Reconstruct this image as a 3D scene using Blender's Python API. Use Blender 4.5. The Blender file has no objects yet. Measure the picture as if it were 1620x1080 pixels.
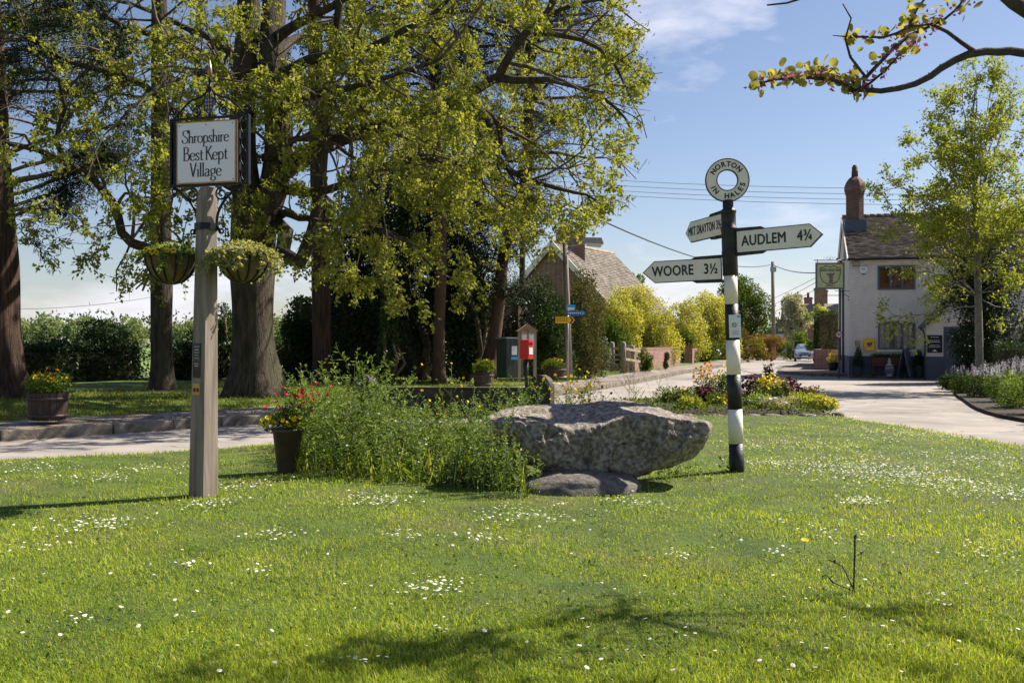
import bpy, math, random
import numpy as np
from mathutils import Vector, Matrix, noise, geometry

R = math.radians
rnd = random.Random(11)
nr = np.random.RandomState(11)
sc = bpy.context.scene
COL = sc.collection

# ------------------------------------------------------------------ camera, sky, sun, exposure
EYE = 1.4
FPX = 1575.0          # focal length in photograph pixels (35 mm lens)
HOR = 545.0           # horizon row
cd = bpy.data.cameras.new("camera"); cam = bpy.data.objects.new("camera", cd); COL.objects.link(cam)
cam.location = (0, 0, EYE); cam.rotation_euler = (R(90.18), 0, 0)
cd.lens = 35.0; cd.sensor_width = 36.0; cd.clip_start = 0.1; cd.clip_end = 6000
sc.camera = cam

SUN_AZ, SUN_EL = 64.0, 46.0       # azimuth clockwise from the view direction
sdir = Vector((math.sin(R(SUN_AZ))*math.cos(R(SUN_EL)), math.cos(R(SUN_AZ))*math.cos(R(SUN_EL)), math.sin(R(SUN_EL))))
w = bpy.data.worlds.new("World"); sc.world = w; w.use_nodes = True
nt = w.node_tree; nt.nodes.clear(); N = nt.nodes.new; L = nt.links.new
out = N('ShaderNodeOutputWorld'); bg = N('ShaderNodeBackground'); sky = N('ShaderNodeTexSky')
sky.sky_type = 'NISHITA'; sky.sun_disc = False; sky.sun_elevation = R(SUN_EL); sky.sun_rotation = R(SUN_AZ)
sky.altitude = 100; sky.air_density = 1.0; sky.dust_density = 0.6; sky.ozone_density = 2.0
bg.inputs['Strength'].default_value = 0.060
tc = N('ShaderNodeTexCoord')
def wmath(op, a, b=None, clamp=False):
    n = N('ShaderNodeMath'); n.operation = op; n.use_clamp = clamp
    for i, v in enumerate((a, b)):
        if v is None: continue
        if isinstance(v, (int, float)): n.inputs[i].default_value = v
        else: L(v, n.inputs[i])
    return n.outputs[0]
sep = N('ShaderNodeSeparateXYZ'); L(tc.outputs['Generated'], sep.inputs[0])
mp = N('ShaderNodeMapping'); mp.inputs['Scale'].default_value = (1, 1, 3.2); L(tc.outputs['Generated'], mp.inputs[0])
n1 = N('ShaderNodeTexNoise'); n1.inputs['Scale'].default_value = 5.0; n1.inputs['Detail'].default_value = 9; n1.inputs['Roughness'].default_value = .58
L(mp.outputs[0], n1.inputs['Vector'])
def bell(src, c, wd):
    return wmath('SUBTRACT', 1.0, wmath('MULTIPLY', wmath('ABSOLUTE', wmath('SUBTRACT', src, c)), 1.0/wd), True)
low = bell(sep.outputs[2], 0.03, 0.13)                       # a bank of cumulus low over the horizon, all the way round
vd = N('ShaderNodeVectorMath'); vd.operation = 'DISTANCE'
vd.inputs[1].default_value = (math.sin(R(11.5))*.935, math.cos(R(11.5))*.935, 0.345); L(tc.outputs['Generated'], vd.inputs[0])
puff = wmath('SUBTRACT', 1.0, wmath('MULTIPLY', vd.outputs['Value'], 1/0.15), True)
cov = wmath('ADD', wmath('MULTIPLY', low, .31), wmath('MULTIPLY', puff, .42))
cl = wmath('MULTIPLY', wmath('SUBTRACT', wmath('ADD', n1.outputs['Fac'], cov), 0.66), 5.0, True)
cl = wmath('MULTIPLY', cl, .72)
mixc = N('ShaderNodeMixRGB'); mixc.inputs['Color2'].default_value = (8.6, 9.0, 9.7, 1)
L(cl, mixc.inputs['Fac']); L(sky.outputs[0], mixc.inputs['Color1'])
tnt = N('ShaderNodeMixRGB'); tnt.blend_type = 'MULTIPLY'; tnt.inputs['Fac'].default_value = 1; tnt.inputs['Color2'].default_value = (1.04, .975, 1.01, 1)
L(mixc.outputs[0], tnt.inputs['Color1']); L(tnt.outputs[0], bg.inputs['Color']); L(bg.outputs[0], out.inputs['Surface'])

sl = bpy.data.lights.new("sun", 'SUN'); sl.energy = 5.0; sl.angle = R(0.45); sl.color = (1, .92, .79)
sun = bpy.data.objects.new("sun", sl); COL.objects.link(sun); sun.rotation_euler = sdir.to_track_quat('Z', 'Y').to_euler()
sun.location = (20, 15, 30)
sc.view_settings.view_transform = 'Standard'; sc.view_settings.look = 'None'
sc.view_settings.gamma = 1; sc.view_settings.use_curve_mapping = False
sc.view_settings.exposure = 1.0
sc.render.engine = 'CYCLES'
sc.cycles.max_bounces = 6; sc.cycles.transparent_max_bounces = 8; sc.cycles.diffuse_bounces = 3

# ------------------------------------------------------------------ measuring helpers
def P(px, py, Y):
    return Vector(((px-810)/FPX*Y, Y, EYE-(py-HOR)/FPX*Y))
def G(px, py, z=0.0):
    Y = (EYE-z)*FPX/(py-HOR)
    return Vector(((px-810)/FPX*Y, Y, z))

# ------------------------------------------------------------------ object helpers
WL = {}
def thing(name, label, cat, loc=(0, 0, 0), rz=0.0, group=None, local=True, rot=None):
    o = bpy.data.objects.new(name, None); COL.objects.link(o); o.empty_display_size = .2
    o.location = loc; o.rotation_euler = rot if rot else (0, 0, rz)
    o['label'] = label; o['category'] = cat
    if group: o['group'] = group
    WL[o.name] = Vector((0, 0, 0)) if local else Vector(loc)
    return o
def link(name, me, parent=None):
    o = bpy.data.objects.new(name, me); COL.objects.link(o)
    if parent is not None:
        o.parent = parent; WL[o.name] = WL.get(parent.name, Vector((0, 0, 0)))
    return o
def tag(o, label=None, cat=None, group=None, kind=None):
    if label: o['label'] = label
    if cat: o['category'] = cat
    if group: o['group'] = group
    if kind: o['kind'] = kind
    return o
def copy_tree(o, loc=None, rz=None, label=None, par=None):
    c = o.copy(); COL.objects.link(c); c.parent = par
    WL[c.name] = WL.get(o.name, Vector((0, 0, 0)))
    if loc is not None: c.location = loc
    if rz is not None: c.rotation_euler = (0, 0, rz)
    if label: c['label'] = label
    for ch in [x for x in COL.objects if x.parent == o]:
        copy_tree(ch, par=c)
    return c

class MB:
    def __init__(s): s.v = []; s.f = []; s.m = []; s.s = []
    def add(s, vs, fs, mi=0, sm=False, M=None):
        b = len(s.v)
        for v in vs:
            v = Vector(v); s.v.append(M @ v if M is not None else v)
        for f in fs:
            s.f.append(tuple(b+i for i in f)); s.m.append(mi); s.s.append(sm)
        return s
    def box(s, c, d, mi=0, rz=0.0, M=None, taper=1.0):
        x, y, z = d[0]/2, d[1]/2, d[2]/2
        Rm = Matrix.Translation(Vector(c)) @ Matrix.Rotation(rz, 4, 'Z')
        if M is not None: Rm = M @ Rm
        vs = [(sx*x*(taper if sz > 0 else 1), sy*y*(taper if sz > 0 else 1), sz*z) for sz in (-1, 1) for sy in (-1, 1) for sx in (-1, 1)]
        return s.add(vs, [(0, 2, 3, 1), (4, 5, 7, 6), (0, 1, 5, 4), (2, 6, 7, 3), (0, 4, 6, 2), (1, 3, 7, 5)], mi, False, Rm)
    def span(s, a, b, mi=0):
        return s.box([(a[i]+b[i])/2 for i in range(3)], [abs(b[i]-a[i]) for i in range(3)], mi)
    def bar(s, a, b, wd, th, mi=0):
        a = Vector(a); b = Vector(b); d = b-a
        q = d.to_track_quat('X', 'Z').to_matrix().to_4x4()
        return s.box((0, 0, 0), (d.length, wd, th), mi, M=Matrix.Translation((a+b)/2) @ q)
    def tube(s, pts, rad, n=8, mi=0, caps=True, sm=True, flat=1.0):
        pts = [Vector(p) for p in pts]
        if isinstance(rad, (int, float)): rad = [rad]*len(pts)
        b = len(s.v); prev = None
        for i, p in enumerate(pts):
            t = (pts[min(i+1, len(pts)-1)]-pts[max(i-1, 0)]).normalized()
            if prev is None:
                u = t.orthogonal().normalized()
                if abs(t.z) < .99: u = t.cross(Vector((0, 0, 1))).normalized()
            else:
                u = (prev - t*prev.dot(t)).normalized()
            prev = u; v = t.cross(u)
            for k in range(n):
                a = 2*math.pi*k/n
                s.v.append(p+(u*math.cos(a)+v*math.sin(a)*flat)*rad[i])
        for i in range(len(pts)-1):
            for k in range(n):
                k2 = (k+1) % n
                s.f.append((b+i*n+k, b+i*n+k2, b+(i+1)*n+k2, b+(i+1)*n+k)); s.m.append(mi); s.s.append(sm)
        if caps:
            s.f.append(tuple(b+k for k in reversed(range(n)))); s.m.append(mi); s.s.append(False)
            e = b+(len(pts)-1)*n; s.f.append(tuple(e+k for k in range(n))); s.m.append(mi); s.s.append(False)
        return s
    def lathe(s, prof, n=16, c=(0, 0, 0), mi=0, sm=True, a0=0.0, M=None, caps=True):
        b = len(s.v); c = Vector(c)
        for r, z in prof:
            for k in range(n):
                a = 2*math.pi*k/n+a0
                v = c+Vector((r*math.cos(a), r*math.sin(a), z)); s.v.append(M @ v if M is not None else v)
        for i in range(len(prof)-1):
            for k in range(n):
                k2 = (k+1) % n
                s.f.append((b+i*n+k, b+i*n+k2, b+(i+1)*n+k2, b+(i+1)*n+k)); s.m.append(mi); s.s.append(sm)
        if caps:
            s.f.append(tuple(b+k for k in reversed(range(n)))); s.m.append(mi); s.s.append(False)
            e = b+(len(prof)-1)*n; s.f.append(tuple(e+k for k in range(n))); s.m.append(mi); s.s.append(False)
        return s
    def prism(s, poly, y0, y1, mi=0, M=None):
        """polygon given in (x, z), counter-clockwise seen from -y, extruded from y0 (front) to y1 (back)"""
        n = len(poly)
        vs = [(x, y0, z) for x, z in poly]+[(x, y1, z) for x, z in poly]
        fs = [tuple(range(n)), tuple(reversed(range(n, 2*n)))]+[(i, i+n, (i+1) % n+n, (i+1) % n) for i in range(n)]
        return s.add(vs, fs, mi, False, M)
    def flat(s, poly, z0, z1, mi=0):
        """polygon in (x, y) extruded upward"""
        n = len(poly)
        vs = [(x, y, z0) for x, y in poly]+[(x, y, z1) for x, y in poly]
        fs = [tuple(reversed(range(n))), tuple(range(n, 2*n))]+[(i, (i+1) % n, (i+1) % n+n, i+n) for i in range(n)]
        return s.add(vs, fs, mi)
    def mesh(s, name, mats, off=None):
        me = bpy.data.meshes.new(name)
        vs = [v-off for v in s.v] if off is not None and off.length > 0 else s.v
        me.from_pydata([tuple(v) for v in vs], [], s.f)
        for m in (mats if isinstance(mats, (list, tuple)) else [mats]): me.materials.append(m)
        me.polygons.foreach_set('material_index', s.m); me.polygons.foreach_set('use_smooth', s.s)
        me.update(); return me
    def build(s, name, mats, parent=None, bevel=0.0):
        off = WL.get(parent.name) if parent is not None else None
        o = link(name, s.mesh(name, mats, off), parent)
        if bevel:
            b = o.modifiers.new('bevel', 'BEVEL'); b.width = bevel; b.segments = 2; b.limit_method = 'ANGLE'; b.angle_limit = R(40)
        return o

# ------------------------------------------------------------------ numpy mesh batches (leaves, twigs, blades)
def np_mesh(name, V, F, mats, parent=None, attr=None, smooth=False, midx=None):
    """V (n,3); F (m,k) faces with the same corner count"""
    me = bpy.data.meshes.new(name); n = len(V); m, k = F.shape
    off = WL.get(parent.name) if parent is not None else None
    if off is not None and off.length > 0: V = V-np.array(off)[None, :]
    me.vertices.add(n); me.vertices.foreach_set('co', V.astype(np.float32).ravel())
    me.loops.add(m*k); me.loops.foreach_set('vertex_index', F.astype(np.int32).ravel())
    me.polygons.add(m); me.polygons.foreach_set('loop_start', np.arange(0, m*k, k, dtype=np.int32))
    me.polygons.foreach_set('loop_total', np.full(m, k, dtype=np.int32))
    if smooth: me.polygons.foreach_set('use_smooth', np.ones(m, dtype=bool))
    for q in (mats if isinstance(mats, (list, tuple)) else [mats]): me.materials.append(q)
    if midx is not None: me.polygons.foreach_set('material_index', midx.astype(np.int32))
    me.update(calc_edges=True)
    if attr is not None:
        a = me.attributes.new('tint', 'FLOAT', 'POINT'); a.data.foreach_set('value', attr.astype(np.float32))
    o = link(name, me, parent)
    if parent is not None: o['kind'] = 'stuff'
    return o

def unit(A): return A/np.maximum(np.linalg.norm(A, axis=1, keepdims=True), 1e-9)
def rand_dirs(n): return unit(nr.normal(size=(n, 3)))

def leaf_geo(C, D, size, aspect=.5, fold=.18, Nrm=None):
    """diamond leaves of two triangles from base C along D"""
    n = len(C); D = unit(D)
    if Nrm is None: Nrm = rand_dirs(n)
    S = unit(np.cross(D, Nrm)); U = np.cross(S, D)
    size = np.asarray(size).reshape(-1, 1)*np.ones((n, 1))
    tip = C+D*size; mid = C+D*size*.5
    a = mid+S*size*aspect*.5+U*size*fold; b = mid-S*size*aspect*.5+U*size*fold
    V = np.stack([C, a, tip, b], 1).reshape(-1, 3)
    i = np.arange(n)[:, None]*4
    F = np.concatenate([i+np.array([[0, 2, 1]]), i+np.array([[0, 3, 2]])], 1).reshape(-1, 3)
    return V, F

def leaves(name, C, D, size, mat, parent=None, aspect=.5, fold=.18, tint=None, Nrm=None):
    C = np.asarray(C, float); n = len(C)
    V, F = leaf_geo(C, np.asarray(D, float), size, aspect, fold, Nrm)
    if tint is None: tint = nr.rand(n)
    return np_mesh(name, V, F, mat, parent, np.repeat(tint, 4))

def segs_geo(P0, P1, R0, R1, n):
    P0 = np.asarray(P0, float); P1 = np.asarray(P1, float); m = len(P0)
    D = unit(P1-P0); H = np.where(np.abs(D[:, 2:3]) < .9, np.array([[0, 0, 1.]]), np.array([[1., 0, 0]]))
    U = unit(np.cross(D, H)); W = np.cross(D, U)
    a = np.arange(n)*2*math.pi/n; ca = np.cos(a)[None, :, None]; sa = np.sin(a)[None, :, None]
    O = U[:, None, :]*ca+W[:, None, :]*sa
    A = P0[:, None, :]+O*np.asarray(R0).reshape(-1, 1, 1); B = P1[:, None, :]+O*np.asarray(R1).reshape(-1, 1, 1)
    V = np.concatenate([A, B], 1).reshape(-1, 3)
    base = np.arange(m)[:, None, None]*2*n
    k = np.arange(n); k2 = (k+1) % n
    F = (base+np.stack([k, k2, k2+n, k+n], 1)[None]).reshape(-1, 4)
    return V, F
def segs(name, S, mat, parent=None, n=4):
    P0 = [tuple(s[0]) for s in S]; P1 = [tuple(s[1]) for s in S]
    V, F = segs_geo(P0, P1, [s[2] for s in S], [s[3] for s in S], n)
    return np_mesh(name, V, F, mat, parent, smooth=True)

def in_poly(X, Y, poly):
    ins = np.zeros(len(X), bool); n = len(poly)
    for i in range(n):
        x1, y1 = poly[i]; x2, y2 = poly[(i+1) % n]
        c = ((y1 > Y) != (y2 > Y)) & (X < (x2-x1)*(Y-y1)/((y2-y1) if y2 != y1 else 1e-9)+x1)
        ins ^= c
    return ins

# ------------------------------------------------------------------ materials
MATS = {}
def newmat(name):
    m = bpy.data.materials.new(name); m.use_nodes = True; MATS[name] = m
    return m, m.node_tree, m.node_tree.nodes.new, m.node_tree.links.new
def rgb(c): return (c[0], c[1], c[2], 1)
def mat(name, c1, c2=None, scale=6.0, rough=.8, bump=0.0, bscale=None, metal=0.0, stretch=(1, 1, 1), lo=.35, hi=.65,
        c3=None, scale3=1.2, detail=6, spec=.4, coat=0.0, bdist=.02, amt3=(.5, .68)):
    m, t, n, l = newmat(name); b = t.nodes['Principled BSDF']
    b.inputs['Roughness'].default_value = rough; b.inputs['Metallic'].default_value = metal
    b.inputs['Specular IOR Level'].default_value = spec
    if coat: b.inputs['Coat Weight'].default_value = coat
    co = n('ShaderNodeTexCoord'); mp = n('ShaderNodeMapping'); mp.inputs['Scale'].default_value = stretch
    l(co.outputs['Object'], mp.inputs[0])
    if c2 is None: b.inputs['Base Color'].default_value = rgb(c1)
    else:
        x = n('ShaderNodeTexNoise'); x.inputs['Scale'].default_value = scale; x.inputs['Detail'].default_value = detail
        l(mp.outputs[0], x.inputs['Vector'])
        r = n('ShaderNodeValToRGB'); r.color_ramp.elements[0].position = lo; r.color_ramp.elements[1].position = hi
        r.color_ramp.elements[0].color = rgb(c1); r.color_ramp.elements[1].color = rgb(c2)
        l(x.outputs['Fac'], r.inputs[0]); src = r.outputs[0]
        if c3 is not None:
            y = n('ShaderNodeTexNoise'); y.inputs['Scale'].default_value = scale3; y.inputs['Detail'].default_value = 7
            l(mp.outputs[0], y.inputs['Vector'])
            r2 = n('ShaderNodeValToRGB'); r2.color_ramp.elements[0].position = amt3[0]; r2.color_ramp.elements[1].position = amt3[1]
            l(y.outputs['Fac'], r2.inputs[0])
            mx = n('ShaderNodeMixRGB'); mx.inputs['Color2'].default_value = rgb(c3); l(r2.outputs[0], mx.inputs['Fac']); l(src, mx.inputs['Color1'])
            src = mx.outputs[0]
        l(src, b.inputs['Base Color'])
    if bump:
        z = n('ShaderNodeTexNoise'); z.inputs['Scale'].default_value = bscale or scale*3; z.inputs['Detail'].default_value = 8
        z.inputs['Roughness'].default_value = .62
        l(mp.outputs[0], z.inputs['Vector']); bp = n('ShaderNodeBump'); bp.inputs['Strength'].default_value = bump; bp.inputs['Distance'].default_value = bdist
        l(z.outputs['Fac'], bp.inputs['Height']); l(bp.outputs[0], b.inputs['Normal'])
    return m
def leafmat(name, c1, c2, trans=.45, rough=.6, tcol=None, spec=.12):
    m, t, n, l = newmat(name); b = t.nodes['Principled BSDF']; o = t.nodes['Material Output']
    b.inputs['Roughness'].default_value = rough; b.inputs['Specular IOR Level'].default_value = spec
    at = n('ShaderNodeAttribute'); at.attribute_name = 'tint'
    mx = n('ShaderNodeMixRGB'); mx.inputs['Color1'].default_value = rgb(c1); mx.inputs['Color2'].default_value = rgb(c2)
    l(at.outputs['Fac'], mx.inputs['Fac']); l(mx.outputs[0], b.inputs['Base Color'])
    if trans:
        tr = n('ShaderNodeBsdfTranslucent'); g = n('ShaderNodeMixRGB'); g.blend_type = 'MULTIPLY'; g.inputs['Fac'].default_value = 1
        g.inputs['Color2'].default_value = rgb(tcol or (1.5, 1.35, .5)); l(mx.outputs[0], g.inputs['Color1']); l(g.outputs[0], tr.inputs['Color'])
        ms = n('ShaderNodeMixShader'); ms.inputs['Fac'].default_value = trans
        l(b.outputs[0], ms.inputs[1]); l(tr.outputs[0], ms.inputs[2]); l(ms.outputs[0], o.inputs['Surface'])
    return m
def brickmat(name, a, b2, mortar, bw=.225, bh=.075, bump=.5, mort=.012, rough=.85, dirt=None):
    m, t, n, l = newmat(name); b = t.nodes['Principled BSDF']; b.inputs['Roughness'].default_value = rough
    co = n('ShaderNodeTexCoord'); s = n('ShaderNodeSeparateXYZ'); l(co.outputs['Object'], s.inputs[0])
    ad = n('ShaderNodeMath'); l(s.outputs[0], ad.inputs[0]); l(s.outputs[1], ad.inputs[1])
    cb = n('ShaderNodeCombineXYZ'); l(ad.outputs[0], cb.inputs[0]); l(s.outputs[2], cb.inputs[1])
    k = n('ShaderNodeTexBrick'); k.inputs['Color1'].default_value = rgb(a); k.inputs['Color2'].default_value = rgb(b2); k.inputs['Mortar'].default_value = rgb(mortar)
    k.inputs['Scale'].default_value = 1.0; k.inputs['Brick Width'].default_value = bw; k.inputs['Row Height'].default_value = bh; k.inputs['Mortar Size'].default_value = mort
    l(cb.outputs[0], k.inputs['Vector'])
    x = n('ShaderNodeTexNoise'); x.inputs['Scale'].default_value = 2.5; x.inputs['Detail'].default_value = 6; l(co.outputs['Object'], x.inputs['Vector'])
    mx = n('ShaderNodeMixRGB'); mx.blend_type = 'MULTIPLY'; mx.inputs['Fac'].default_value = .55
    r = n('ShaderNodeValToRGB'); r.color_ramp.elements[0].position = .3; r.color_ramp.elements[1].position = .6
    r.color_ramp.elements[0].color = rgb(dirt or (.5, .48, .46)); l(x.outputs['Fac'], r.inputs[0])
    l(k.outputs['Color'], mx.inputs['Color1']); l(r.outputs[0], mx.inputs['Color2']); l(mx.outputs[0], b.inputs['Base Color'])
    bp = n('ShaderNodeBump'); bp.invert = True; bp.inputs['Strength'].default_value = bump; bp.inputs['Distance'].default_value = .01
    l(k.outputs['Fac'], bp.inputs['Height']); l(bp.outputs[0], b.inputs['Normal'])
    return m

M_black = mat('black_paint', (.012, .012, .014), (.024, .023, .022), 14, .45, .25, 60, spec=.4, c3=(.14, .10, .075), scale3=22, amt3=(.72, .76))
M_iron = mat('wrought_iron', (.010, .010, .014), rough=.36, spec=.25)
M_white = mat('white_paint', (.80, .70, .60), (.86, .77, .68), 5, .45, .10, 50, c3=(.34, .22, .13), scale3=16, amt3=(.69, .74))
M_signwhite = mat('sign_white', (.84, .77, .83), rough=.35)
M_letter = mat('lettering_black', (.012, .012, .013), rough=.4)
M_gold = mat('gilded_edge', (.62, .30, .06), (.42, .17, .03), 12, .4, spec=.5)
M_paper = mat('paper', (.76, .77, .77), rough=.5)
M_blue = mat('blue_sign', (.02, .16, .48), rough=.35)
M_skyblue = mat('light_blue_print', (.05, .36, .70), rough=.4)
M_yellow = mat('yellow_sign', (.80, .46, .01), rough=.4)
M_red = mat('post_box_red', (.60, .012, .018), rough=.3, coat=.3)
M_greypost = mat('weathered_oak', (.165, .13, .105), (.30, .245, .20), 9, .85, .5, 26, stretch=(2.2, 2.2, .16), c3=(.17, .13, .11), scale3=5, amt3=(.56, .75), bdist=.006)
M_wood = mat('pale_timber', (.27, .21, .13), (.40, .33, .22), 10, .8, .3, 30, stretch=(1, 1, .2))
M_darkwood = mat('dark_timber', (.030, .020, .014), (.070, .048, .036), 9, .7, .4, 30, stretch=(.3, 1, 1), bdist=.008)
M_barrel = mat('barrel_oak', (.030, .018, .014), (.062, .040, .032), 14, .7, .3, 40, stretch=(1, 1, .2))
M_hoop = mat('rusty_hoop', (.035, .03, .03), (.09, .055, .04), 14, .6, metal=.3)
M_soil = mat('bare_soil', (.022, .014, .009), (.05, .034, .022), 9, .95, .7, 30)
M_stone = mat('boulder_granite', (.15, .122, .098), (.47, .405, .345), 24, .92, 1.0, 55, c3=(.12, .10, .035), scale3=3.2, amt3=(.54, .74), bdist=.03, lo=.38, hi=.66)
M_kerb = mat('kerb_stone', (.11, .09, .07), (.25, .21, .17), 6, .9, .6, 35, c3=(.11, .10, .06), scale3=1.6)
M_asphalt = mat('worn_asphalt', (.27, .245, .225), (.36, .325, .295), 1.3, .9, .5, 70, c3=(.21, .19, .175), scale3=.35, bdist=.01, detail=10)
def add_cracks(m, scale=.33, dark=.55):
    t = m.node_tree; n = t.nodes.new; l = t.links.new; b = t.nodes['Principled BSDF']; src = b.inputs['Base Color'].links[0].from_socket
    co = n('ShaderNodeTexCoord'); z = n('ShaderNodeTexNoise'); z.inputs['Scale'].default_value = 1.7; z.inputs['Detail'].default_value = 5; l(co.outputs['Object'], z.inputs['Vector'])
    ad = n('ShaderNodeMixRGB'); ad.blend_type = 'ADD'; ad.inputs['Fac'].default_value = .9; l(co.outputs['Object'], ad.inputs['Color1']); l(z.outputs['Color'], ad.inputs['Color2'])
    v = n('ShaderNodeTexVoronoi'); v.feature = 'DISTANCE_TO_EDGE'; v.inputs['Scale'].default_value = scale; l(ad.outputs[0], v.inputs['Vector'])
    r = n('ShaderNodeValToRGB'); r.color_ramp.elements[0].position = .003; r.color_ramp.elements[1].position = .010; r.color_ramp.elements[0].color = (dark, dark, dark, 1); l(v.outputs['Distance'], r.inputs[0])
    v2 = n('ShaderNodeTexVoronoi'); v2.inputs['Scale'].default_value = .16; l(co.outputs['Object'], v2.inputs['Vector'])
    r2 = n('ShaderNodeValToRGB'); r2.color_ramp.elements[0].color = (.86, .85, .85, 1); r2.color_ramp.elements[1].color = (1.08, 1.06, 1.04, 1); l(v2.outputs['Color'], r2.inputs[0])
    m1 = n('ShaderNodeMixRGB'); m1.blend_type = 'MULTIPLY'; m1.inputs['Fac'].default_value = 1; l(src, m1.inputs['Color1']); l(r.outputs[0], m1.inputs['Color2'])
    m2 = n('ShaderNodeMixRGB'); m2.blend_type = 'MULTIPLY'; m2.inputs['Fac'].default_value = 1; l(m1.outputs[0], m2.inputs['Color1']); l(r2.outputs[0], m2.inputs['Color2']); l(m2.outputs[0], b.inputs['Base Color'])
add_cracks(M_asphalt)
M_path = mat('pinkish_footpath', (.20, .165, .145), (.33, .27, .24), 2.6, .92, .5, 60, c3=(.11, .085, .06), scale3=.8, amt3=(.45, .62), bdist=.01)
M_field = mat('farm_field', (.10, .17, .035), (.16, .24, .05), .05, .95)
M_vergeg = mat('verge_ground', (.060, .095, .018), (.12, .17, .035), 1.1, .95, .6, 30, c3=(.10, .085, .05), scale3=.5, amt3=(.56, .70))
M_lawn = mat('lawn_ground', (.035, .06, .008), (.075, .11, .014), 2.2, .95, .5, 60, c3=(.085, .09, .03), scale3=.9)
M_bark = mat('brown_bark', (.034, .025, .018), (.105, .080, .056), 5, .95, 1.0, 13, stretch=(2.2, 2.2, .42), c3=(.085, .09, .045), scale3=1.0, amt3=(.55, .7), bdist=.10)
M_redbark = mat('reddish_bark', (.030, .017, .012), (.125, .070, .048), 5, .95, 1.0, 12, stretch=(3.2, 3.2, .3), bdist=.10)
M_twig = mat('twig_bark', (.055, .040, .026), (.14, .105, .07), 7, .9)
M_pinebark = mat('pine_bark', (.105, .052, .034), (.060, .038, .028), 5, .9, .7, 15, stretch=(1.5, 1.5, .6))
M_youngbark = mat('smooth_grey_bark', (.14, .125, .10), (.22, .20, .165), 8, .85, .4, 25)
M_judas = mat('judas_tree_bark', (.045, .034, .032), (.085, .062, .056), 20, .9, .7, 60)
M_glass = mat('dark_window_glass', (.012, .014, .017), rough=.04, spec=.9)
M_steel = mat('galvanised_steel', (.34, .35, .36), (.26, .27, .28), 14, .4, metal=.7)
M_concrete = mat('concrete', (.30, .28, .26), (.38, .36, .33), 8, .9, .3, 40)
M_brick = brickmat('red_brick', (.33, .13, .085), (.23, .085, .06), (.30, .26, .22))
M_pubwhite = brickmat('white_painted_brick', (.78, .73, .69), (.73, .685, .645), (.63, .59, .56), bump=.6, dirt=(.80, .77, .72))
M_pubblue = brickmat('blue_grey_painted_brick', (.10, .115, .16), (.085, .10, .14), (.075, .085, .12), bump=.4, dirt=(.8, .8, .8))
M_bluepaint = mat('blue_grey_paint', (.10, .115, .155), (.085, .10, .135), 12, .5)
M_lead = mat('lead_flashing', (.06, .075, .12), (.09, .105, .15), 8, .5)
M_tile = mat('clay_roof_tile', (.10, .070, .055), (.26, .19, .155), 5.5, .85, .4, 30, c3=(.30, .26, .20), scale3=2.2, amt3=(.55, .72))
M_tile2 = mat('brown_grey_roof_tile', (.20, .155, .125), (.34, .275, .225), 3.5, .85, .4, 30)

LF_spring = leafmat('spring_leaf', (.075, .105, .016), (.37, .395, .095), .48)
LF_left = leafmat('green_spring_leaf', (.085, .13, .014), (.22, .25, .025), .42)
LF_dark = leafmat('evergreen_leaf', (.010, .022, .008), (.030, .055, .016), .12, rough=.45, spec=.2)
LF_hedge = leafmat('hedge_leaf', (.018, .036, .010), (.055, .095, .022), .2)
LF_pine = leafmat('pine_needle', (.016, .030, .016), (.045, .065, .035), .12, spec=.15)
LF_young = leafmat('field_maple_leaf', (.14, .19, .03), (.33, .37, .09), .5)
LF_mid = leafmat('mid_green_leaf', (.055, .10, .016), (.14, .20, .032), .35)
LF_gold = leafmat('golden_leaf', (.26, .29, .05), (.58, .56, .16), .40)
LF_far = leafmat('hazed_distant_leaf', (.14, .19, .10), (.27, .33, .17), .3)  # paled so the leaf colour itself carries the distance haze
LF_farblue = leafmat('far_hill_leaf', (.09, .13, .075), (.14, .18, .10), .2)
LF_grey = leafmat('blossom_leaf', (.18, .21, .10), (.62, .58, .50), .3)
LF_grass = leafmat('grass_blade', (.10, .175, .012), (.30, .40, .035), .45, rough=.55, spec=.12)
LF_dry = leafmat('long_verge_grass', (.10, .15, .018), (.26, .28, .05), .4)
LF_weed = leafmat('wildflower_leaf', (.075, .14, .030), (.27, .36, .10), .4)
LF_copper = leafmat('judas_leaf', (.20, .20, .05), (.42, .39, .12), .5, tcol=(1.2, 1.1, .6))
LF_copperbush = leafmat('bronze_leaf', (.11, .06, .028), (.12, .13, .03), .3)
FL_pink = leafmat('pink_blossom', (.36, .07, .17), (.56, .16, .28), .3, tcol=(1, 1, 1))
FL_yellow = leafmat('yellow_petal', (.78, .52, .01), (.88, .76, .08), .3, tcol=(1, .95, .5))
FL_orange = leafmat('orange_petal', (.85, .30, .01), (.88, .50, .02), .3, tcol=(1, .9, .5))
FL_red = leafmat('red_petal', (.34, .012, .015), (.58, .03, .03), .25, tcol=(1, 1, 1))
FL_wine = leafmat('wine_petal', (.07, .010, .022), (.18, .03, .05), .2, tcol=(1, 1, 1))
FL_white = leafmat('white_petal', (.70, .68, .66), (.84, .83, .82), .2, tcol=(1, 1, 1))
FL_lilac = leafmat('lilac_petal', (.42, .36, .48), (.68, .60, .70), .2, tcol=(1, 1, 1))

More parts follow.
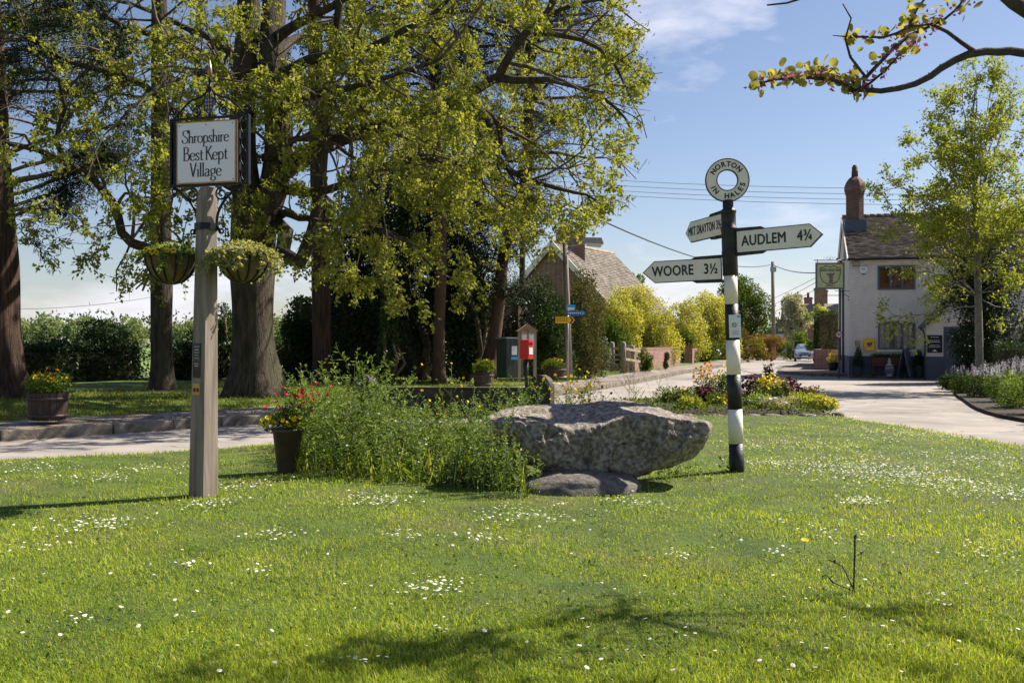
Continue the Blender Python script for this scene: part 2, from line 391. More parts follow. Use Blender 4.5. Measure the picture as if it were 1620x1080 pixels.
def grass_ramp(m, stops):
    t = m.node_tree; mx = [q for q in t.nodes if q.type == 'MIX_RGB' and q.blend_type == 'MIX'][0]; at = [q for q in t.nodes if q.type == 'ATTRIBUTE'][0]
    r = t.nodes.new('ShaderNodeValToRGB'); e = r.color_ramp.elements; e[0].color = rgb(stops[0][1]); e[0].position = stops[0][0]; e[1].color = rgb(stops[-1][1]); e[1].position = stops[-1][0]
    for p, c in stops[1:-1]: q = e.new(p); q.color = rgb(c)
    t.links.new(at.outputs['Fac'], r.inputs[0])
    for l in list(mx.outputs[0].links): t.links.new(r.outputs[0], l.to_socket)
grass_ramp(LF_grass, [(0, (.05, .11, .014)), (.30, (.16, .25, .022)), (.74, (.42, .49, .06)), (.93, (.46, .54, .13)), (1.0, (.66, .62, .30))])
# ------------------------------------------------------------------ ground, road, pavements
def catmull(pts, step=1.0):
    pts = [Vector((p[0], p[1], p[2] if len(p) > 2 else 0)) for p in pts]; o = []
    for i in range(len(pts)-1):
        p0 = pts[max(i-1, 0)]; p1 = pts[i]; p2 = pts[i+1]; p3 = pts[min(i+2, len(pts)-1)]
        n = max(1, int((p2-p1).length/step))
        for k in range(n):
            t = k/n
            o.append(.5*((2*p1)+(p2-p0)*t+(2*p0-5*p1+4*p2-p3)*t*t+(3*p1-p0-3*p2+p3)*t**3))
    o.append(pts[-1]); return o
def offset(line, d):
    o = []
    for i, p in enumerate(line):
        t = (line[min(i+1, len(line)-1)]-line[max(i-1, 0)]); t.z = 0; t.normalize()
        o.append(p+Vector((-t.y, t.x, 0))*d)
    return o
KERB = catmull([(-24, -3), (-14, 8), (-7.4, 14.4), (-4.95, 17.0), (-3.4, 18.8), (-.2, 24.3), (2.4, 30), (4.9, 37), (8.4, 48), (12.8, 61), (17, 74), (21.8, 88), (28.6, 105), (37, 125), (50, 150)], .9)
def kerb_at(y, d=0.0):
    ln = offset(KERB, d)
    for a, b in zip(ln, ln[1:]):
        if a.y <= y <= b.y:
            return a.lerp(b, (y-a.y)/(b.y-a.y))
    return ln[-1]
ground = MB()
ground.add([(-1500, -300, -.03), (1500, -300, -.03), (1500, 3000, -.03), (-1500, 3000, -.03)], [(0, 1, 2, 3)])
o = ground.build('ground', M_field); o['kind'] = 'structure'
rd = MB()
RIGHT = catmull([(13.0, 46.3), (13.0, 48.0), (14.0, 52), (17.6, 62), (22.5, 75), (28.6, 90), (35, 105), (44, 122), (58, 145)], 2)
near = [(-24, -6), (-16, -12), (24, -12), (40, 10), (45, 40), (30, 40.0)]
poly = [(p.x, p.y) for p in KERB]+[(58, 145)]+[(p.x, p.y) for p in reversed(RIGHT)][1:]+[(13.2, 44.5), (15.5, 43.2), (30, 39.6), (45, 34), (40, 10), (24, -12), (-16, -12)]
rd.add([(x, y, 0) for x, y in poly], [tuple(range(len(poly)))])
me = rd.mesh('road', M_asphalt)
def orient_up(me):
    import bmesh
    b = bmesh.new(); b.from_mesh(me); bmesh.ops.triangulate(b, faces=b.faces)
    for f in b.faces:
        if f.normal.z < 0: f.normal_flip()
    b.to_mesh(me); b.free(); return me
o = link('road', orient_up(me)); o['kind'] = 'structure'

def strip(name, m, l0, l1, z0, z1, i0=0, i1=None, rows=1, wob=0.0, zf=None):
    a = l0[i0:i1]; b = l1[i0:i1]; V = []; F = []
    for p, q in zip(a, b):
        for r in range(rows+1):
            v = p.lerp(q, r/rows); z = z0+(z1-z0)*r/rows
            if wob: z += noise.noise(Vector((v.x*.5, v.y*.5, 3)))*wob*(0 < r)
            V.append((v.x, v.y, z))
    k = rows+1
    for i in range(len(a)-1):
        for r in range(rows): F.append((i*k+r, (i+1)*k+r, (i+1)*k+r+1, i*k+r+1))
    m_ = bpy.data.meshes.new(name); m_.from_pydata(V, [], F); m_.materials.append(m); m_.update(); orient_up(m_)
    for p_ in m_.polygons: p_.use_smooth = True
    return link(name, m_)
KW = .16
path = strip('footpath', M_path, offset(KERB, KW-.02), offset(KERB, 1.75), .145, .165, rows=2); path['kind'] = 'structure'
verge = strip('verge', M_vergeg, offset(KERB, 1.72), offset(KERB, 16), .150, .42, rows=12, wob=.05); verge['kind'] = 'structure'
WL[path.name] = Vector((0, 0, 0))
# kerb stones: every stone near enough to be told apart is a piece of the footpath
kb = MB(); kb.box((0, 0, 0), (.885, KW, .22)); km = kb.mesh('kerb_stone', M_kerb)
def add_bevel(o, wd):
    b = o.modifiers.new('bevel', 'BEVEL'); b.width = wd; b.segments = 2; b.limit_method = 'ANGLE'
far = MB(); kerb_mid = offset(KERB, KW/2)
for i in range(len(KERB)-1):
    a, b = kerb_mid[i], kerb_mid[i+1]; d = b-a; c = (a+b)/2
    if c.y < 3 : continue
    ang = math.atan2(d.y, d.x)
    if c.y < 34:
        s = link('kerb_stone', km, path); s.location = (c.x+rnd.uniform(-.008, .008), c.y+rnd.uniform(-.008, .008), .055+rnd.uniform(-.010, .008))
        s.rotation_euler = (rnd.uniform(-.02, .02), rnd.uniform(-.012, .012), ang+rnd.uniform(-.008, .008)); s.scale.x = (d.length-.016)/.885
        add_bevel(s, .016)
    else:
        far.box((c.x, c.y, .055+rnd.uniform(-.004, .004)), (d.length-.012, KW, .21), rz=ang)
o = far.build('kerb_line', M_kerb, path); o['kind'] = 'stuff'
# pavement in front of the pub side and its kerb
pv = MB(); RP = [(p.x, p.y) for p in RIGHT]
inner = [(p.x, p.y) for p in offset(RIGHT, -3.0)]
pl = [(13.2, 44.3)]+RP+list(reversed(inner))+[(17.5, 43.6), (15.6, 43.0)]
pv.flat(pl, 0, .12)
o = pv.build('pavement', M_path); o['kind'] = 'structure'
kb2 = MB()
edge = [Vector((15.6, 42.9, 0)), Vector((13.3, 44.1, 0))]+[Vector((p.x, p.y, 0)) for p in RIGHT[:14]]
for a, b in zip(edge, edge[1:]):
    d = b-a
    nseg = max(1, int(d.length/.95))
    for k in range(nseg):
        p = a.lerp(b, (k+.5)/nseg); s = MB().box((0, 0, 0), (d.length/nseg-.015, .15, .16)).build('kerb_stone', M_kerb, o) if False else None
        kb2.box((p.x, p.y, .06), (d.length/nseg-.015, .15, .15), rz=math.atan2(d.y, d.x))
q = kb2.build('kerb_line', M_kerb, o); q['kind'] = 'stuff'

# ------------------------------------------------------------------ the green
LAWN = [(p.x, p.y) for p in catmull([(-18, -6), (-16, 2), (-9.5, 9), (-6.25, 12.0), (-3.95, 13.4), (-2.9, 14.9), (-1, 17.6), (.9, 20.6), (2.3, 22.8), (3.7, 24.0), (5.2, 23.6), (6.25, 21.4), (6.55, 18.8), (6.95, 15.7), (7.15, 13.2), (7.8, 10), (8.8, 5), (9.8, -2), (11, -7)], .5)]
def edge_dist(x, y):
    d = 99
    for (x1, y1), (x2, y2) in zip(LAWN, LAWN[1:]):
        dx, dy = x2-x1, y2-y1; t = max(0, min(1, ((x-x1)*dx+(y-y1)*dy)/(dx*dx+dy*dy+1e-9)))
        d = min(d, math.hypot(x-x1-t*dx, y-y1-t*dy))
    return d
def lawn_base(x, y):
    return .045+.035*noise.noise(Vector((x*.45, y*.45, 1.7)))+.012*noise.noise(Vector((x*1.7, y*1.7, 4)))
def build_lawn():
    pts = [Vector((x, y)) for x, y in LAWN]; zs = [-.02]*len(pts)
    gx = np.arange(-17, 11, .42); gy = np.arange(-6, 24, .42)
    X, Y = np.meshgrid(gx, gy); X = (X+nr.uniform(-.1, .1, X.shape)).ravel(); Y = (Y+nr.uniform(-.1, .1, Y.shape)).ravel()
    ok = in_poly(X, Y, LAWN)
    for x, y in zip(X[ok], Y[ok]):
        d = edge_dist(x, y)
        if d < .10: continue
        pts.append(Vector((x, y))); t = min(1, d/.6); zs.append(lawn_base(x, y)*t)
    n = len(LAWN)
    vs, es, fs, *_ = geometry.delaunay_2d_cdt(pts, [(i, (i+1) % n) for i in range(n)], [], 1, 1e-5)
    V = []
    for i, v in enumerate(vs):
        V.append((v.x, v.y, zs[i] if i < len(zs) else 0))
    me = bpy.data.meshes.new('lawn'); me.from_pydata(V, [], fs); me.materials.append(M_lawn); me.update(); orient_up(me)
    for p in me.polygons: p.use_smooth = True
    return link('lawn', me)
lawn = build_lawn(); lawn['kind'] = 'structure'

# ------------------------------------------------------------------ grass blades and daisies (nobody could count them)
def blades(name, n, pylo, pyhi, poly, zf, m, hmin, hmax, pxr=(-260, 1880), widen=1.0, hole=None, tintf=None):
    py = nr.uniform(pylo, pyhi, n); px = nr.uniform(pxr[0], pxr[1], n)
    z0 = .03
    Y = (EYE-z0)*FPX/(py-HOR); X = (px-810)/FPX*Y
    ok = in_poly(X, Y, poly)
    if hole is not None: ok &= ~hole(X, Y)
    X = X[ok]; Y = Y[ok]; n = len(X)
    Z = zf(X, Y)
    patch = .5+.5*np.sin(X*1.3+np.sin(Y*.9)*2)*np.cos(Y*1.1+np.sin(X*.7)*2)
    patch2 = .5+.5*np.sin(X*4.1+np.sin(Y*3.3)*1.5+1)*np.cos(Y*3.7+np.sin(X*2.9)*1.5)
    h = nr.uniform(hmin, hmax, n)*(.65+.45*patch+.25*patch2)
    a = nr.uniform(0, 2*math.pi, n); lean = nr.uniform(.1, 1.35, n)**1.2
    D = np.stack([np.cos(a)*lean, np.sin(a)*lean, np.ones(n)], 1); D = unit(D)
    wd = np.maximum(.0035, Y*.00065)*widen
    b = a+nr.uniform(.8, 2.2, n); S = np.stack([np.cos(b), np.sin(b), np.zeros(n)], 1)*wd[:, None]
    C = np.stack([X, Y, Z-.01], 1)
    mid = C+D*h[:, None]*.6; tip = mid+unit(D*np.array([[1.7, 1.7, .55]]))*h[:, None]*.5
    V = np.stack([C-S*.5, C+S*.5, mid+S*.45, mid-S*.45, tip], 1).reshape(-1, 3)
    i = np.arange(n)[:, None]*5
    F = np.concatenate([i+np.array([[0, 1, 2]]), i+np.array([[0, 2, 3]]), i+np.array([[3, 2, 4]])], 1).reshape(-1, 3)
    t = np.clip(nr.rand(n)*.62+.20*patch+.14*patch2+(nr.rand(n) < .05)*.3, 0, 1)
    if tintf is not None: t = tintf(t, X, Y)
    return np_mesh(name, V, F, m, None, np.repeat(t, 5))
def lawn_z(X, Y):
    return np.array([lawn_base(x, y) for x, y in zip(X, Y)]) if len(X) < 60000 else lawn_grid(X, Y)
GX = np.arange(-18, 12.2, .3); GY = np.arange(-7, 25.3, .3)
GZ = np.array([[lawn_base(x, y)*min(1, edge_dist(x, y)/.6) for x in GX] for y in GY])
def lawn_grid(X, Y):
    i = np.clip(((X-GX[0])/.3).astype(int), 0, len(GX)-2); j = np.clip(((Y-GY[0])/.3).astype(int), 0, len(GY)-2)
    fx = (X-GX[i])/.3; fy = (Y-GY[j])/.3
    return GZ[j, i]*(1-fx)*(1-fy)+GZ[j, i+1]*fx*(1-fy)+GZ[j+1, i]*(1-fx)*fy+GZ[j+1, i+1]*fx*fy
g = blades('lawn_grass', 430000, 606, 1130, LAWN, lawn_grid, LF_grass, .020, .050)
tag(g, 'short bright green grass blades covering the village green', 'grass', kind='stuff')

def daisies():
    cl = [(150, 832, .5, 70), (60, 870, .35, 12), (330, 800, .4, 30), (600, 800, .35, 25), (640, 850, .2, 12), (690, 936, .28, 34), (300, 893, .15, 10), (415, 905, .14, 8),
          (590, 797, .5, 50), (830, 820, .7, 70), (1370, 745, 1.5, 330), (1365, 797, .28, 60), (1560, 785, .9, 120), (1440, 760, 1.2, 200), (1250, 705, 1.8, 160), (1420, 690, 1.6, 180), (1540, 730, 1.3, 160),
          (1230, 740, .6, 50), (1010, 800, .5, 40), (430, 850, .3, 18), (130, 990, .14, 7), (60, 745, .8, 50), (260, 740, .7, 40), (380, 770, .5, 40), (1575, 880, .4, 20), (1330, 850, .4, 20), (1080, 880, .2, 8), (1220, 880, .15, 6), (760, 850, .3, 18), (700, 1000, .1, 2), (150, 760, .6, 40), (560, 1055, .1, 3), (1480, 960, .2, 6), (1350, 660, 1.2, 40)]
    C = []
    for px, py, s, n in cl:
        n = int(n*1.5)
        c = G(px, py, .06)
        for k in range(n): C.append((c.x+nr.normal()*s*.36, c.y+nr.normal()*s*.38))
    for k in range(260):
        c = G(nr.uniform(-200, 1800), nr.uniform(690, 1080)**1.0, .06); C.append((c.x, c.y))
    C = np.array(C); ok = in_poly(C[:, 0], C[:, 1], LAWN); C = C[ok]; n = len(C)
    Z = lawn_grid(C[:, 0], C[:, 1])+nr.uniform(.04, .06, n)
    r = nr.uniform(.0075, .0115, n)*(1+np.maximum(0, C[:, 1]-9)*.012)
    k = 7; a = np.arange(k)*2*math.pi/k
    tx = nr.normal(size=n)*.25; ty = nr.normal(size=n)*.25
    dx = np.cos(a)[None]*r[:, None]; dy = np.sin(a)[None]*r[:, None]
    ring = np.stack([C[:, 0:1]+dx, C[:, 1:2]+dy, Z[:, None]+dx*tx[:, None]+dy*ty[:, None]+.002], 2)
    cen = np.stack([C[:, 0], C[:, 1], Z], 1)[:, None]
    inner = cen+(ring-cen)*.38+np.array([0, 0, .003])
    V = np.concatenate([cen+np.array([0, 0, .005]), inner, ring], 1).reshape(-1, 3)
    kk = np.arange(k); k2 = (kk+1) % k; m = 2*k+1
    f1 = np.stack([np.zeros(k, int), 1+kk, 1+k2], 1); f2 = np.stack([1+kk, 1+k+kk, 1+k+k2], 1); f3 = np.stack([1+kk, 1+k+k2, 1+k2], 1)
    F1 = np.concatenate([f1, f2, f3]); F = (np.arange(n)[:, None, None]*m+F1[None]).reshape(-1, 3)
    mi = np.tile(np.concatenate([np.ones(k), np.zeros(2*k)]), n)
    o = np_mesh('daisies', V, F, [FL_white, FL_yellow], None, nr.rand(n*m), midx=mi)
    tag(o, 'small white daisies scattered in drifts over the green', 'daisies', kind='stuff')
    # thin stalks carry them
daisies()
# fallen pink blossom and dry bits in the near grass
n = 900; py = nr.uniform(850, 1120, n); px = nr.uniform(900, 1900, n); Y = 1.36*FPX/(py-HOR); X = (px-810)/FPX*Y
C = np.stack([X, Y, lawn_grid(X, Y)+nr.uniform(.01, .035, n)], 1); D = rand_dirs(n)*np.array([[1, 1, .3]])
o = leaves('fallen_blossom', C, D, nr.uniform(.008, .018, n), leafmat('fallen_petal', (.36, .13, .12), (.50, .30, .24), .2, tcol=(1, 1, 1)), None, .7, .1)
tag(o, 'faded pink blossom dropped on the grass under the judas tree branch', 'petals', kind='stuff')
# broad rosette leaves and a few straw stems in the lawn
n = 5000; py = nr.uniform(690, 1100, n); px = nr.uniform(-250, 1880, n); Y = 1.36*FPX/(py-HOR); X = (px-810)/FPX*Y; ok = in_poly(X, Y, LAWN); X = X[ok]; Y = Y[ok]; n = len(X)
D = rand_dirs(n); D[:, 2] = np.abs(D[:, 2])*.5+.1
o = leaves('clover_leaves', np.stack([X, Y, lawn_grid(X, Y)+.005], 1), D, nr.uniform(.018, .035, n), leafmat('clover_leaf', (.08, .15, .02), (.18, .27, .05), .3), None, .5, .1)
tag(o, 'low broad weed leaves lying between the grass blades of the green', 'clover', kind='stuff')

# verge grass beyond the road
VP = [(p.x, p.y) for p in offset(KERB, 1.78) if 5 < p.y < 45]+[(p.x, p.y) for p in reversed([q for q in offset(KERB, 9)]) if 5 < p.y < 45]
def verge_z(X, Y):
    kx = np.array([p.x for p in KERB]); ky = np.array([p.y for p in KERB])
    d = np.sqrt(((X[:, None]-kx[None])**2+(Y[:, None]-ky[None])**2).min(1))
    return .15+.27*np.clip((d-1.72)/14.3, 0, 1)
g = blades('verge_grass', 150000, 580, 692, VP, verge_z, LF_dry, .05, .12, widen=1.0)
tag(g, 'longer tufted grass on the verge behind the far footpath', 'grass', kind='stuff')
# leaf litter on footpath
n = 5200; i = nr.randint(5, 40, n); dd = nr.uniform(.2, 1.9, n)**1.0; ln = [offset(KERB, d) for d in (.2, 1.9)]
t = (dd-.2)/1.7
C = np.array([[ln[0][a].x*(1-u)+ln[1][a].x*u, ln[0][a].y*(1-u)+ln[1][a].y*u, .168] for a, u in zip(i, t)])+nr.normal(size=(n, 3))*np.array([[.25, .25, .003]])
D = rand_dirs(n)*np.array([[1, 1, .15]])
o = leaves('leaf_litter', C, D, nr.uniform(.02, .05, n), leafmat('dead_leaf', (.05, .03, .015), (.16, .12, .05), .1), None, .6, .15, Nrm=np.tile([[0, 0, 1.]], (n, 1)))
tag(o, 'brown leaf litter and moss crumbs strewn on the far footpath', 'leaf litter', kind='stuff')
# ------------------------------------------------------------------ trees
def rvec(a=1.0): return Vector((rnd.gauss(0, a), rnd.gauss(0, a), rnd.gauss(0, a)))
def polyline(pts, step):
    return catmull(pts, step)
class Tree:
    """collects limbs, twigs and leaf clusters; written out as trunk, branches and foliage parts"""
    def __init__(s, name, label, base, group=None, cat='tree'):
        s.root = thing(name, label, cat, base, local=False, group=group); s.T = MB(); s.B = []; s.Tw = []; s.C = []
    def trunk(s, pts, radii, n=14, flare=0.0, rough=.05):
        pts2 = polyline(pts, .35); m = len(pts2); R_ = []
        for i in range(m):
            t = i/(m-1)*(len(radii)-1); k = min(int(t), len(radii)-2); R_.append(radii[k]+(radii[k+1]-radii[k])*(t-k))
        b = len(s.T.v); s.T.tube(pts2, R_, n)
        for idx in range(b, len(s.T.v)):
            v = s.T.v[idx]; ring = (idx-b)//n; c = pts2[min(ring, m-1)]; d = v-c
            ang = math.atan2(d.y, d.x); r = R_[min(ring, m-1)]
            f = 1+rough*noise.noise(Vector((math.cos(ang)*2, math.sin(ang)*2, v.z*.8)))*2
            if flare and v.z-pts2[0].z < r*3:
                e = 1-(v.z-pts2[0].z)/(r*3); f += flare*e*e*(1+.45*math.sin(ang*5+1.3))
            s.T.v[idx] = c+d*f
    def twig(s, p, d, L, r, lev, maxlev, droop=0.0, wob=.22, kids=3, ang=(.5, 1.0), nseg=4, lc=3, ratio=(.45, .7)):
        """one shoot; lev counts up to maxlev, the last level ends in leaf clusters"""
        st = L/nseg; p = Vector(p); d = Vector(d).normalized(); r0 = r
        spots = []
        for i in range(nseg):
            d = (d+rvec(wob)+Vector((0, 0, -droop*(i+1)/nseg))).normalized(); q = p+d*st; r1 = r0*(1-.65*(i+1)/nseg)
            (s.B if r0 > .02 else s.Tw).append((p, q, r, r1)); p = q; r = r1; spots.append((p.copy(), d.copy(), r))
            if lev == maxlev and i >= nseg-3: s.C.append((p.copy(), d.copy()))
        if lev < maxlev:
            for k in range(kids):
                i = rnd.randint(max(0, nseg//3), nseg-1); c, dd, rr = spots[i]
                ax = dd.orthogonal().normalized(); ax = Matrix.Rotation(rnd.uniform(0, 6.283), 3, dd) @ ax
                nd = Matrix.Rotation(rnd.uniform(*ang), 3, ax) @ dd
                s.twig(c, nd, L*rnd.uniform(*ratio), max(rr*.75, .006), lev+1, maxlev, droop, wob, kids, ang, max(3, nseg-1), lc, ratio)
            s.twig(p, d, L*.5, max(r, .006), lev+1, maxlev, droop, wob, kids, ang, 3, lc, ratio)
    def limb(s, pts, r0, r1, every=.5, L=1.6, maxlev=2, droop=.1, start=.15, kids=3, up=.0, wob=.22, n=8):
        pl = polyline(pts, .3); m = len(pl)
        for i in range(1, m-1): pl[i] = pl[i]+rvec(.025)
        R_ = [r0+(r1-r0)*(i/(m-1))**.8 for i in range(m)]
        s.T.tube(pl, R_, n)
        tot = 0
        for i in range(1, m):
            tot += (pl[i]-pl[i-1]).length
            if i/m > start and tot > every:
                tot = 0; d = (pl[i]-pl[i-1]).normalized()
                ax = Matrix.Rotation(rnd.uniform(0, 6.283), 3, d) @ d.orthogonal().normalized()
                nd = (Matrix.Rotation(rnd.uniform(.5, 1.25), 3, ax) @ d)+Vector((0, 0, up))
                s.twig(pl[i], nd, L*rnd.uniform(.6, 1.15), max(min(R_[i]*.6, .045), .012), 0, maxlev, droop, wob, kids)
        s.twig(pl[-1], pl[-1]-pl[-2], L, max(r1, .01), 0, maxlev, droop, wob, kids)
    def finish(s, bark, twigm, leafm, per=5, size=.10, spread=.10, aspect=.45, cull=None, tints=None, hang=.25, thin=None):
        if s.T.v: s.T.build('trunk', bark, s.root)
        if cull is not None:
            def keep(S):
                if not S: return S
                M_ = np.array([tuple((x[0]+x[1])/2) for x in S]); kk = cull(M_); return [x for x, q in zip(S, kk) if q]
            s.Tw = keep(s.Tw); s.B = keep(s.B)
        if s.B: segs('branch_work', s.B, twigm, s.root, 5)
        if s.Tw: segs('twigs', s.Tw, twigm, s.root, 3)
        C = np.array([tuple(c[0]) for c in s.C]); D = np.array([tuple(c[1]) for c in s.C])
        if cull is not None: k = cull(C); C = C[k]; D = D[k]
        if thin is not None: k = thin(C); C = C[k]; D = D[k]
        base_t = nr.rand(len(C))*.45
        C2 = np.repeat(C, per, 0); D2 = np.repeat(D, per, 0); n = len(C2)
        dirs = unit(rand_dirs(n)*1.0+D2*.55+np.array([[0, 0, -hang]]))
        C2 = C2+nr.normal(size=(n, 3))*spread*.5
        leaves('foliage', C2, dirs, nr.uniform(.65, 1.25, n)*size, leafm, s.root, aspect, .14, np.clip(np.repeat(base_t, per)+nr.rand(n)*.55, 0, 1))
        return s.root

# the big spreading tree in the middle of the group
YT = 22.5
t = Tree('spreading_chestnut_tree', 'massive old tree with forked trunk and yellow-green spring leaves behind the village sign', G(403, 624, .25)); b = t.root.location
YT = b.y
t.trunk([P(403, 634, YT), P(402, 560, YT), P(399, 470, YT), P(400, 380, YT), P(404, 320, YT)], [.52, .49, .47, .50, .55], 18, flare=.55)
t.trunk([P(396, 350, YT), P(385, 260, YT), P(383, 170, YT), P(390, 60, YT), P(400, -120, YT), P(410, -300, YT)], [.36, .30, .27, .25, .21, .12], 12)
t.trunk([P(415, 350, YT), P(436, 280, YT), P(441, 200, YT), P(430, 90, YT), P(440, -60, YT+1), P(470, -260, YT+1)], [.36, .33, .30, .27, .2, .1], 12)
t.trunk([P(432, 350, YT), P(452, 368, YT-.3), P(447, 400, YT-.6), P(474, 415, YT-1), P(492, 378, YT-1.2), P(505, 300, YT-1.3), P(515, 180, YT-1.5), P(530, 60, YT-1.5), P(548, -80, YT-2)], [.2, .17, .14, .13, .13, .12, .10, .08, .05], 8)
LB = dict(every=.33, L=1.6, maxlev=2, droop=.16)
t.limb([P(372, 398, YT), P(300, 410, YT-.5), P(233, 393, YT-1), P(192, 370, YT-1.3), P(186, 330, YT-1.6), P(148, 284, YT-2), P(113, 266, YT-2.3), P(60, 240, YT-2.6), P(-40, 215, YT-3)], .17, .04, **LB)
t.limb([P(113, 268, YT-2.3), P(90, 220, YT-2.5), P(100, 150, YT-3), P(60, 90, YT-3), P(30, 20, YT-3)], .06, .02, **LB)
t.limb([P(385, 250, YT), P(330, 200, YT-.8), P(270, 170, YT-1.6), P(200, 120, YT-2), P(120, 100, YT-2.5), P(40, 60, YT-2.5)], .16, .03, **LB)
t.limb([P(385, 160, YT), P(340, 100, YT-1), P(260, 60, YT-2), P(170, 30, YT-2), P(90, -30, YT-2)], .14, .03, **LB)
t.limb([P(384, 300, YT), P(340, 290, YT-1.4), P(290, 300, YT-2.4), P(240, 330, YT-3.1), P(200, 400, YT-3.6)], .09, .02, **LB)
t.limb([P(450, 270, YT), P(500, 235, YT-.6), P(560, 212, YT-1.2), P(640, 185, YT-1.8), P(727, 155, YT-2.2), P(789, 120, YT-2.6), P(812, 78, YT-3), P(859, 31, YT-3), P(900, -30, YT-3)], .24, .05, every=.4, L=1.9, maxlev=2, droop=.12)
t.limb([P(789, 122, YT-2.6), P(840, 128, YT-2.8), P(890, 126, YT-3), P(948, 155, YT-3.2), P(990, 190, YT-3.3), P(1010, 228, YT-3.4)], .10, .015, **LB)
t.limb([P(843, 50, YT-3), P(890, 54, YT-3.2), P(948, 78, YT-3.4), P(985, 125, YT-3.5), P(1000, 160, YT-3.5)], .08, .015, **LB)
t.limb([P(859, 31, YT-3), P(920, 5, YT-3.2), P(975, 10, YT-3.4), P(1000, 30, YT-3.4)], .06, .015, **LB)
t.limb([P(720, 158, YT-2.2), P(758, 171, YT-2.5), P(781, 218, YT-2.8), P(795, 262, YT-3), P(860, 290, YT-3.2), P(930, 310, YT-3.3), P(965, 330, YT-3.4)], .12, .02, **LB)
t.limb([P(727, 160, YT-2.2), P(750, 165, YT-2), P(790, 200, YT-1.8), P(800, 250, YT-1.6), P(850, 240, YT-1.6), P(930, 250, YT-1.8)], .11, .02, **LB)
t.limb([P(450, 300, YT), P(520, 300, YT-1.6), P(590, 270, YT-2.4), P(660, 250, YT-3), P(740, 270, YT-3.6), P(800, 330, YT-4)], .14, .02, **LB)
t.limb([P(440, 120, YT), P(510, 90, YT-1), P(600, 70, YT-1.6), P(690, 20, YT-2), P(760, -60, YT-2)], .16, .03, **LB)
t.limb([P(436, 60, YT), P(500, 20, YT-1), P(580, -20, YT-2), P(700, -80, YT-2)], .14, .03, **LB)
t.limb([P(430, 200, YT), P(470, 160, YT-2), P(540, 140, YT-3.6), P(620, 120, YT-4.6), P(700, 90, YT-5.2)], .14, .03, **LB)
t.limb([P(420, 250, YT), P(450, 230, YT-2), P(500, 220, YT-3.5), P(560, 250, YT-4.5), P(600, 300, YT-5)], .12, .02, **LB)
t.limb([P(445, 340, YT), P(520, 350, YT-1.8), P(590, 360, YT-2.8), P(650, 390, YT-3.6), P(690, 430, YT-4)], .10, .02, every=.5, L=1.3, maxlev=2, droop=.15)
t.limb([P(400, 180, YT), P(370, 140, YT-2), P(330, 110, YT-3.6), P(260, 130, YT-4.8), P(190, 190, YT-5.4)], .12, .02, **LB)
t.limb([P(440, 90, YT), P(470, 60, YT+1.5), P(560, 30, YT+2.8), P(660, 30, YT+3.4), P(760, 20, YT+3.4), P(860, 80, YT+3)], .14, .03, **LB)
t.limb([P(410, 120, YT), P(330, 60, YT+1.5), P(240, 20, YT+2.8), P(150, -10, YT+3.4)], .14, .03, **LB)
t.limb([P(430, 150, YT), P(540, 170, YT+1.5), P(640, 150, YT+2.4), P(720, 200, YT+3), P(780, 240, YT+3)], .12, .02, **LB)
def cullA(C):
    px = 810+C[:, 0]/C[:, 1]*FPX; py = HOR-(C[:, 2]-EYE)/C[:, 1]*FPX
    lim = np.interp(px, [-100, 100, 200, 300, 450, 600, 720, 800, 940, 1000, 1060], [420, 430, 455, 470, 480, 500, 500, 420, 358, 320, 240])
    return (py < lim+nr.normal(size=len(py))*14) & (px < np.interp(py, [-100, 0, 130, 240, 330, 400], [1020, 1030, 1042, 1030, 1005, 985])+nr.normal(size=len(py))*4-28*np.abs(np.sin(py*.045+1))) & (C[:, 2] < 15)
def thinA(C):
    px = 810+C[:, 0]/C[:, 1]*FPX; py = HOR-(C[:, 2]-EYE)/C[:, 1]*FPX
    return nr.rand(len(px)) < np.interp(px, [0, 180, 330, 600, 900], [.48, .58, .85, 1, .95])
t.finish(M_bark, M_twig, LF_spring, per=12, size=.086, spread=.085, aspect=.62, cull=cullA, thin=thinA)
print('chestnut clusters', len(t.C), 'twigs', len(t.Tw), len(t.B))

def straight(name, label, px, pyb, z, w, top_px, leafm, bark, crown, spots=60, per=5, size=.11, ytop=-200, lean=None, flare=.35, L=1.6, group=None, Y=None):
    b = G(px, pyb, z) if Y is None else P(px, pyb, Y)
    t = Tree(name, label, b, group=group); Y = b.y; r = w/2/FPX*Y
    pts = [P(px, pyb+8, Y), P(px*.75+top_px*.25, pyb*.75+ytop*.25, Y), P((px+top_px)/2+(lean or 0), (pyb+ytop)/2, Y), P(top_px, ytop, Y)]
    t.trunk(pts, [r, r*.86, r*.72, r*.4], 14, flare=flare)
    pl = catmull(pts, .5)
    lo, hi = crown
    for k in range(spots):
        p = pl[int(len(pl)*(lo+(hi-lo)*rnd.random()))-1]; a = rnd.uniform(0, 6.283)
        t.twig(p, Vector((math.cos(a), math.sin(a), rnd.uniform(-.1, .5))), L*rnd.uniform(.7, 1.4), .035, 0, 2, .12, kids=3)
    return t
# trunk behind the left basket
t = straight('tall_straight_tree', 'tall straight-trunked tree with rough grey bark behind the left hanging basket', 256, 617, .27, 36, 250, LF_left, M_bark, (.55, .97), 26, L=1.7)
t.finish(M_bark, M_twig, LF_left, per=8, size=.085)
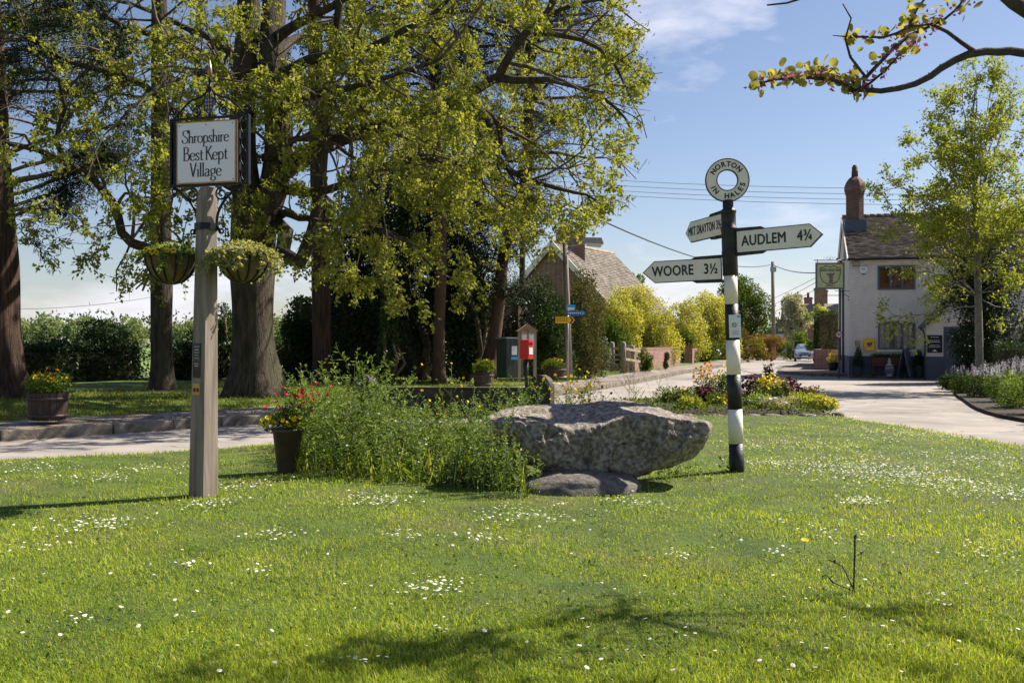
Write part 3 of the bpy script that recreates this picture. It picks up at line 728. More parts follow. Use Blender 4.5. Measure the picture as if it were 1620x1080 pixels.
# redwood at the left edge
t = straight('redwood_tree', 'thick reddish fibrous trunk leaning at the left edge of the view, beside a barrel', 8, 632, .22, 62, -32, LF_pine, M_redbark, (.5, .97), 14, L=1.8, flare=.5)
for k in range(26):
    c = P(rnd.uniform(-60, 110), rnd.uniform(-60, 150), t.root.location.y-rnd.uniform(0, 2)); t.twig(c, Vector((rnd.uniform(-1, 1), rnd.uniform(-1, 0), rnd.uniform(-.3, .3))), .8, .015, 1, 2, .1)
t.finish(M_redbark, M_twig, LF_pine, per=16, size=.16, spread=.1, aspect=.08)
# reddish stringy trunk right of the big one
t = straight('cypress_tree', 'stout stringy-barked trunk right of the massive forked tree', 511, 604, .28, 32, 492, LF_dark, M_redbark, (.45, .9), 24, flare=.55, L=1.4)
t.finish(M_redbark, M_twig, LF_dark, per=9, size=.13, aspect=.35)
# slim pine trunk
def pine(name, label, path, radii, clumps, per=26, bark=M_pinebark, rad=.42):
    t = Tree(name, label, path[0]); t.trunk(path, radii, 12, flare=.3)
    pl = catmull(path, .4)
    for (c, R_) in clumps:
        near_ = min(pl, key=lambda q: (q-c).length+max(0, q.z-c.z)*1.5)
        mid = near_.lerp(c, .5)+Vector((0, 0, rnd.uniform(-.2, .3)))
        t.T.tube(catmull([near_, mid, c], .4), [.05]*len(catmull([near_, mid, c], .4)), 5)
        for k in range(12):
            e = c+Vector((rnd.gauss(0, 1), rnd.gauss(0, 1), rnd.gauss(0, .6)))*R_*.6; t.Tw.append((c, e, .010, .005)); t.C.append((e, (e-c).normalized()))
            t.C.append((c.lerp(e, .6), (e-c).normalized()))
    t.finish(bark, M_twig, LF_pine, per=per, size=.15, spread=.34, aspect=.07, hang=-.3)
    return t
Yp = 30.0
cl = [(P(rnd.uniform(600, 760), rnd.uniform(-60, 220), Yp+rnd.uniform(-1.5, 1.5)), rnd.uniform(.6, 1.1)) for k in range(30)]
pine('slim_pine_tree', 'slim straight pine with a bare reddish trunk left of the green cabinet', [P(694, 606, Yp), P(695, 500, Yp), P(698, 380, Yp), P(690, 230, Yp), P(688, 60, Yp), P(690, -160, Yp)], [.20, .165, .145, .14, .12, .05], cl)
Yp = 31.0
cl = [(P(rnd.uniform(720, 1000), rnd.uniform(0, 240), Yp+rnd.uniform(-2, 2)), rnd.uniform(.6, 1.1)) for k in range(34)]+[(P(rnd.uniform(760, 852), rnd.uniform(320, 460), Yp+rnd.uniform(-1, 1)), rnd.uniform(.4, .7)) for k in range(16)]
cl += [(P(rnd.uniform(700, 800), rnd.uniform(220, 330), Yp+1), .6) for k in range(8)]
pine('curved_pine_tree', 'pine whose bare trunk curves up to the right beside the green cabinet', [P(770, 596, Yp), P(781, 545, Yp), P(790, 470, Yp), P(797, 400, Yp), P(812, 345, Yp), P(830, 295, Yp), P(838, 200, Yp), P(835, 60, Yp), P(830, -100, Yp)], [.22, .20, .18, .175, .17, .15, .13, .10, .05], cl)
Yp = 39.0
cl = [(P(rnd.uniform(780, 880), rnd.uniform(180, 330), Yp+rnd.uniform(-1, 1)), rnd.uniform(.6, 1.0)) for k in range(14)]
pine('far_pine_tree', 'thin bare pine trunk standing behind the notice board', [P(826, 585, Yp), P(826, 450, Yp), P(828, 300, Yp), P(830, 150, Yp)], [.13, .12, .10, .04], cl, bark=M_bark)
# dark pine foliage behind, upper left
Yp = 29.0
cl = [(P(rnd.uniform(-40, 150), rnd.uniform(-60, 150), Yp+rnd.uniform(-2, 2)), rnd.uniform(.6, 1.1)) for k in range(22)]+[(P(70+k*16+rnd.uniform(-8, 8), 310-k*12+rnd.uniform(-22, 22), 24), .6) for k in range(9)]
pine('background_pine_tree', 'dark needled pine partly hidden behind the leaning redwood trunk', [P(-60, 600, Yp), P(-50, 300, Yp), P(-20, 60, Yp), P(0, -160, Yp)], [.3, .26, .2, .08], cl)

# ---- masses of foliage: lumps of leaves in a volume
def lumps(center, size, n, r=(.28, .45), seed=None):
    o = []
    for k in range(n):
        d = rvec(1).normalized()*rnd.random()**.33*.72
        rr = rnd.uniform(*r); o.append((Vector((center[0]+d.x*size[0], center[1]+d.y*size[1], center[2]+d.z*size[2])), Vector(size)*rr))
    return o
def lump_leaves(name, LL, n, size, m, parent, aspect=.55, shell=(.55, 1.06), zmin=None, up=.3, tintf=None):
    w = np.array([max(l[1].x*l[1].z, .001) for l in LL]); w = w/w.sum(); idx = nr.choice(len(LL), n, p=w)
    c = np.array([tuple(l[0]) for l in LL])[idx]; r = np.array([tuple(l[1]) for l in LL])[idx]
    d = rand_dirs(n); rad = nr.uniform(shell[0]**3, shell[1]**3, n)**(1/3)
    Pp = c+d*r*rad[:, None]+nr.normal(size=(n, 3))*r*.05
    if zmin is not None: Pp[:, 2] = np.maximum(Pp[:, 2], zmin+nr.rand(n)*.05)
    D = unit(d*.7+rand_dirs(n)+np.array([[0, 0, up]]))
    lt = nr.rand(len(LL))[idx]
    tint = np.clip(.45*lt+.55*nr.rand(n), 0, 1)
    return leaves(name, Pp, D, nr.uniform(.6, 1.3, n)*size, m, parent, aspect, .12, tint)
def bush(name, label, cat, px0, px1, pyt, pyb, Y, n, size, m, depth=None, nl=14, z0=None, group=None, trunk=True, lump=(.28, .45), m2=None, stem=M_twig, shell=(.55, 1.06)):
    c = P((px0+px1)/2, (pyt+pyb)/2, Y); wx = (px1-px0)/2/FPX*Y; hz = (pyb-pyt)/2/FPX*Y
    base = P((px0+px1)/2, pyb, Y); z0 = base.z if z0 is None else z0
    r = thing(name, label, cat, (base.x, Y, z0), local=False, group=group)
    d = depth if depth else wx*.8
    LL = lumps(c, (wx, d, hz), nl, lump)
    if cat in ('shrub', 'hedge', 'ivy'):
        for k in range(max(4, nl//2)):
            q = rnd.uniform(-.8, .8); LL.append((Vector((c[0]+q*wx, Y+rnd.uniform(-.7, .7)*d, z0+hz*.35)), Vector((wx*.3, d*.35, hz*.38))))
    lump_leaves('foliage', LL, n, size, m, r, zmin=z0, shell=shell)
    if m2 is not None: lump_leaves('blossom', LL, n//3, size, m2, r, zmin=z0, shell=(.9, 1.1))
    if trunk:
        T = MB()
        for k in range(5 if hz < 2.5 else 7):
            e = rnd.choice(LL)[0]
            T.tube(catmull([(base.x+rnd.uniform(-.1, .1), Y+rnd.uniform(-.1, .1), z0-.05), base.lerp(e, .5)+rvec(.1*hz), e], .6), .02+.025*hz, 6) if hz > 0 else None
        T.build('trunk', stem, r)
    return r
# evergreens that close the view behind the trunks
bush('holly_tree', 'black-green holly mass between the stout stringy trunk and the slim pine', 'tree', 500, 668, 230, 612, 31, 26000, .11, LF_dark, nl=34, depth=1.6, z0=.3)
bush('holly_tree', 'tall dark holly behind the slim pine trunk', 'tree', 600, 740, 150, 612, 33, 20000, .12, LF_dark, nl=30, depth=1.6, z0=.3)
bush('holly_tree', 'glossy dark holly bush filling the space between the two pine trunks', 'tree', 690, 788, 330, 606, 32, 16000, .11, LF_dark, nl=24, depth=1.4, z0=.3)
bush('ivy_column', 'ivy-clad stump standing dark between holly and slim pine', 'ivy', 598, 634, 470, 606, 29, 3500, .07, LF_hedge, nl=9, depth=.3, z0=.3)
bush('dark_yew_tree', 'dark yew behind the notice board and cabinet', 'tree', 800, 905, 440, 588, 38, 9000, .12, LF_hedge, nl=18, depth=1.2, z0=.3)
bush('pink_shrub', 'pinkish grey shrub seen between curved pine trunk and notice board', 'shrub', 790, 880, 440, 560, 41, 3500, .12, leafmat('pinkish_leaf', (.16, .10, .09), (.34, .24, .20), .3), nl=12, depth=1, z0=.3)
bush('laurel_shrub', 'mid-green laurel behind the yellow direction sign', 'shrub', 838, 912, 470, 588, 34, 7000, .10, LF_hedge, nl=14, depth=1, z0=.3)
bush('cotoneaster_shrub', 'tall brown-green shrub right of the lamp pole', 'shrub', 895, 962, 418, 590, 36, 12000, .08, leafmat('olive_brown_leaf', (.040, .048, .016), (.13, .125, .04), .25), nl=18, depth=1.3, z0=.25, m2=None)
bush('bronze_shrub', 'bronze-tinted leafy shrub below the brick gable', 'shrub', 886, 960, 430, 520, 40, 4500, .11, LF_copperbush, nl=16, depth=1, z0=.3)
bush('leafy_shrub', 'bright green shrub over the open field gate', 'shrub', 930, 1005, 500, 592, 48, 9000, .12, LF_mid, nl=10, depth=1, z0=.3)
bush('golden_shrub', 'large golden-yellow bush above the red brick garden wall', 'shrub', 905, 1078, 438, 592, 58.5, 36000, .13, LF_gold, nl=60, depth=1.3, z0=.3, lump=(.20, .32))
bush('golden_shrub', 'nearest golden bush, directly behind the field gate and gate posts', 'shrub', 936, 1026, 448, 588, 52, 15000, .13, LF_gold, nl=34, depth=1, z0=.3, lump=(.22, .34))
bush('golden_shrub', 'second golden bush, seen between the first and the striped signpost', 'shrub', 1078, 1168, 456, 566, 84, 22000, .16, LF_gold, nl=30, depth=2.5, z0=.2, lump=(.22, .36))
bush('golden_shrub', 'middle golden bush joining the two larger ones behind the Woore arm', 'shrub', 1020, 1122, 458, 572, 71, 20000, .14, LF_gold, nl=36, depth=1.5, z0=.3, lump=(.22, .34))
bush('round_shrub', 'round dark green shrub at the near end of the second golden bush', 'shrub', 1068, 1104, 518, 562, 69, 2800, .14, LF_mid, nl=9, depth=1, z0=.2)
bush('low_hedge', 'low clipped green hedge in front of a parked car roof', 'hedge', 1084, 1150, 540, 557, 78, 3600, .13, LF_mid, nl=12, depth=.6, z0=.2, trunk=False)
bush('low_hedge', 'ground-hugging hedge beside the short brick wall pier', 'hedge', 1086, 1136, 553, 573, 71.5, 3400, .12, LF_mid, nl=10, depth=.6, z0=.15, trunk=False)
bush('maple_tree', 'broad green tree rising behind the striped signpost', 'tree', 1118, 1226, 428, 556, 100, 18000, .22, LF_mid, nl=26, depth=3, z0=.2, lump=(.22, .36))
bush('distant_tree', 'small tree top peeping over the brown house roof', 'tree', 985, 1022, 428, 470, 110, 1500, .3, LF_mid, nl=8, depth=2, z0=.2)
bush('blossom_tree', 'grey-white blossoming tree right of the wooden utility pole', 'tree', 1222, 1282, 460, 545, 96, 6000, .26, LF_grey, nl=18, depth=2, z0=.2, lump=(.2, .34))
bush('copper_shrub', 'orange-red leaved shrub at the foot of the utility pole', 'shrub', 1180, 1248, 524, 552, 88, 2600, .18, leafmat('red_orange_leaf', (.20, .07, .035), (.20, .17, .05), .3), nl=12, depth=1, z0=.2)
bush('domed_shrub', 'bronze-green domed shrub behind the low wall', 'shrub', 1176, 1216, 534, 565, 80, 2600, .15, leafmat('olive_leaf', (.12, .11, .02), (.22, .20, .03), .3), nl=9, depth=1.2, z0=.2)
bush('roadside_shrub', 'green shrub at the bend left of the silver car', 'shrub', 1244, 1284, 520, 562, 92, 2400, .2, LF_mid, nl=10, depth=1.2, z0=.1)
bush('roadside_shrub', 'purple-brown shrub right behind the striped signpost', 'shrub', 1146, 1186, 512, 562, 84, 3500, .15, LF_copperbush, nl=12, depth=1.2, z0=.1)
bush('roadside_shrub', 'green shrub filling the bank between the copper shrub and the road', 'shrub', 1192, 1256, 530, 556, 93, 3000, .16, LF_mid, nl=14, depth=1, z0=.1)
# tall clipped hedge on the pub side of the street
def box_foliage(name, label, cat, path, wd, z0, z1, n, size, m, round_=.1):
    pl = [Vector((p[0], p[1], 0)) for p in path]; r = thing(name, label, cat, (pl[0].x, pl[0].y, z0), local=False)
    L_ = [(b-a).length for a, b in zip(pl, pl[1:])]; tot = sum(L_); C = []; Nn = []
    h = z1-z0
    for k in range(n):
        s = rnd.random()*tot; i = 0
        while i < len(L_)-1 and s > L_[i]: s -= L_[i]; i += 1
        d = (pl[i+1]-pl[i]).normalized(); c = pl[i]+d*min(s, L_[i]); nrm = Vector((-d.y, d.x, 0))
        q = rnd.random()*(2*h+wd)
        wob = 1+.10*noise.noise(Vector((c.x*.9, c.y*.9, q*.9)))*2
        if q < h: v = c+nrm*wd/2*wob; v.z = z0+q
        elif q < 2*h: v = c-nrm*wd/2*wob; v.z = z0+q-h
        else: v = c+nrm*(q-2*h-wd/2); v.z = z1*wob if False else z1+.12*noise.noise(Vector((c.x, c.y, 0)))*h*.6
        if rnd.random() < .14:
            e = 0 if rnd.random() < .5 else -1; c0 = pl[e]; v = Vector((c0.x, c0.y, z0+rnd.random()*h))+nrm*rnd.uniform(-.5, .5)*wd
        C.append(tuple(v+rvec(.035))); Nn.append(tuple(rvec(1)))
    leaves('foliage', np.array(C), np.array(Nn)+np.array([[0, 0, .4]]), nr.uniform(.6, 1.3, n)*size, m, r, .6, .12)
    core = MB()
    for a, b in zip(pl, pl[1:]):
        d = (b-a); c = (a+b)/2; core.box((c.x, c.y, (z0+z1)/2-.05), (d.length-.1, wd*.72, h-.25), rz=math.atan2(d.y, d.x))
    core.build('inner_branches', M_twig, r)
    return r
box_foliage('tall_hedge', 'tall dark clipped hedge along the street beyond the pub', 'hedge', [(18.3, 57.5), (19.6, 62), (21.5, 68)], 1.3, .1, 3.3, 9000, .12, LF_hedge)
# dark boundary hedge across the left
hb = [P(-160, 600, 24), P(0, 600, 27), P(120, 600, 28.5), P(210, 600, 29.5)]
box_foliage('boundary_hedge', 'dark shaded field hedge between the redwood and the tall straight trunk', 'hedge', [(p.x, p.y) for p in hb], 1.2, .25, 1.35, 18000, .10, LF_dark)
for a in [(60, 112, 500, 560, 28.5), (110, 160, 488, 560, 29.3), (150, 212, 520, 570, 29.6)]:
    pass
hb = [P(262, 600, 31), P(340, 600, 32), P(420, 600, 33), P(500, 600, 33)]
box_foliage('boundary_hedge', 'dark shaded field hedge seen either side of the village sign post', 'hedge', [(p.x, p.y) for p in hb], 1.2, .25, 1.35, 14000, .10, LF_dark)
bush('hawthorn_bush', 'dark hawthorn bulging above the left field hedge', 'shrub', 100, 205, 508, 590, 29.5, 8000, .09, LF_dark, nl=16, depth=.7, z0=.3)
bush('hawthorn_bush', 'green hawthorn between the forked trunk and the stringy trunk', 'shrub', 436, 500, 470, 600, 31, 8000, .09, LF_hedge, nl=16, depth=.8, z0=.3)
bush('hawthorn_bush', 'green hawthorn between the sign post and the forked trunk', 'shrub', 338, 372, 455, 590, 33, 4500, .09, LF_hedge, nl=12, depth=.6, z0=.3)
hb = [P(470, 600, 35), P(600, 600, 36), P(720, 600, 36), P(800, 600, 37), P(905, 600, 40)]
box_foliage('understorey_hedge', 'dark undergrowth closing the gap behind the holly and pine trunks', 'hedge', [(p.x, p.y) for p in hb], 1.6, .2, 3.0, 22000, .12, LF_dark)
for k, (x0, x1, top) in enumerate([(30, 75, 524), (62, 112, 514), (100, 150, 505), (140, 192, 500), (178, 206, 520), (198, 210, 538), (272, 305, 520), (298, 345, 508), (450, 500, 505)]):
    bush('hawthorn_bush', ['low dark hawthorn next to the redwood trunk', 'dark hawthorn second along from the redwood', 'rising dark hawthorn above the orange-flowered barrel', 'tallest dark hawthorn in the left hedge line', 'sloping dark hawthorn before the hedge gap', 'lowest dark hawthorn beside the tall straight trunk', 'dark hawthorn just right of the tall straight trunk', 'dark hawthorn immediately left of the village sign post', 'dark hawthorn between the massive trunk and the stringy trunk'][k], 'shrub', x0-8, x1+8, top+9, 598, 28+k*.35, 3800, .085, LF_dark, nl=11, depth=.55, z0=.3, trunk=False)
# row of far trees behind the field
far_l = ['rounded', 'taller', 'pale', 'bushy', 'lower', 'broad', 'silvery', 'dense', 'loose', 'slender', 'dark', 'full']
for k in range(13):
    cx = -20+k*47+rnd.uniform(-8, 8); wd = rnd.uniform(46, 66); top = rnd.uniform(491, 505)
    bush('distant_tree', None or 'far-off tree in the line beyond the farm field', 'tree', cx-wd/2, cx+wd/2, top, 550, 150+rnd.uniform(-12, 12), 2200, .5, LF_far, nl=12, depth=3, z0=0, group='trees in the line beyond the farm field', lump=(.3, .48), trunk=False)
o = MB()
wv = [(-400, 520, 0), (400, 520, 0)]
# wooded rise behind the far tree line: one mass nobody could count
LLh = [(Vector((x+rnd.uniform(-6, 6), 420+rnd.uniform(-10, 10), 3+rnd.uniform(0, 3))), Vector((16, 9, 9+rnd.uniform(-1, 3)))) for x in range(-330, 260, 13)]
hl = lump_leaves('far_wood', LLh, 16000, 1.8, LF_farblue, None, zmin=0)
tag(hl, 'pale wooded skyline beyond the farm fields', 'wood', kind='stuff')

# maple in front of the pub yew
b = P(1549, 600, 30); b.z = .0
t = Tree('young_maple_tree', 'slender young tree with fresh lime-green leaves standing before the pub', b)
Y = 30
t.trunk([P(1549, 622, Y), P(1549, 540, Y), P(1547, 440, Y), P(1545, 360, Y), P(1540, 270, Y), P(1538, 200, Y), P(1545, 130, Y)], [.13, .115, .10, .085, .06, .04, .015], 10, flare=.25, rough=.03)
for (sy, ex, ey, dy) in [(470, 1450, 430, .3), (455, 1640, 400, -.3), (440, 1430, 350, -.8), (430, 1660, 330, .4), (420, 1460, 300, .8), (400, 1640, 270, -.6), (400, 1415, 290, 0), (380, 1480, 220, -.8), (380, 1620, 210, .6), (360, 1450, 240, .7), (350, 1600, 170, -.5), (340, 1500, 160, .5), (320, 1570, 130, .4), (300, 1520, 140, -.4), (480, 1420, 500, -1), (470, 1500, 450, -1.3), (460, 1600, 460, -1.2), (410, 1530, 330, -1.4), (400, 1590, 360, 1.3), (430, 1500, 380, 1.4), (470, 1600, 490, .3), (290, 1545, 120, 0), (260, 1580, 150, .2), (440, 1680, 430, .2), (400, 1690, 350, 0)]:
    s0 = P(1547+(540-sy)*-.02, sy, Y)
    e = P(ex, ey, Y+dy*1.6); mid = s0.lerp(e, .5)+Vector((0, 0, .25 if ey < sy else -.05))
    t.limb([s0, mid, e], .028, .008, every=.21, L=.62, maxlev=1, droop=.03, start=.25, kids=4, up=.25, n=5)
for k in range(34):
    sy = rnd.uniform(250, 470); a_ = rnd.uniform(0, 6.283); r_ = rnd.uniform(.7, 1.75)*(1 if sy > 330 else .7); s0 = P(1543, sy, Y)
    e = s0+Vector((math.cos(a_)*r_, math.sin(a_)*r_, rnd.uniform(.5, 1.5)*(1.1 if sy > 300 else .9))); e.x = min(e.x, s0.x+1.9)
    t.limb([s0, s0.lerp(e, .5)+Vector((math.cos(a_)*.12, math.sin(a_)*.12, -.08)), e], .022, .007, every=.22, L=.55, maxlev=1, droop=.03, start=.25, kids=3, up=.35, n=5)
t.finish(M_youngbark, M_twig, LF_young, thin=lambda C: nr.rand(len(C)) < np.where(C[:, 2] < 4.2, .45, .8), per=9, size=.085, spread=.15, aspect=.8)

# yew behind it
c = thing('yew_tree', 'huge dark egg-shaped yew narrowing to its foot beside the pub porch', 'tree', (P(1556, 597, 36.5).x, 36.5, 0), local=False)
LLy = []
for k in range(70):
    z = rnd.random(); zz = .35+z*4.9; prof = (.7+1.55*min(1, z*1.9)**.8) * (1-.55*max(0, z-.55)/.45)
    a = rnd.uniform(0, 6.283); q = rnd.random()**.5*.75
    LLy.append((Vector((c.location.x+math.cos(a)*prof*q*.62, 36.5+math.sin(a)*prof*q*.62, zz)), Vector((.70, .70, .60))))
lump_leaves('foliage', LLy, 34000, .09, LF_dark, c, zmin=.1)
MB().tube([(c.location.x, 36.5, -.05), (c.location.x, 36.5, 1.2), (c.location.x+.1, 36.5, 3.5)], [.3, .24, .12], 10).build('trunk', M_bark, c)
box_foliage('box_hedge', 'low square-cut hedge right of the yew at the frame edge', 'hedge', [(15.7, 32.2), (17.2, 31.8), (20.5, 31.0)], .9, 0, 1.42, 14000, .055, LF_hedge)
bush('rose_bush', 'pale-flowered bush over the square-cut hedge', 'shrub', 1590, 1660, 500, 550, 35, 4000, .08, LF_mid, nl=10, depth=.7, z0=0, m2=FL_lilac)

# judas tree overhanging from the right, standing off the green's edge
Y = 4.8
t = Tree('judas_tree', 'judas tree reaching dark branches with bronze leaves and pink blossom over the green', (4.6, 3.6, 0))
t.trunk([(4.6, 3.6, -.05), (4.55, 3.7, .8), (4.4, 3.9, 1.6), (4.1, 4.2, 2.25), (3.7, 4.5, 2.6), (3.3, 4.7, 2.78), (2.9, 4.8, 2.88)], [.15, .125, .11, .09, .07, .05, .036], 12, flare=.3)
t.trunk([(4.4, 3.9, 1.6), (4.9, 4.6, 2.8), (5.5, 6.0, 3.9), (5.6, 7.2, 4.6)], [.07, .05, .03, .012], 10)
def pp(pts, dy=0): return [P(a, b_, Y+dy) for a, b_ in pts]
tw = []
def br(pts, r0, r1, dy0=0, dy1=0):
    m = len(pts); w_ = [P(a, b_, Y+dy0+(dy1-dy0)*i/(m-1)) for i, (a, b_) in enumerate(pts)]
    pl = catmull(w_, .06)
    for i in range(1, len(pl)-1): pl[i] = pl[i]+rvec(.0035)
    t.T.tube(pl, [r0+(r1-r0)*i/(len(pl)-1) for i in range(len(pl))], 8)
    for i in range(2, len(pl)-1):
        if rnd.random() < .5:
            t.Tw.append((pl[i], pl[i]+rvec(1).normalized()*rnd.uniform(.012, .035), .006, .004))
    return pl
main = br([(1760, 60), (1690, 80), (1620, 82), (1560, 82), (1510, 96), (1450, 132), (1395, 143), (1350, 142)], .027, .0115)
A = br([(1350, 142), (1315, 125), (1265, 125), (1225, 126), (1190, 133)], .012, .004, 0, -.25)
B = br([(1363, 139), (1325, 117), (1280, 117), (1235, 125)], .009, .004, 0, .2)
C_ = br([(1367, 138), (1366, 118), (1345, 90), (1338, 62), (1345, 30), (1334, 6)], .009, .003)
D_ = br([(1340, 58), (1318, 56)], .004, .002)
E_ = br([(1368, 125), (1400, 90), (1440, 55), (1480, 38), (1520, 8), (1535, -20)], .010, .005, 0, .2)
F_ = br([(1370, 137), (1400, 112), (1425, 88), (1450, 65)], .007, .003, 0, -.2)
G_ = br([(1345, 58), (1400, 58), (1440, 40), (1474, 38)], .006, .006)
H_ = br([(1545, 83), (1500, 50), (1474, 38)], .012, .008)
I_ = br([(1440, 38), (1452, 15), (1470, -10)], .008, .005)
J_ = br([(1214, 8), (1245, 6), (1272, -4), (1330, -30)], .004, .009)
K_ = br([(1350, 142), (1351, 158), (1362, 152)], .005, .002)
Lr = br([(1700, 60), (1650, 30), (1605, 5), (1570, -25)], .04, .03)
for x in (main, Lr): pass
LC = []; PC = []
def cluster(pl, n, n2, sp=.05):
    sp *= .55; n = int(n*1.15)
    for k in range(n): LC.append((rnd.choice(pl)+rvec(sp)+Vector((0, 0, sp*.5))))
    for k in range(n2): PC.append((rnd.choice(pl)+rvec(sp*.7)))
cluster(A, 60, 95, .045); cluster(B, 45, 60, .05); cluster(E_[:len(E_)*2//3], 28, 60, .06); cluster(F_, 14, 70, .045); cluster(G_, 26, 20, .045); cluster(E_[len(E_)//2:], 24, 40, .07); cluster(I_, 10, 8, .05); cluster(main[-20:], 0, 10, .02)
segs('twigs', t.Tw, M_judas, t.root, 4); t.Tw = []
# round leaves: little fans of four triangles each
LCa = np.array([tuple(v) for v in LC]); n = len(LCa); k = 8; U = rand_dirs(n); W_ = unit(np.cross(U, rand_dirs(n))); r = nr.uniform(.015, .027, n)
a = np.arange(k)*2*math.pi/k
ring = LCa[:, None]+(U[:, None]*np.cos(a)[None, :, None]+W_[:, None]*np.sin(a)[None, :, None])*r[:, None, None]*(1-.25*(np.arange(k) == 0))[None, :, None]
cen = (LCa+unit(np.cross(U, W_))*.006)[:, None]
V = np.concatenate([cen, ring], 1).reshape(-1, 3); kk = np.arange(k)
F = (np.arange(n)[:, None, None]*(k+1)+np.stack([np.zeros(k, int), 1+kk, 1+(kk+1) % k], 1)[None]).reshape(-1, 3)
np_mesh('foliage', V, F, LF_copper, t.root, np.repeat(nr.rand(n), k+1))
PCa = np.array([tuple(v) for v in PC]); leaves('blossom', PCa, rand_dirs(len(PCa)), nr.uniform(.016, .030, len(PCa)), FL_pink, t.root, .7, .2)
# unseen upper crown: clusters added along the sun's rays to dapple the near grass
s_ = []
for px, py, sp_, k_ in [(590, 1044, .22, 22), (650, 1026, .18, 12), (465, 1062, .18, 12), (700, 1066, .17, 10), (905, 972, .11, 8), (860, 992, .12, 6), (960, 960, .09, 4), (1560, 1072, .15, 8), (1478, 968, .05, 3), (1395, 968, .07, 4), (1180, 1090, .14, 6), (330, 1080, .14, 6), (1540, 1010, .08, 3), (780, 1040, .16, 6)]:
    g_ = G(px, py, .05); hgt = 4.75+rnd.uniform(-.1, .5); k2_ = hgt/sdir.z
    for q in range(k_): s_.append(Vector((g_.x, g_.y, 0))+sdir*k2_+rvec(sp_))
hub = [Vector((4.8, 7.0, 4.9)), Vector((4.2, 6.8, 5.0)), Vector((3.6, 6.7, 5.0)), Vector((3.0, 6.5, 5.0))]
t.T.tube(catmull([Vector((5.6, 7.2, 4.6))]+hub, .3), .008, 6)
for e in s_:
    h0 = min(hub, key=lambda q: (q-e).length); t.T.tube([h0, h0.lerp(e, .5)+Vector((0, 0, .06)), e], [.006, .004, .003], 5, caps=False)
t.T.build('trunk', M_judas, t.root)
e_ = np.array([tuple(v) for v in s_]); e2 = np.repeat(e_, 15, 0)+nr.normal(size=(len(e_)*15, 3))*.06
leaves('upper_shade_foliage', e2, rand_dirs(len(e2)), nr.uniform(.04, .065, len(e2)), LF_copper, t.root, .9, .12)
def TR(x, y, z): return Matrix.Translation((x, y, z))
# ------------------------------------------------------------------ lettering
def text_to(mb, s, size, M, ext=.002, bold=0.0, align='CENTER', sx=1.0, mi=0, spacing=1.0, heavy=0):
    c = bpy.data.curves.new('txt', 'FONT'); c.body = s; c.size = size; c.extrude = ext; c.offset = bold
    c.align_x = align; c.align_y = 'CENTER'; c.resolution_u = 4; c.space_character = spacing
    o = bpy.data.objects.new('txt', c); me = bpy.data.meshes.new_from_object(o)
    T = M @ Matrix.Rotation(R(90), 4, 'X') @ Matrix.Diagonal((sx, 1, 1, 1))
    mb.add([v.co for v in me.vertices], [tuple(p.vertices) for p in me.polygons], mi, False, T)
    if heavy:
        for q, (dx, dz) in enumerate(((heavy, 0), (-heavy, 0), (0, heavy), (0, -heavy))): mb.add([v.co for v in me.vertices], [tuple(p.vertices) for p in me.polygons], mi, False, M @ TR(dx, .0003*(q+1), dz) @ Matrix.Rotation(R(90), 4, 'X') @ Matrix.Diagonal((sx, 1, 1, 1)))
    bpy.data.objects.remove(o); bpy.data.curves.remove(c); bpy.data.meshes.remove(me)

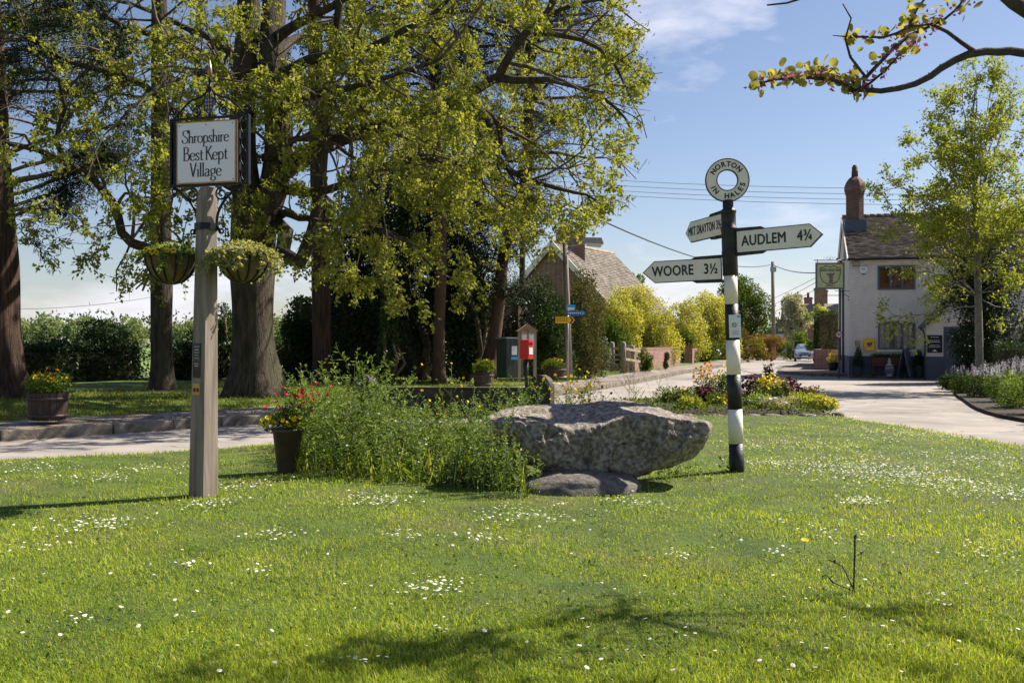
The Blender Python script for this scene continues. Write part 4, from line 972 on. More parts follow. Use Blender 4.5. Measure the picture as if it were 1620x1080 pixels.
# calligraphic letters for the village sign, drawn as pen strokes: units of x-height
GL = {
 'S': (1.0, [[(.95, 1.42), (.85, 1.75), (.45, 1.85), (.12, 1.6), (.2, 1.2), (.6, .88), (.9, .55), (.8, .12), (.4, -.03), (.05, .15), (.0, .5)], [(.95, 1.95), (.95, 1.42)]]),
 'h': (.86, [[(.16, 0), (.16, 1.85)], [(.16, .62), (.34, .92), (.58, .92), (.68, .66), (.68, 0)]]),
 'r': (.60, [[(.16, 0), (.16, .98)], [(.16, .62), (.3, .9), (.46, .98), (.58, .88)]]),
 'o': (.88, [[(.44, .97), (.16, .86), (.06, .48), (.16, .12), (.44, -.02), (.72, .12), (.82, .48), (.72, .86), (.44, .97)]]),
 'p': (.90, [[(.16, -.62), (.16, .98)], [(.16, .70), (.38, .97), (.66, .90), (.80, .48), (.68, .08), (.42, -.02), (.16, .14)]]),
 's': (.64, [[(.56, .76), (.46, .95), (.22, .94), (.12, .72), (.3, .52), (.5, .36), (.54, .14), (.34, -.02), (.1, .06), (.06, .26)]]),
 'i': (.36, [[(.18, 0), (.18, .98)], [(.15, 1.34), (.21, 1.40)]]),
 'e': (.80, [[(.08, .52), (.70, .58), (.66, .86), (.42, .98), (.16, .84), (.06, .46), (.18, .1), (.46, -.02), (.74, .16)]]),
 'B': (.98, [[(.16, 0), (.16, 1.78)], [(.02, 1.78), (.5, 1.80), (.74, 1.58), (.70, 1.15), (.42, .95), (.16, .95)], [(.42, .95), (.78, .86), (.92, .5), (.78, .08), (.45, 0), (.02, 0)]]),
 't': (.56, [[(.24, 1.32), (.24, .22), (.34, 0), (.54, .08)], [(.04, .93), (.52, .93)]]),
 'K': (1.0, [[(.16, 0), (.16, 1.78)], [(.86, 1.80), (.18, .86)], [(.38, 1.1), (.98, -.02)]]),
 'V': (1.05, [[(.10, 1.80), (.50, 0)], [(.50, 0), (.94, 1.80)]]),
 'l': (.36, [[(.18, 0), (.18, 1.85)]]),
 'a': (.84, [[(.14, .78), (.34, .97), (.58, .90), (.64, .68), (.64, .14), (.82, .02)], [(.64, .56), (.3, .50), (.1, .30), (.18, .02), (.42, -.02), (.64, .2)]]),
 'g': (.86, [[(.42, .97), (.16, .86), (.10, .6), (.22, .34), (.44, .28), (.66, .4), (.70, .68), (.62, .9), (.42, .97)], [(.66, .88), (.84, 1.06)], [(.30, .30), (.16, .12), (.30, -.02), (.66, -.10), (.76, -.36), (.56, -.60), (.24, -.60), (.08, -.40), (.22, -.12)]]),
}
SER = {'h': [(.16, 0, 1), (.68, 0, 1), (.16, 1.85, -1)], 'r': [(.16, 0, 1), (.16, .98, -1)], 'p': [(.16, -.62, 1), (.16, .98, -1)], 'i': [(.18, 0, 1), (.18, .98, -1)],
       'B': [], 'K': [(.16, 0, 1), (.16, 1.78, 1), (.86, 1.80, 1), (.98, 0, 1)], 'V': [(.10, 1.80, 1), (.94, 1.80, 1)], 'l': [(.18, 0, 1), (.18, 1.85, -1)], 't': []}
def pen(mb, pts, sc_, ox, oz, M, thick=.20, thin=.085, y=-.002):
    pl = catmull([(p[0], p[1], 0) for p in pts], .09) if len(pts) > 2 else [Vector((pts[0][0], pts[0][1], 0)), Vector((pts[1][0], pts[1][1], 0))]
    V = []; n = len(pl)
    for i, p in enumerate(pl):
        t = (pl[min(i+1, n-1)]-pl[max(i-1, 0)]).normalized(); nrm = Vector((-t.y, t.x, 0))
        wv = thin+(thick-thin)*abs(t.y)**1.6
        for sg in (1, -1):
            q = p+nrm*sg*wv/2; V.append((ox+q.x*sc_, y, oz+q.y*sc_))
    F = [(2*i, 2*i+1, 2*i+3, 2*i+2) for i in range(n-1)]
    mb.add(V, F, 0, False, M)
def script_line(mb, s, cx, z, sc_, M, track=.02):
    wd = sum(GL[c][0]+track if c != ' ' else .3 for c in s); x = cx-wd*sc_/2
    for c in s:
        if c == ' ': x += .3*sc_; continue
        wv, st = GL[c]
        for k, q in enumerate(st): pen(mb, q, sc_, x, z, M, y=-.002-.0004*k)
        for sx, sy, kind in SER.get(c, []):
            a = (sx-.14, sy) if kind == 1 else (sx-.16, sy-.10); b_ = (sx+.14, sy) if kind == 1 else (sx+.02, sy)
            pen(mb, [a, b_], sc_, x, z, M, .10, .08, y=-.0036)
        x += (wv+track)*sc_

# ------------------------------------------------------------------ black and white fingerpost
fb = G(1166, 748, .05)
fp = thing('signpost', 'black and white banded fingerpost with a name ring and three pointing arms beside the boulder', 'signpost', fb, rot=(0, R(-1.9), 0))
hz = lambda py: (748-py)*fb.y/FPX          # photo row -> height above the foot
bands = [(752, 701, 1), (701, 647, 0), (647, 592, 1), (592, 538, 0), (538, 481, 1), (481, 432, 0)]
for lo, hi, blk in bands:
    z0, z1 = hz(lo)-(.1 if lo > 750 else 0), hz(hi)
    ra = .078-.010*max(z0, 0)/2.2; rb = .078-.010*z1/2.2
    m = MB().lathe([(ra, z0), (rb, z1)], 28); m.build('pole_band', M_black if blk else M_white, fp)
m = MB()
prof = [(.074, hz(436)), (.080, hz(435)), (.080, hz(402)), (.083, hz(401)), (.083, hz(397)), (.079, hz(396)), (.079, hz(366)), (.084, hz(365)), (.084, hz(360)), (.076, hz(359)), (.076, hz(338)), (.083, hz(337)), (.083, hz(333)), (.07, hz(331)), (.056, hz(330)), (.056, hz(317)), (.04, hz(316))]
m.lathe(prof, 28); m.build('collar', M_black, fp)
# ring finial
zc = hz(285)
def annulus(mb, r0, r1, y0, y1, mi, n=56, M=None):
    V = []; F = []
    for k in range(n):
        a = 2*math.pi*k/n
        for r in (r0, r1):
            for y in (y0, y1): V.append((r*math.cos(a), y, r*math.sin(a)))
    for k in range(n):
        a = 4*k; b = 4*((k+1) % n)
        F += [(a, b, b+2, a+2), (a+1, a+3, b+3, b+1), (a, a+1, b+1, b), (a+2, b+2, b+3, a+3)]
    mb.add(V, F, mi, False, M)
Mz = TR(0, 0, zc) @ Matrix.Rotation(R(-4), 4, 'Z')
m = MB(); annulus(m, .112, .222, -.012, .012, 0, M=Mz); rg = m.build('name_ring', M_white, fp)
m = MB(); annulus(m, .104, .113, -.018, .018, 0, M=Mz); annulus(m, .221, .230, -.018, .018, 0, M=Mz); m.build('rim', M_black, rg)
m = MB()
for ch, ang in [('N', 146), ('O', 124.5), ('R', 103), ('T', 83.5), ('O', 64), ('N', 41)]:
    r = .167; a = R(ang); text_to(m, ch, .075, Mz @ TR(r*math.cos(a), -.0125, r*math.sin(a)) @ Matrix.Rotation(R(90-ang), 4, 'Y'), .003, .0022)
for ch, ang in [('I', 205), ('N', 222), ('H', 266.5), ('A', 286), ('L', 305), ('E', 323), ('S', 342)]:
    r = .167; a = R(ang); text_to(m, ch, .075, Mz @ TR(r*math.cos(a), -.0125, r*math.sin(a)) @ Matrix.Rotation(R(270-ang), 4, 'Y'), .003, .0022)
m.build('lettering', M_letter, rg)
def arm(ang, zc, side, L_, s, tsize, toff, sx=1.0):
    """side +1: points to +x of its own frame, -1: to -x; text always reads along +x"""
    M = TR(0, 0, zc) @ Matrix.Rotation(R(ang), 4, 'Z'); h = .118; x0 = .085; tip = L_
    poly = [(x0, -h), (tip-.13, -h), (tip, 0), (tip-.13, h), (x0, h)]
    def pr(k, mb, y0, y1, mi):
        q = [(x0+.0, -h*1)] ; P_ = [(x0-.004*(k), -h+k*.0), (tip-.13, -h), (tip, 0), (tip-.13, h), (x0, h)]
        ins = .009*k; P_ = [(x0+ins, -h+ins), (tip-.13-ins*.4, -h+ins), (tip-ins*1.6, 0), (tip-.13-ins*.4, h-ins), (x0+ins, h-ins)]
        if side < 0: P_ = [(-x, z) for x, z in reversed(P_)]
        mb.prism(P_, y0, y1, mi, M)
    a = MB(); pr(0, a, -.013, .013, 0); body = a.build('arm', M_black, fp)
    b_ = MB(); pr(1, b_, -.016, .016, 0); b_.build('face_plate', M_white, body)
    c = MB(); text_to(c, s, tsize, M @ TR(side*(x0+tip)/2+toff, -.0165, 0), .002, 0, sx=sx, spacing=1.05, heavy=.0034); c.build('lettering', M_letter, body)
    for sg in (-1, 1):
        d = MB()
        d.add([M @ Vector(v) for v in [(side*.06, -.022, sg*h), (side*.40, -.022, sg*h), (side*.40, .022, sg*h), (side*.06, .022, sg*h), (side*.06, -.022, sg*(h+.028)), (side*.36, -.022, sg*(h+.022)), (side*.36, .022, sg*(h+.022)), (side*.06, .022, sg*(h+.028))]],
              [(0, 1, 2, 3), (4, 7, 6, 5), (0, 4, 5, 1), (2, 6, 7, 3), (1, 5, 6, 2), (0, 3, 7, 4)])
        d.build('bracket', M_black, body)
    for sg in (-1, 1):
        for xx in (.10, .24, .36):
            v = M @ Vector((side*xx, 0, sg*(h+.004))); MB().box(v, (.022, .058, .022), rz=R(ang)).build('bolt', M_black, body)
arm(-36.5, hz(384), 1, 1.0, 'AUDLEM   4¾', .150, -.02, sx=.80)
arm(-18.6, hz(424), -1, .93, 'WOORE   3½', .150, .035, sx=.76)
arm(-74, hz(352), -1, 1.0, 'MKT DRAYTON 3½', .135, .02, sx=.64)
# laminated notice strapped to the post
Mn = Matrix.Rotation(R(6), 4, 'Z')
m = MB(); n = 8; V = []
for k in range(n+1):
    a = R(-90-38+76*k/n+12); V += [(.0775*math.cos(a), .0775*math.sin(a), hz(534)), (.0775*math.cos(a), .0775*math.sin(a), hz(498))]
V = []
for k in range(n+1):
    u = -1+2*k/n; V += [(u*.062+.012, -.0785-.012*(1-u*u), hz(534)), (u*.062+.012, -.0785-.012*(1-u*u), hz(498))]
m.add(V, [(2*k, 2*k+2, 2*k+3, 2*k+1) for k in range(n)]); ntc = m.build('notice', M_paper, fp)
m = MB(); Mq = TR(.004, -.0925, hz(514))
annulus(m, .020, .024, -.001, .001, 0, 24, M=Mq); annulus(m, .010, .013, -.001, .001, 0, 16, M=Mq)
for k in range(3): m.box((.012, -.0925, hz(524+k*2.4)), (.082-.02*(k % 2), .001, .003))
m.build('printed_lines', M_letter, ntc)
MB().box((.044, -.0875, hz(501)), (.044, .002, .022)).build('printed_header', M_skyblue, ntc)

# ------------------------------------------------------------------ village sign on its oak post
vb = G(322, 781, .045); RZ = R(-14)
vs = thing('village_sign', 'white Shropshire Best Kept Village board in scrolled black ironwork on a tapered oak post', 'village sign', vb, rz=RZ)
VX = lambda px: (px-322)*vb.y/FPX/math.cos(RZ); VZ = lambda py: (781-py)*vb.y/FPX
# post: square, tapered, turned edge-on to the viewer, chamfered near the top
m = MB(); A = R(70); zt = VZ(297)
lv = [(-.12, .128, .0), (0, .127, 0), (VZ(600), .113, .012), (VZ(420), .098, .026), (VZ(318), .090, .033), (zt, .066, .04)]
V = []; F = []; nn = 8
for z, r, ox in lv:
    for k in range(4):
        for e in (-1, 1):
            a = A+R(90*k+45)+e*(R(6) if z < VZ(330) else R(10)); V.append((ox+r*math.cos(a), r*math.sin(a), z))
for i in range(len(lv)-1):
    for k in range(8): F.append((i*8+k, i*8+(k+1) % 8, (i+1)*8+(k+1) % 8, (i+1)*8+k))
F.append(tuple((len(lv)-1)*8+k for k in range(8)))
m.add(V, F); post = m.build('post', M_greypost, vs)
def face_plate(name, py0, py1, wd, mt, par, fz=.004):
    """a plate on the post's left front face"""
    z0, z1 = VZ(py1), VZ(py0); zc_ = (z0+z1)/2; r = np.interp(zc_, [l[0] for l in lv], [l[1] for l in lv]); ox = np.interp(zc_, [l[0] for l in lv], [l[2] for l in lv])
    a = A+math.pi+R(-0) ; d = r*math.cos(R(39))-.004
    # face normal pointing left and to the front
    an = R(-90)-R(52)+R(14) if False else A+R(180)
    M = TR(ox, 0, zc_) @ Matrix.Rotation(an+R(90), 4, 'Z') @ TR(0, -d-fz-.004, 0)
    MB().box((0, 0, 0), (wd, .006, z1-z0), M=M).build(name, mt, par); return M
pm = None
M1 = face_plate('dark_plaque', 543, 569, .098, M_black, vs)
M2 = face_plate('slate_plaque', 570, 597, .098, M_darkwood, vs)
M3 = face_plate('brass_plaque', 606, 624, .098, M_gold, vs)
m = MB()
for M_, rows in ((M1, (.045, .018, -.008, -.034, -.06)), (M2, (.05, .03))):
    for k, zz in enumerate(rows): m.box((0, -.0042, zz), (.05 if k % 2 else .068, .001, .006 if k != 1 else .010), M=M_)
m.build('plaque_text', mat('pale_print', (.45, .45, .43)), vs)
m = MB(); m.box((-.02, -.0042, -.006), (.030, .001, .035), M=M3); m.box((.024, -.0042, -.006), (.030, .001, .035), M=M3); m.build('plaque_picture', M_darkwood, vs)
# board
bx0, bx1, bz0, bz1 = VX(277), VX(379), VZ(291), VZ(192); cx = (bx0+bx1)/2
m = MB(); m.span((bx0, -.018, bz0), (bx1, .018, bz1)); bd = m.build('gilded_board', M_gold, vs, bevel=.004)
i_ = .014; MB().span((bx0+i_, -.022, bz0+i_), (bx1-i_, .022, bz1-i_)).build('white_panel', M_signwhite, bd)
m = MB(); hh = bz1-bz0
Mb = TR(0, -.0225, 0)
s1 = .080*hh/.58
script_line(m, 'Shropshire', cx-.004, bz0+hh*.655, s1*.78, Mb); script_line(m, 'Best Kept', cx-.004, bz0+hh*.375, s1*.86, Mb); script_line(m, 'Village', cx-.002, bz0+hh*.115, s1*.86, Mb)
m.build('lettering', M_letter, bd)
m = MB()
for x, z in [(bx0+.035, bz1-.035), (cx, bz1-.035), (bx1-.035, bz1-.035), (bx0+.03, bz0+.03), (bx1-.03, bz0+.03)]:
    m.lathe([(.006, 0), (.004, .004)], 10, M=TR(x, -.022, z) @ Matrix.Rotation(R(90), 4, 'X'))
m.build('screws', M_black, bd)
# iron frame
fx0, fx1, fz0, fz1 = VX(267), VX(398), VZ(291)-.012, VZ(187)
m = MB(); q = .011
for x in (fx0, fx1): m.span((x-q, -.022, fz0-.01), (x+q, .022, fz1+.01))
for x in (bx0-.022, bx1+.022): m.span((x-.007, -.02, fz0), (x+.007, .02, fz1))
m.span((fx0, -.0195, fz1-.008), (fx1, .0195, fz1+.010)); m.span((fx0, -.0195, fz0-.010), (fx1, .0195, fz0+.008))
fr = m.build('iron_frame', M_iron, vs, bevel=.003)
m = MB()
for xa, xb in ((fx0+q, bx0-.029), (bx1+.029, fx1-q)):
    xm = (xa+xb)/2; am = abs(xb-xa)/2-.004; pts = []; n = 60
    for ph in (0, math.pi):
        pts = [(xm+am*math.sin(math.pi*4*k/n+ph), (.006 if ph else -.006), fz0+.02+(fz1-fz0-.04)*k/n) for k in range(n+1)]
        m.tube(pts, .007, 6)
m.build('twisted_side_bars', M_iron, fr)
def scroll(c, r0, turns, a0, dirn, n=36, r1=.012):
    return [(c[0]+(r0+(r1-r0)*k/n)*math.cos(a0+dirn*2*math.pi*turns*k/n), 0, c[1]+(r0+(r1-r0)*k/n)*math.sin(a0+dirn*2*math.pi*turns*k/n)) for k in range(n+1)]
m = MB(); ax = (fx0+fx1)/2; rr = .0095
zt_ = fz1
for sg in (-1, 1):
    X = lambda f: ax+sg*f*(fx1-fx0)/2
    arch = catmull([(X(1.05), 0, zt_+.085), (X(.99), 0, zt_+.045), (X(.93), 0, zt_+.015), (X(.86), 0, zt_+.03), (X(.70), 0, zt_+.10), (X(.50), 0, zt_+.165), (X(.30), 0, zt_+.185), (X(.14), 0, zt_+.215), (X(.02), 0, zt_+.28)], .02)
    m.tube(arch, rr, 8)
    m.tube(scroll((X(1.0), zt_+.075), .032, 1.1, R(0 if sg > 0 else 180), sg*-1), rr*.8, 6)
    m.tube(scroll((X(.36), zt_+.062), .052, 1.5, R(90), sg*1), rr*.85, 6)
    m.tube(catmull([(X(.36), 0, zt_+.114), (X(.22), 0, zt_+.12), (X(.14), 0, zt_+.18), (X(.10), 0, zt_+.215)], .02), rr*.8, 6)
m.build('scrolled_arch', M_iron, vs)
m = MB(); m.tube([(ax, 0, zt_), (ax, 0, zt_+.33)], [.012, .010], 8)
m.lathe([(.006, .31), (.022, .33), (.010, .35), (.014, .36), (.004, .37)], 10, (ax, 0, zt_))
sp = m.build('spindle', M_iron, vs)
MB().lathe([(.004, .365), (.026, .41), (.020, .45), (.002, .53)], 6, (ax, 0, zt_)).build('spear_finial', mat('bronze_finial', (.30, .20, .10), rough=.4, metal=.6), sp)
# little crest shield
sh = [(-.046, .175), (-.046, .09), (-.03, .04), (0, .01), (.03, .04), (.046, .09), (.046, .175), (.02, .165), (0, .175), (-.02, .165)]
m = MB(); m.prism([(ax+x, zt_+z+.01) for x, z in sh], -.022, -.008); cr = m.build('crest_shield', mat('crest_blue', (.035, .03, .16), rough=.4), vs)
m = MB()
for k in range(4):
    for j in range(3):
        xx = ax+(j-1)*.026; zz = zt_+.155-.034*k
        if k == 3 and j != 1: continue
        m.add([(xx, -.0235, zz+.014), (xx-.009, -.0235, zz), (xx, -.0235, zz-.014), (xx+.009, -.0235, zz)], [(0, 1, 2, 3)])
m.build('shield_lozenges', mat('crest_gold', (.48, .36, .04), rough=.4), cr)
# braces under the board
m = MB()
for sg in (-1, 1):
    xc = .035; X = lambda f: xc+sg*f
    m.tube(catmull([(X(.33), 0, fz0-.02), (X(.27), 0, fz0-.055), (X(.17), 0, fz0-.15), (X(.11), 0, fz0-.26), (X(.10), 0, VZ(358)), (X(.13), 0, VZ(366))], .03), .013, 8, flat=1)
    m.tube(scroll((X(.145), fz0-.085), .062, 1.6, R(90), sg*1), .0085, 6)
    m.tube(scroll((X(.33), fz0-.045), .03, 1.1, R(90), sg*-1), .008, 6)
    m.tube(scroll((X(.145), VZ(366)), .026, 1.2, R(180 if sg > 0 else 0), sg*1), .008, 6)
m.build('scrolled_braces', M_iron, vs)
m = MB(); m.lathe([(.112, VZ(364)), (.112, VZ(354))], 8, (.03, 0, 0), a0=A+R(22.5), sm=False); m.build('collar_band', M_iron, vs)

# ------------------------------------------------------------------ hanging baskets on the post
def petals(C, D, size, m, par, name='flowers', k=5):
    """each flower: k petals round a centre"""
    C = np.asarray(C, float); n = len(C); D = unit(np.asarray(D, float)); U = unit(np.cross(D, rand_dirs(n))); W2 = np.cross(D, U)
    CC = np.repeat(C, k, 0); ang = np.tile(np.arange(k)*2*math.pi/k, n); UU = np.repeat(U, k, 0); WW = np.repeat(W2, k, 0); DD = np.repeat(D, k, 0)
    dirs = UU*np.cos(ang)[:, None]+WW*np.sin(ang)[:, None]+DD*.35
    return leaves(name, CC, dirs, np.repeat(nr.uniform(.8, 1.2, n)*size*.5, k), m, par, .95, .05, np.repeat(nr.rand(n), k), Nrm=DD)
def basket(name, label, wx, rz_, leafm, flower, trail, dens):
    c = vs.location+Vector((wx*math.cos(RZ), wx*math.sin(RZ), 0)); zr = VZ(404)+vb.z
    r = thing(name, label, 'hanging basket', (c.x, c.y, zr-.27), local=False)
    m = MB(); prof = [(.02, -.255), (.10, -.235), (.165, -.18), (.215, -.09), (.232, 0)]
    m.lathe(prof, 24, (c.x, c.y, zr), caps=False); m.lathe([(.0, -.03), (.228, -.02)], 24, (c.x, c.y, zr), caps=False)
    m.build('coir_liner', mat('coir_liner' if wx < 0 else 'mossy_liner', (.09, .062, .026), (.17, .13, .055), 14, .95, .8, 50, stretch=(1, 1, .5)), r)
    for k in range(12):
        a = 2*math.pi*k/12; b_ = MB()
        b_.tube(catmull([(c.x+(rr_+.004)*math.cos(a), c.y+(rr_+.004)*math.sin(a), zr+z) for rr_, z in prof], .05), .008, 5); b_.build('rib', M_iron, r)
    m = MB(); m.tube([(c.x+.238*math.cos(2*math.pi*k/28), c.y+.238*math.sin(2*math.pi*k/28), zr) for k in range(29)], .008, 6); m.build('rim', M_iron, r)
    px_ = vs.location+Vector((.02*math.cos(RZ), 0, 0)); m = MB()
    m.bar((c.x, c.y+.02, zr+.012), (px_.x, px_.y, zr+.012), .016, .012); m.build('support_arm', M_iron, r)
    n = dens; a = nr.uniform(0, 6.283, n); q = np.sqrt(nr.rand(n))*.26; hump = .10*(1-(q/.27)**2)
    C = np.stack([c.x+q*np.cos(a), c.y+q*np.sin(a), zr+hump*nr.uniform(-.3, 1.25, n)], 1)
    D = np.stack([np.cos(a)*q*3, np.sin(a)*q*3, nr.uniform(-.5, 1, n)], 1)+rand_dirs(n)*.6
    leaves('foliage', C, D, nr.uniform(.02, .045, n), leafm, r, .7, .15)
    TS = []; TC = []; TD = []
    for k in range(trail):
        aa = rnd.uniform(0, 6.283); p = Vector((c.x+.24*math.cos(aa), c.y+.24*math.sin(aa), zr+.02)); d = Vector((math.cos(aa), math.sin(aa), .3)); Lt = rnd.uniform(.06, .30)*(1.6 if rnd.random() < .15 else 1)
        for j in range(8):
            d = (d*.75+Vector((0, 0, -.55))+rvec(.18)).normalized()
            if j == 0: d = (Vector((math.cos(aa), math.sin(aa), .2))).normalized()
            q_ = p+d*Lt/8; TS.append((p, q_, .002, .0015)); p = q_
            for e in range(3): TC.append(tuple(p)); TD.append(tuple(rvec(1)+d*.3))
    segs('trailing_stems', TS, M_twig, r, 3)
    leaves('trailing_leaves', np.array(TC), np.array(TD), nr.uniform(.02, .042, len(TC)), leafm, r, .8, .15)
    if flower is not None:
        fc = []
        for k in range(7): fc.append((c.x+rnd.uniform(-.15, .12), c.y-.27+rnd.uniform(-.02, .02), zr+.02+rnd.uniform(-.02, .02)))
        petals(fc, np.tile([[0, -1., .2]], (7, 1))+rand_dirs(7)*.2, .06, flower, r)
        petals([(f[0], f[1]-.012, f[2]) for f in fc], np.tile([[0, -1., .2]], (7, 1)), .02, FL_wine, r, 'flower_centres')
    return r
LF_bask = leafmat('basket_leaf', (.07, .11, .025), (.24, .29, .08), .4)
LF_bask2 = leafmat('variegated_leaf', (.17, .20, .06), (.44, .44, .24), .4)
basket('hanging_basket', 'left ribbed basket on the village sign post with dark-eyed yellow pansies', VX(266), 0, LF_bask, FL_yellow, 34, 1100)
basket('hanging_basket', 'right ribbed basket on the village sign post overflowing with pale trailing ivy', VX(389), 0, LF_bask2, None, 70, 1700)

# ------------------------------------------------------------------ pub sign and lesser signs are built with their buildings
# ------------------------------------------------------------------ the great boulder on its stone
def boulder():
    X = [768, 785, 805, 826, 850, 879, 905, 931, 956, 985, 1012, 1045, 1075, 1100, 1116, 1124, 1129]
    TB = [656, 649, 644, 642, 640, 639, 638, 637, 635, 633, 636, 641, 650, 655, 660, 664, 672]
    TF = [662, 663, 662, 664, 669, 678, 688, 685, 676, 663, 660, 663, 666, 668, 669, 671, 675]
    BL = [668, 700, 707, 712, 722, 728, 731, 735, 738, 737, 733, 726, 718, 711, 700, 688, 680]
    BT = [672, 709, 722, 731, 742, 750, 755, 760, 762, 760, 754, 743, 737, 729, 712, 694, 683]
    m = [P(x, 0, 9.5).x for x in X]; ncol = 260
    xs = np.linspace(m[0], m[-1], ncol); t = np.linspace(0, 1, ncol)
    def itp(a, Y): return np.interp(xs, m, [P(0, v, Y).z for v in a])
    endf = np.clip(np.minimum(t/.07, (1-t)/.05), 0, 1)**.5
    yback = 9.75+(.5-.25*np.abs(2*t-1)**3)*endf; yfront = 9.6-(.26+.16*np.sin(math.pi*np.clip(t*1.2-.1, 0, 1)))*endf
    def sm(v, k=1):
        for _ in range(k): v = np.convolve(np.pad(v, 1, 'edge'), [.25, .5, .25], 'valid')
        return v
    ztb, ztf, zbl, zbt = sm(itp(TB, 10.05), 3), sm(itp(TF, 9.32), 2), sm(itp(BL, 9.22), 2), sm(itp(BT, 9.5), 2)
    V = []; CEN = []
    for i in range(ncol):
        x = xs[i]; yb, yf, a, f, l, b_ = yback[i], yfront[i], ztb[i], ztf[i], zbl[i], zbt[i]; e = endf[i]
        K = [(yb+.04*e, (a+b_)/2+.05*e), (yb-.02*e, a-.04*e), (yb-.16*e, a), ((yb+yf)/2+.05*e, a*.58+f*.42), (yf+.07*e, f+.012*e), (yf+.005, f-.015*e),
             (yf-.035*e, f*.60+l*.40), (yf+.06*e, l), (yf+.20*e, b_+.02*e), (yf+.32*e, b_), (yb-.2*e, b_+.10*e), (yb, b_+.22*e)]
        K = [Vector((k[0], k[1], 0)) for k in K]; n = len(K)
        for q in range(n):
            p0, p1, p2, p3 = K[(q-1) % n], K[q], K[(q+1) % n], K[(q+2) % n]
            for s_ in range(12):
                u = s_/12; lin = p1.lerp(p2, u); cm = .5*((2*p1)+(p2-p0)*u+(2*p0-5*p1+4*p2-p3)*u*u+(3*p1-p0-3*p2+p3)*u**3)
                w_ = .8 if q in (3, 4, 5) else .3; v = lin*w_+cm*(1-w_); V.append((x, v.x, v.y))
            
        CEN.append((x, (yb+yf)/2, (a+b_)/2))
    ring = 144
    V = np.array(V); CEN = np.repeat(np.array(CEN), ring, 0)
    # chip flat facets off the surface: clamp to planes laid just inside randomly chosen spots
    rs = np.random.RandomState(5)
    for it in range(110):
        k = rs.randint(8*ring, len(V)-8*ring); p = V[k]; n_ = p-CEN[k]; n_[0] = rs.normal()*.12*abs(n_).max()
        n_ = n_/np.linalg.norm(n_)+rs.normal(size=3)*.20; n_ = n_/np.linalg.norm(n_); top = n_[2] > .6
        if n_[2] < -.3 or n_[2] > .55 or n_[1] > -.2: continue
        R_ = rs.uniform(.12, .36); dep = R_*rs.uniform(.07, .16)*(.5 if top else 1)
        d = (V-p) @ n_+dep; near_ = np.linalg.norm(V-p, axis=1) < R_
        V = V-np.where(near_ & (d > 0), np.minimum(d, .07), 0)[:, None]*n_*.9
    out_ = []
    for k, v in enumerate(V):
        v = Vector(v); c = Vector(CEN[k]); d = v-c; d.x = 0
        if d.length < 1e-6: out_.append(tuple(v)); continue
        d.normalize(); e = endf[k//ring]
        f = noise.noise(v*3.0+Vector((3, 1, 7)))*.016-abs(noise.noise(Vector((v.x*4, v.y*4, v.z*9))+Vector((9, 2, 1))))*.022+noise.noise(v*9)*.012+noise.noise(v*18)*.011-abs(noise.noise(v*31+Vector((v.y*9, 0, 0))))*.006+noise.noise(v*80)*.005
        out_.append(tuple(v+d*f*e))
    F = [(i*ring+k, (i+1)*ring+k, (i+1)*ring+(k+1) % ring, i*ring+(k+1) % ring) for i in range(ncol-1) for k in range(ring)]
    F.append(tuple(range(ring))); F.append(tuple((ncol-1)*ring+k for k in reversed(range(ring))))
    me = bpy.data.meshes.new('boulder'); me.from_pydata(out_, [], F); me.materials.append(M_stone)
    for p in me.polygons: p.use_smooth = True
    import bmesh
    b = bmesh.new(); b.from_mesh(me); bmesh.ops.recalc_face_normals(b, faces=b.faces); b.to_mesh(me); b.free()
    o = link('boulder', me); tag(o, 'great weathered grey boulder resting on a smaller stone in the middle of the green', 'boulder')
    return o
boulder()
def rock(name, label, c, size, seed, m=M_stone, cat='stone', rz=0.0, amp=.16, par=None, sub=4):
    import bmesh
    b = bmesh.new(); bmesh.ops.create_icosphere(b, subdivisions=sub, radius=1)
    for v in b.verts:
        p = v.co.copy(); s_ = Vector((seed*3.1, seed*1.7, seed)); f = 1+amp*noise.noise(p*1.3+s_)*1.6+amp*.4*noise.noise(p*4+s_)+amp*.12*noise.noise(p*11+s_)
        q = Vector((math.copysign(abs(p.x)**.8, p.x), math.copysign(abs(p.y)**.8, p.y), math.copysign(abs(p.z)**.75, p.z)))*f
        v.co = Vector((q.x*size[0], q.y*size[1], q.z*size[2]))
    for f in b.faces: f.smooth = True
    me = bpy.data.meshes.new(name); b.to_mesh(me); b.free(); me.materials.append(m)
    o = link(name, me, par); o.location = c; o.rotation_euler = (0, 0, rz)
    if label: tag(o, label, cat)
    return o
c = P(915, 776, 9.32)
rock('foundation_stone', 'low grey stone half sunk in the grass beneath the great boulder', (c.x+.03, 9.40, .05), (.56, .56, .165), 4.2, mat('shaded_footing_stone', (.085, .075, .062), (.19, .17, .145), 18, .92, .9, 45, bdist=.02), rz=.1, amp=.10)  # the boulder's shade is put into this darker stone colour
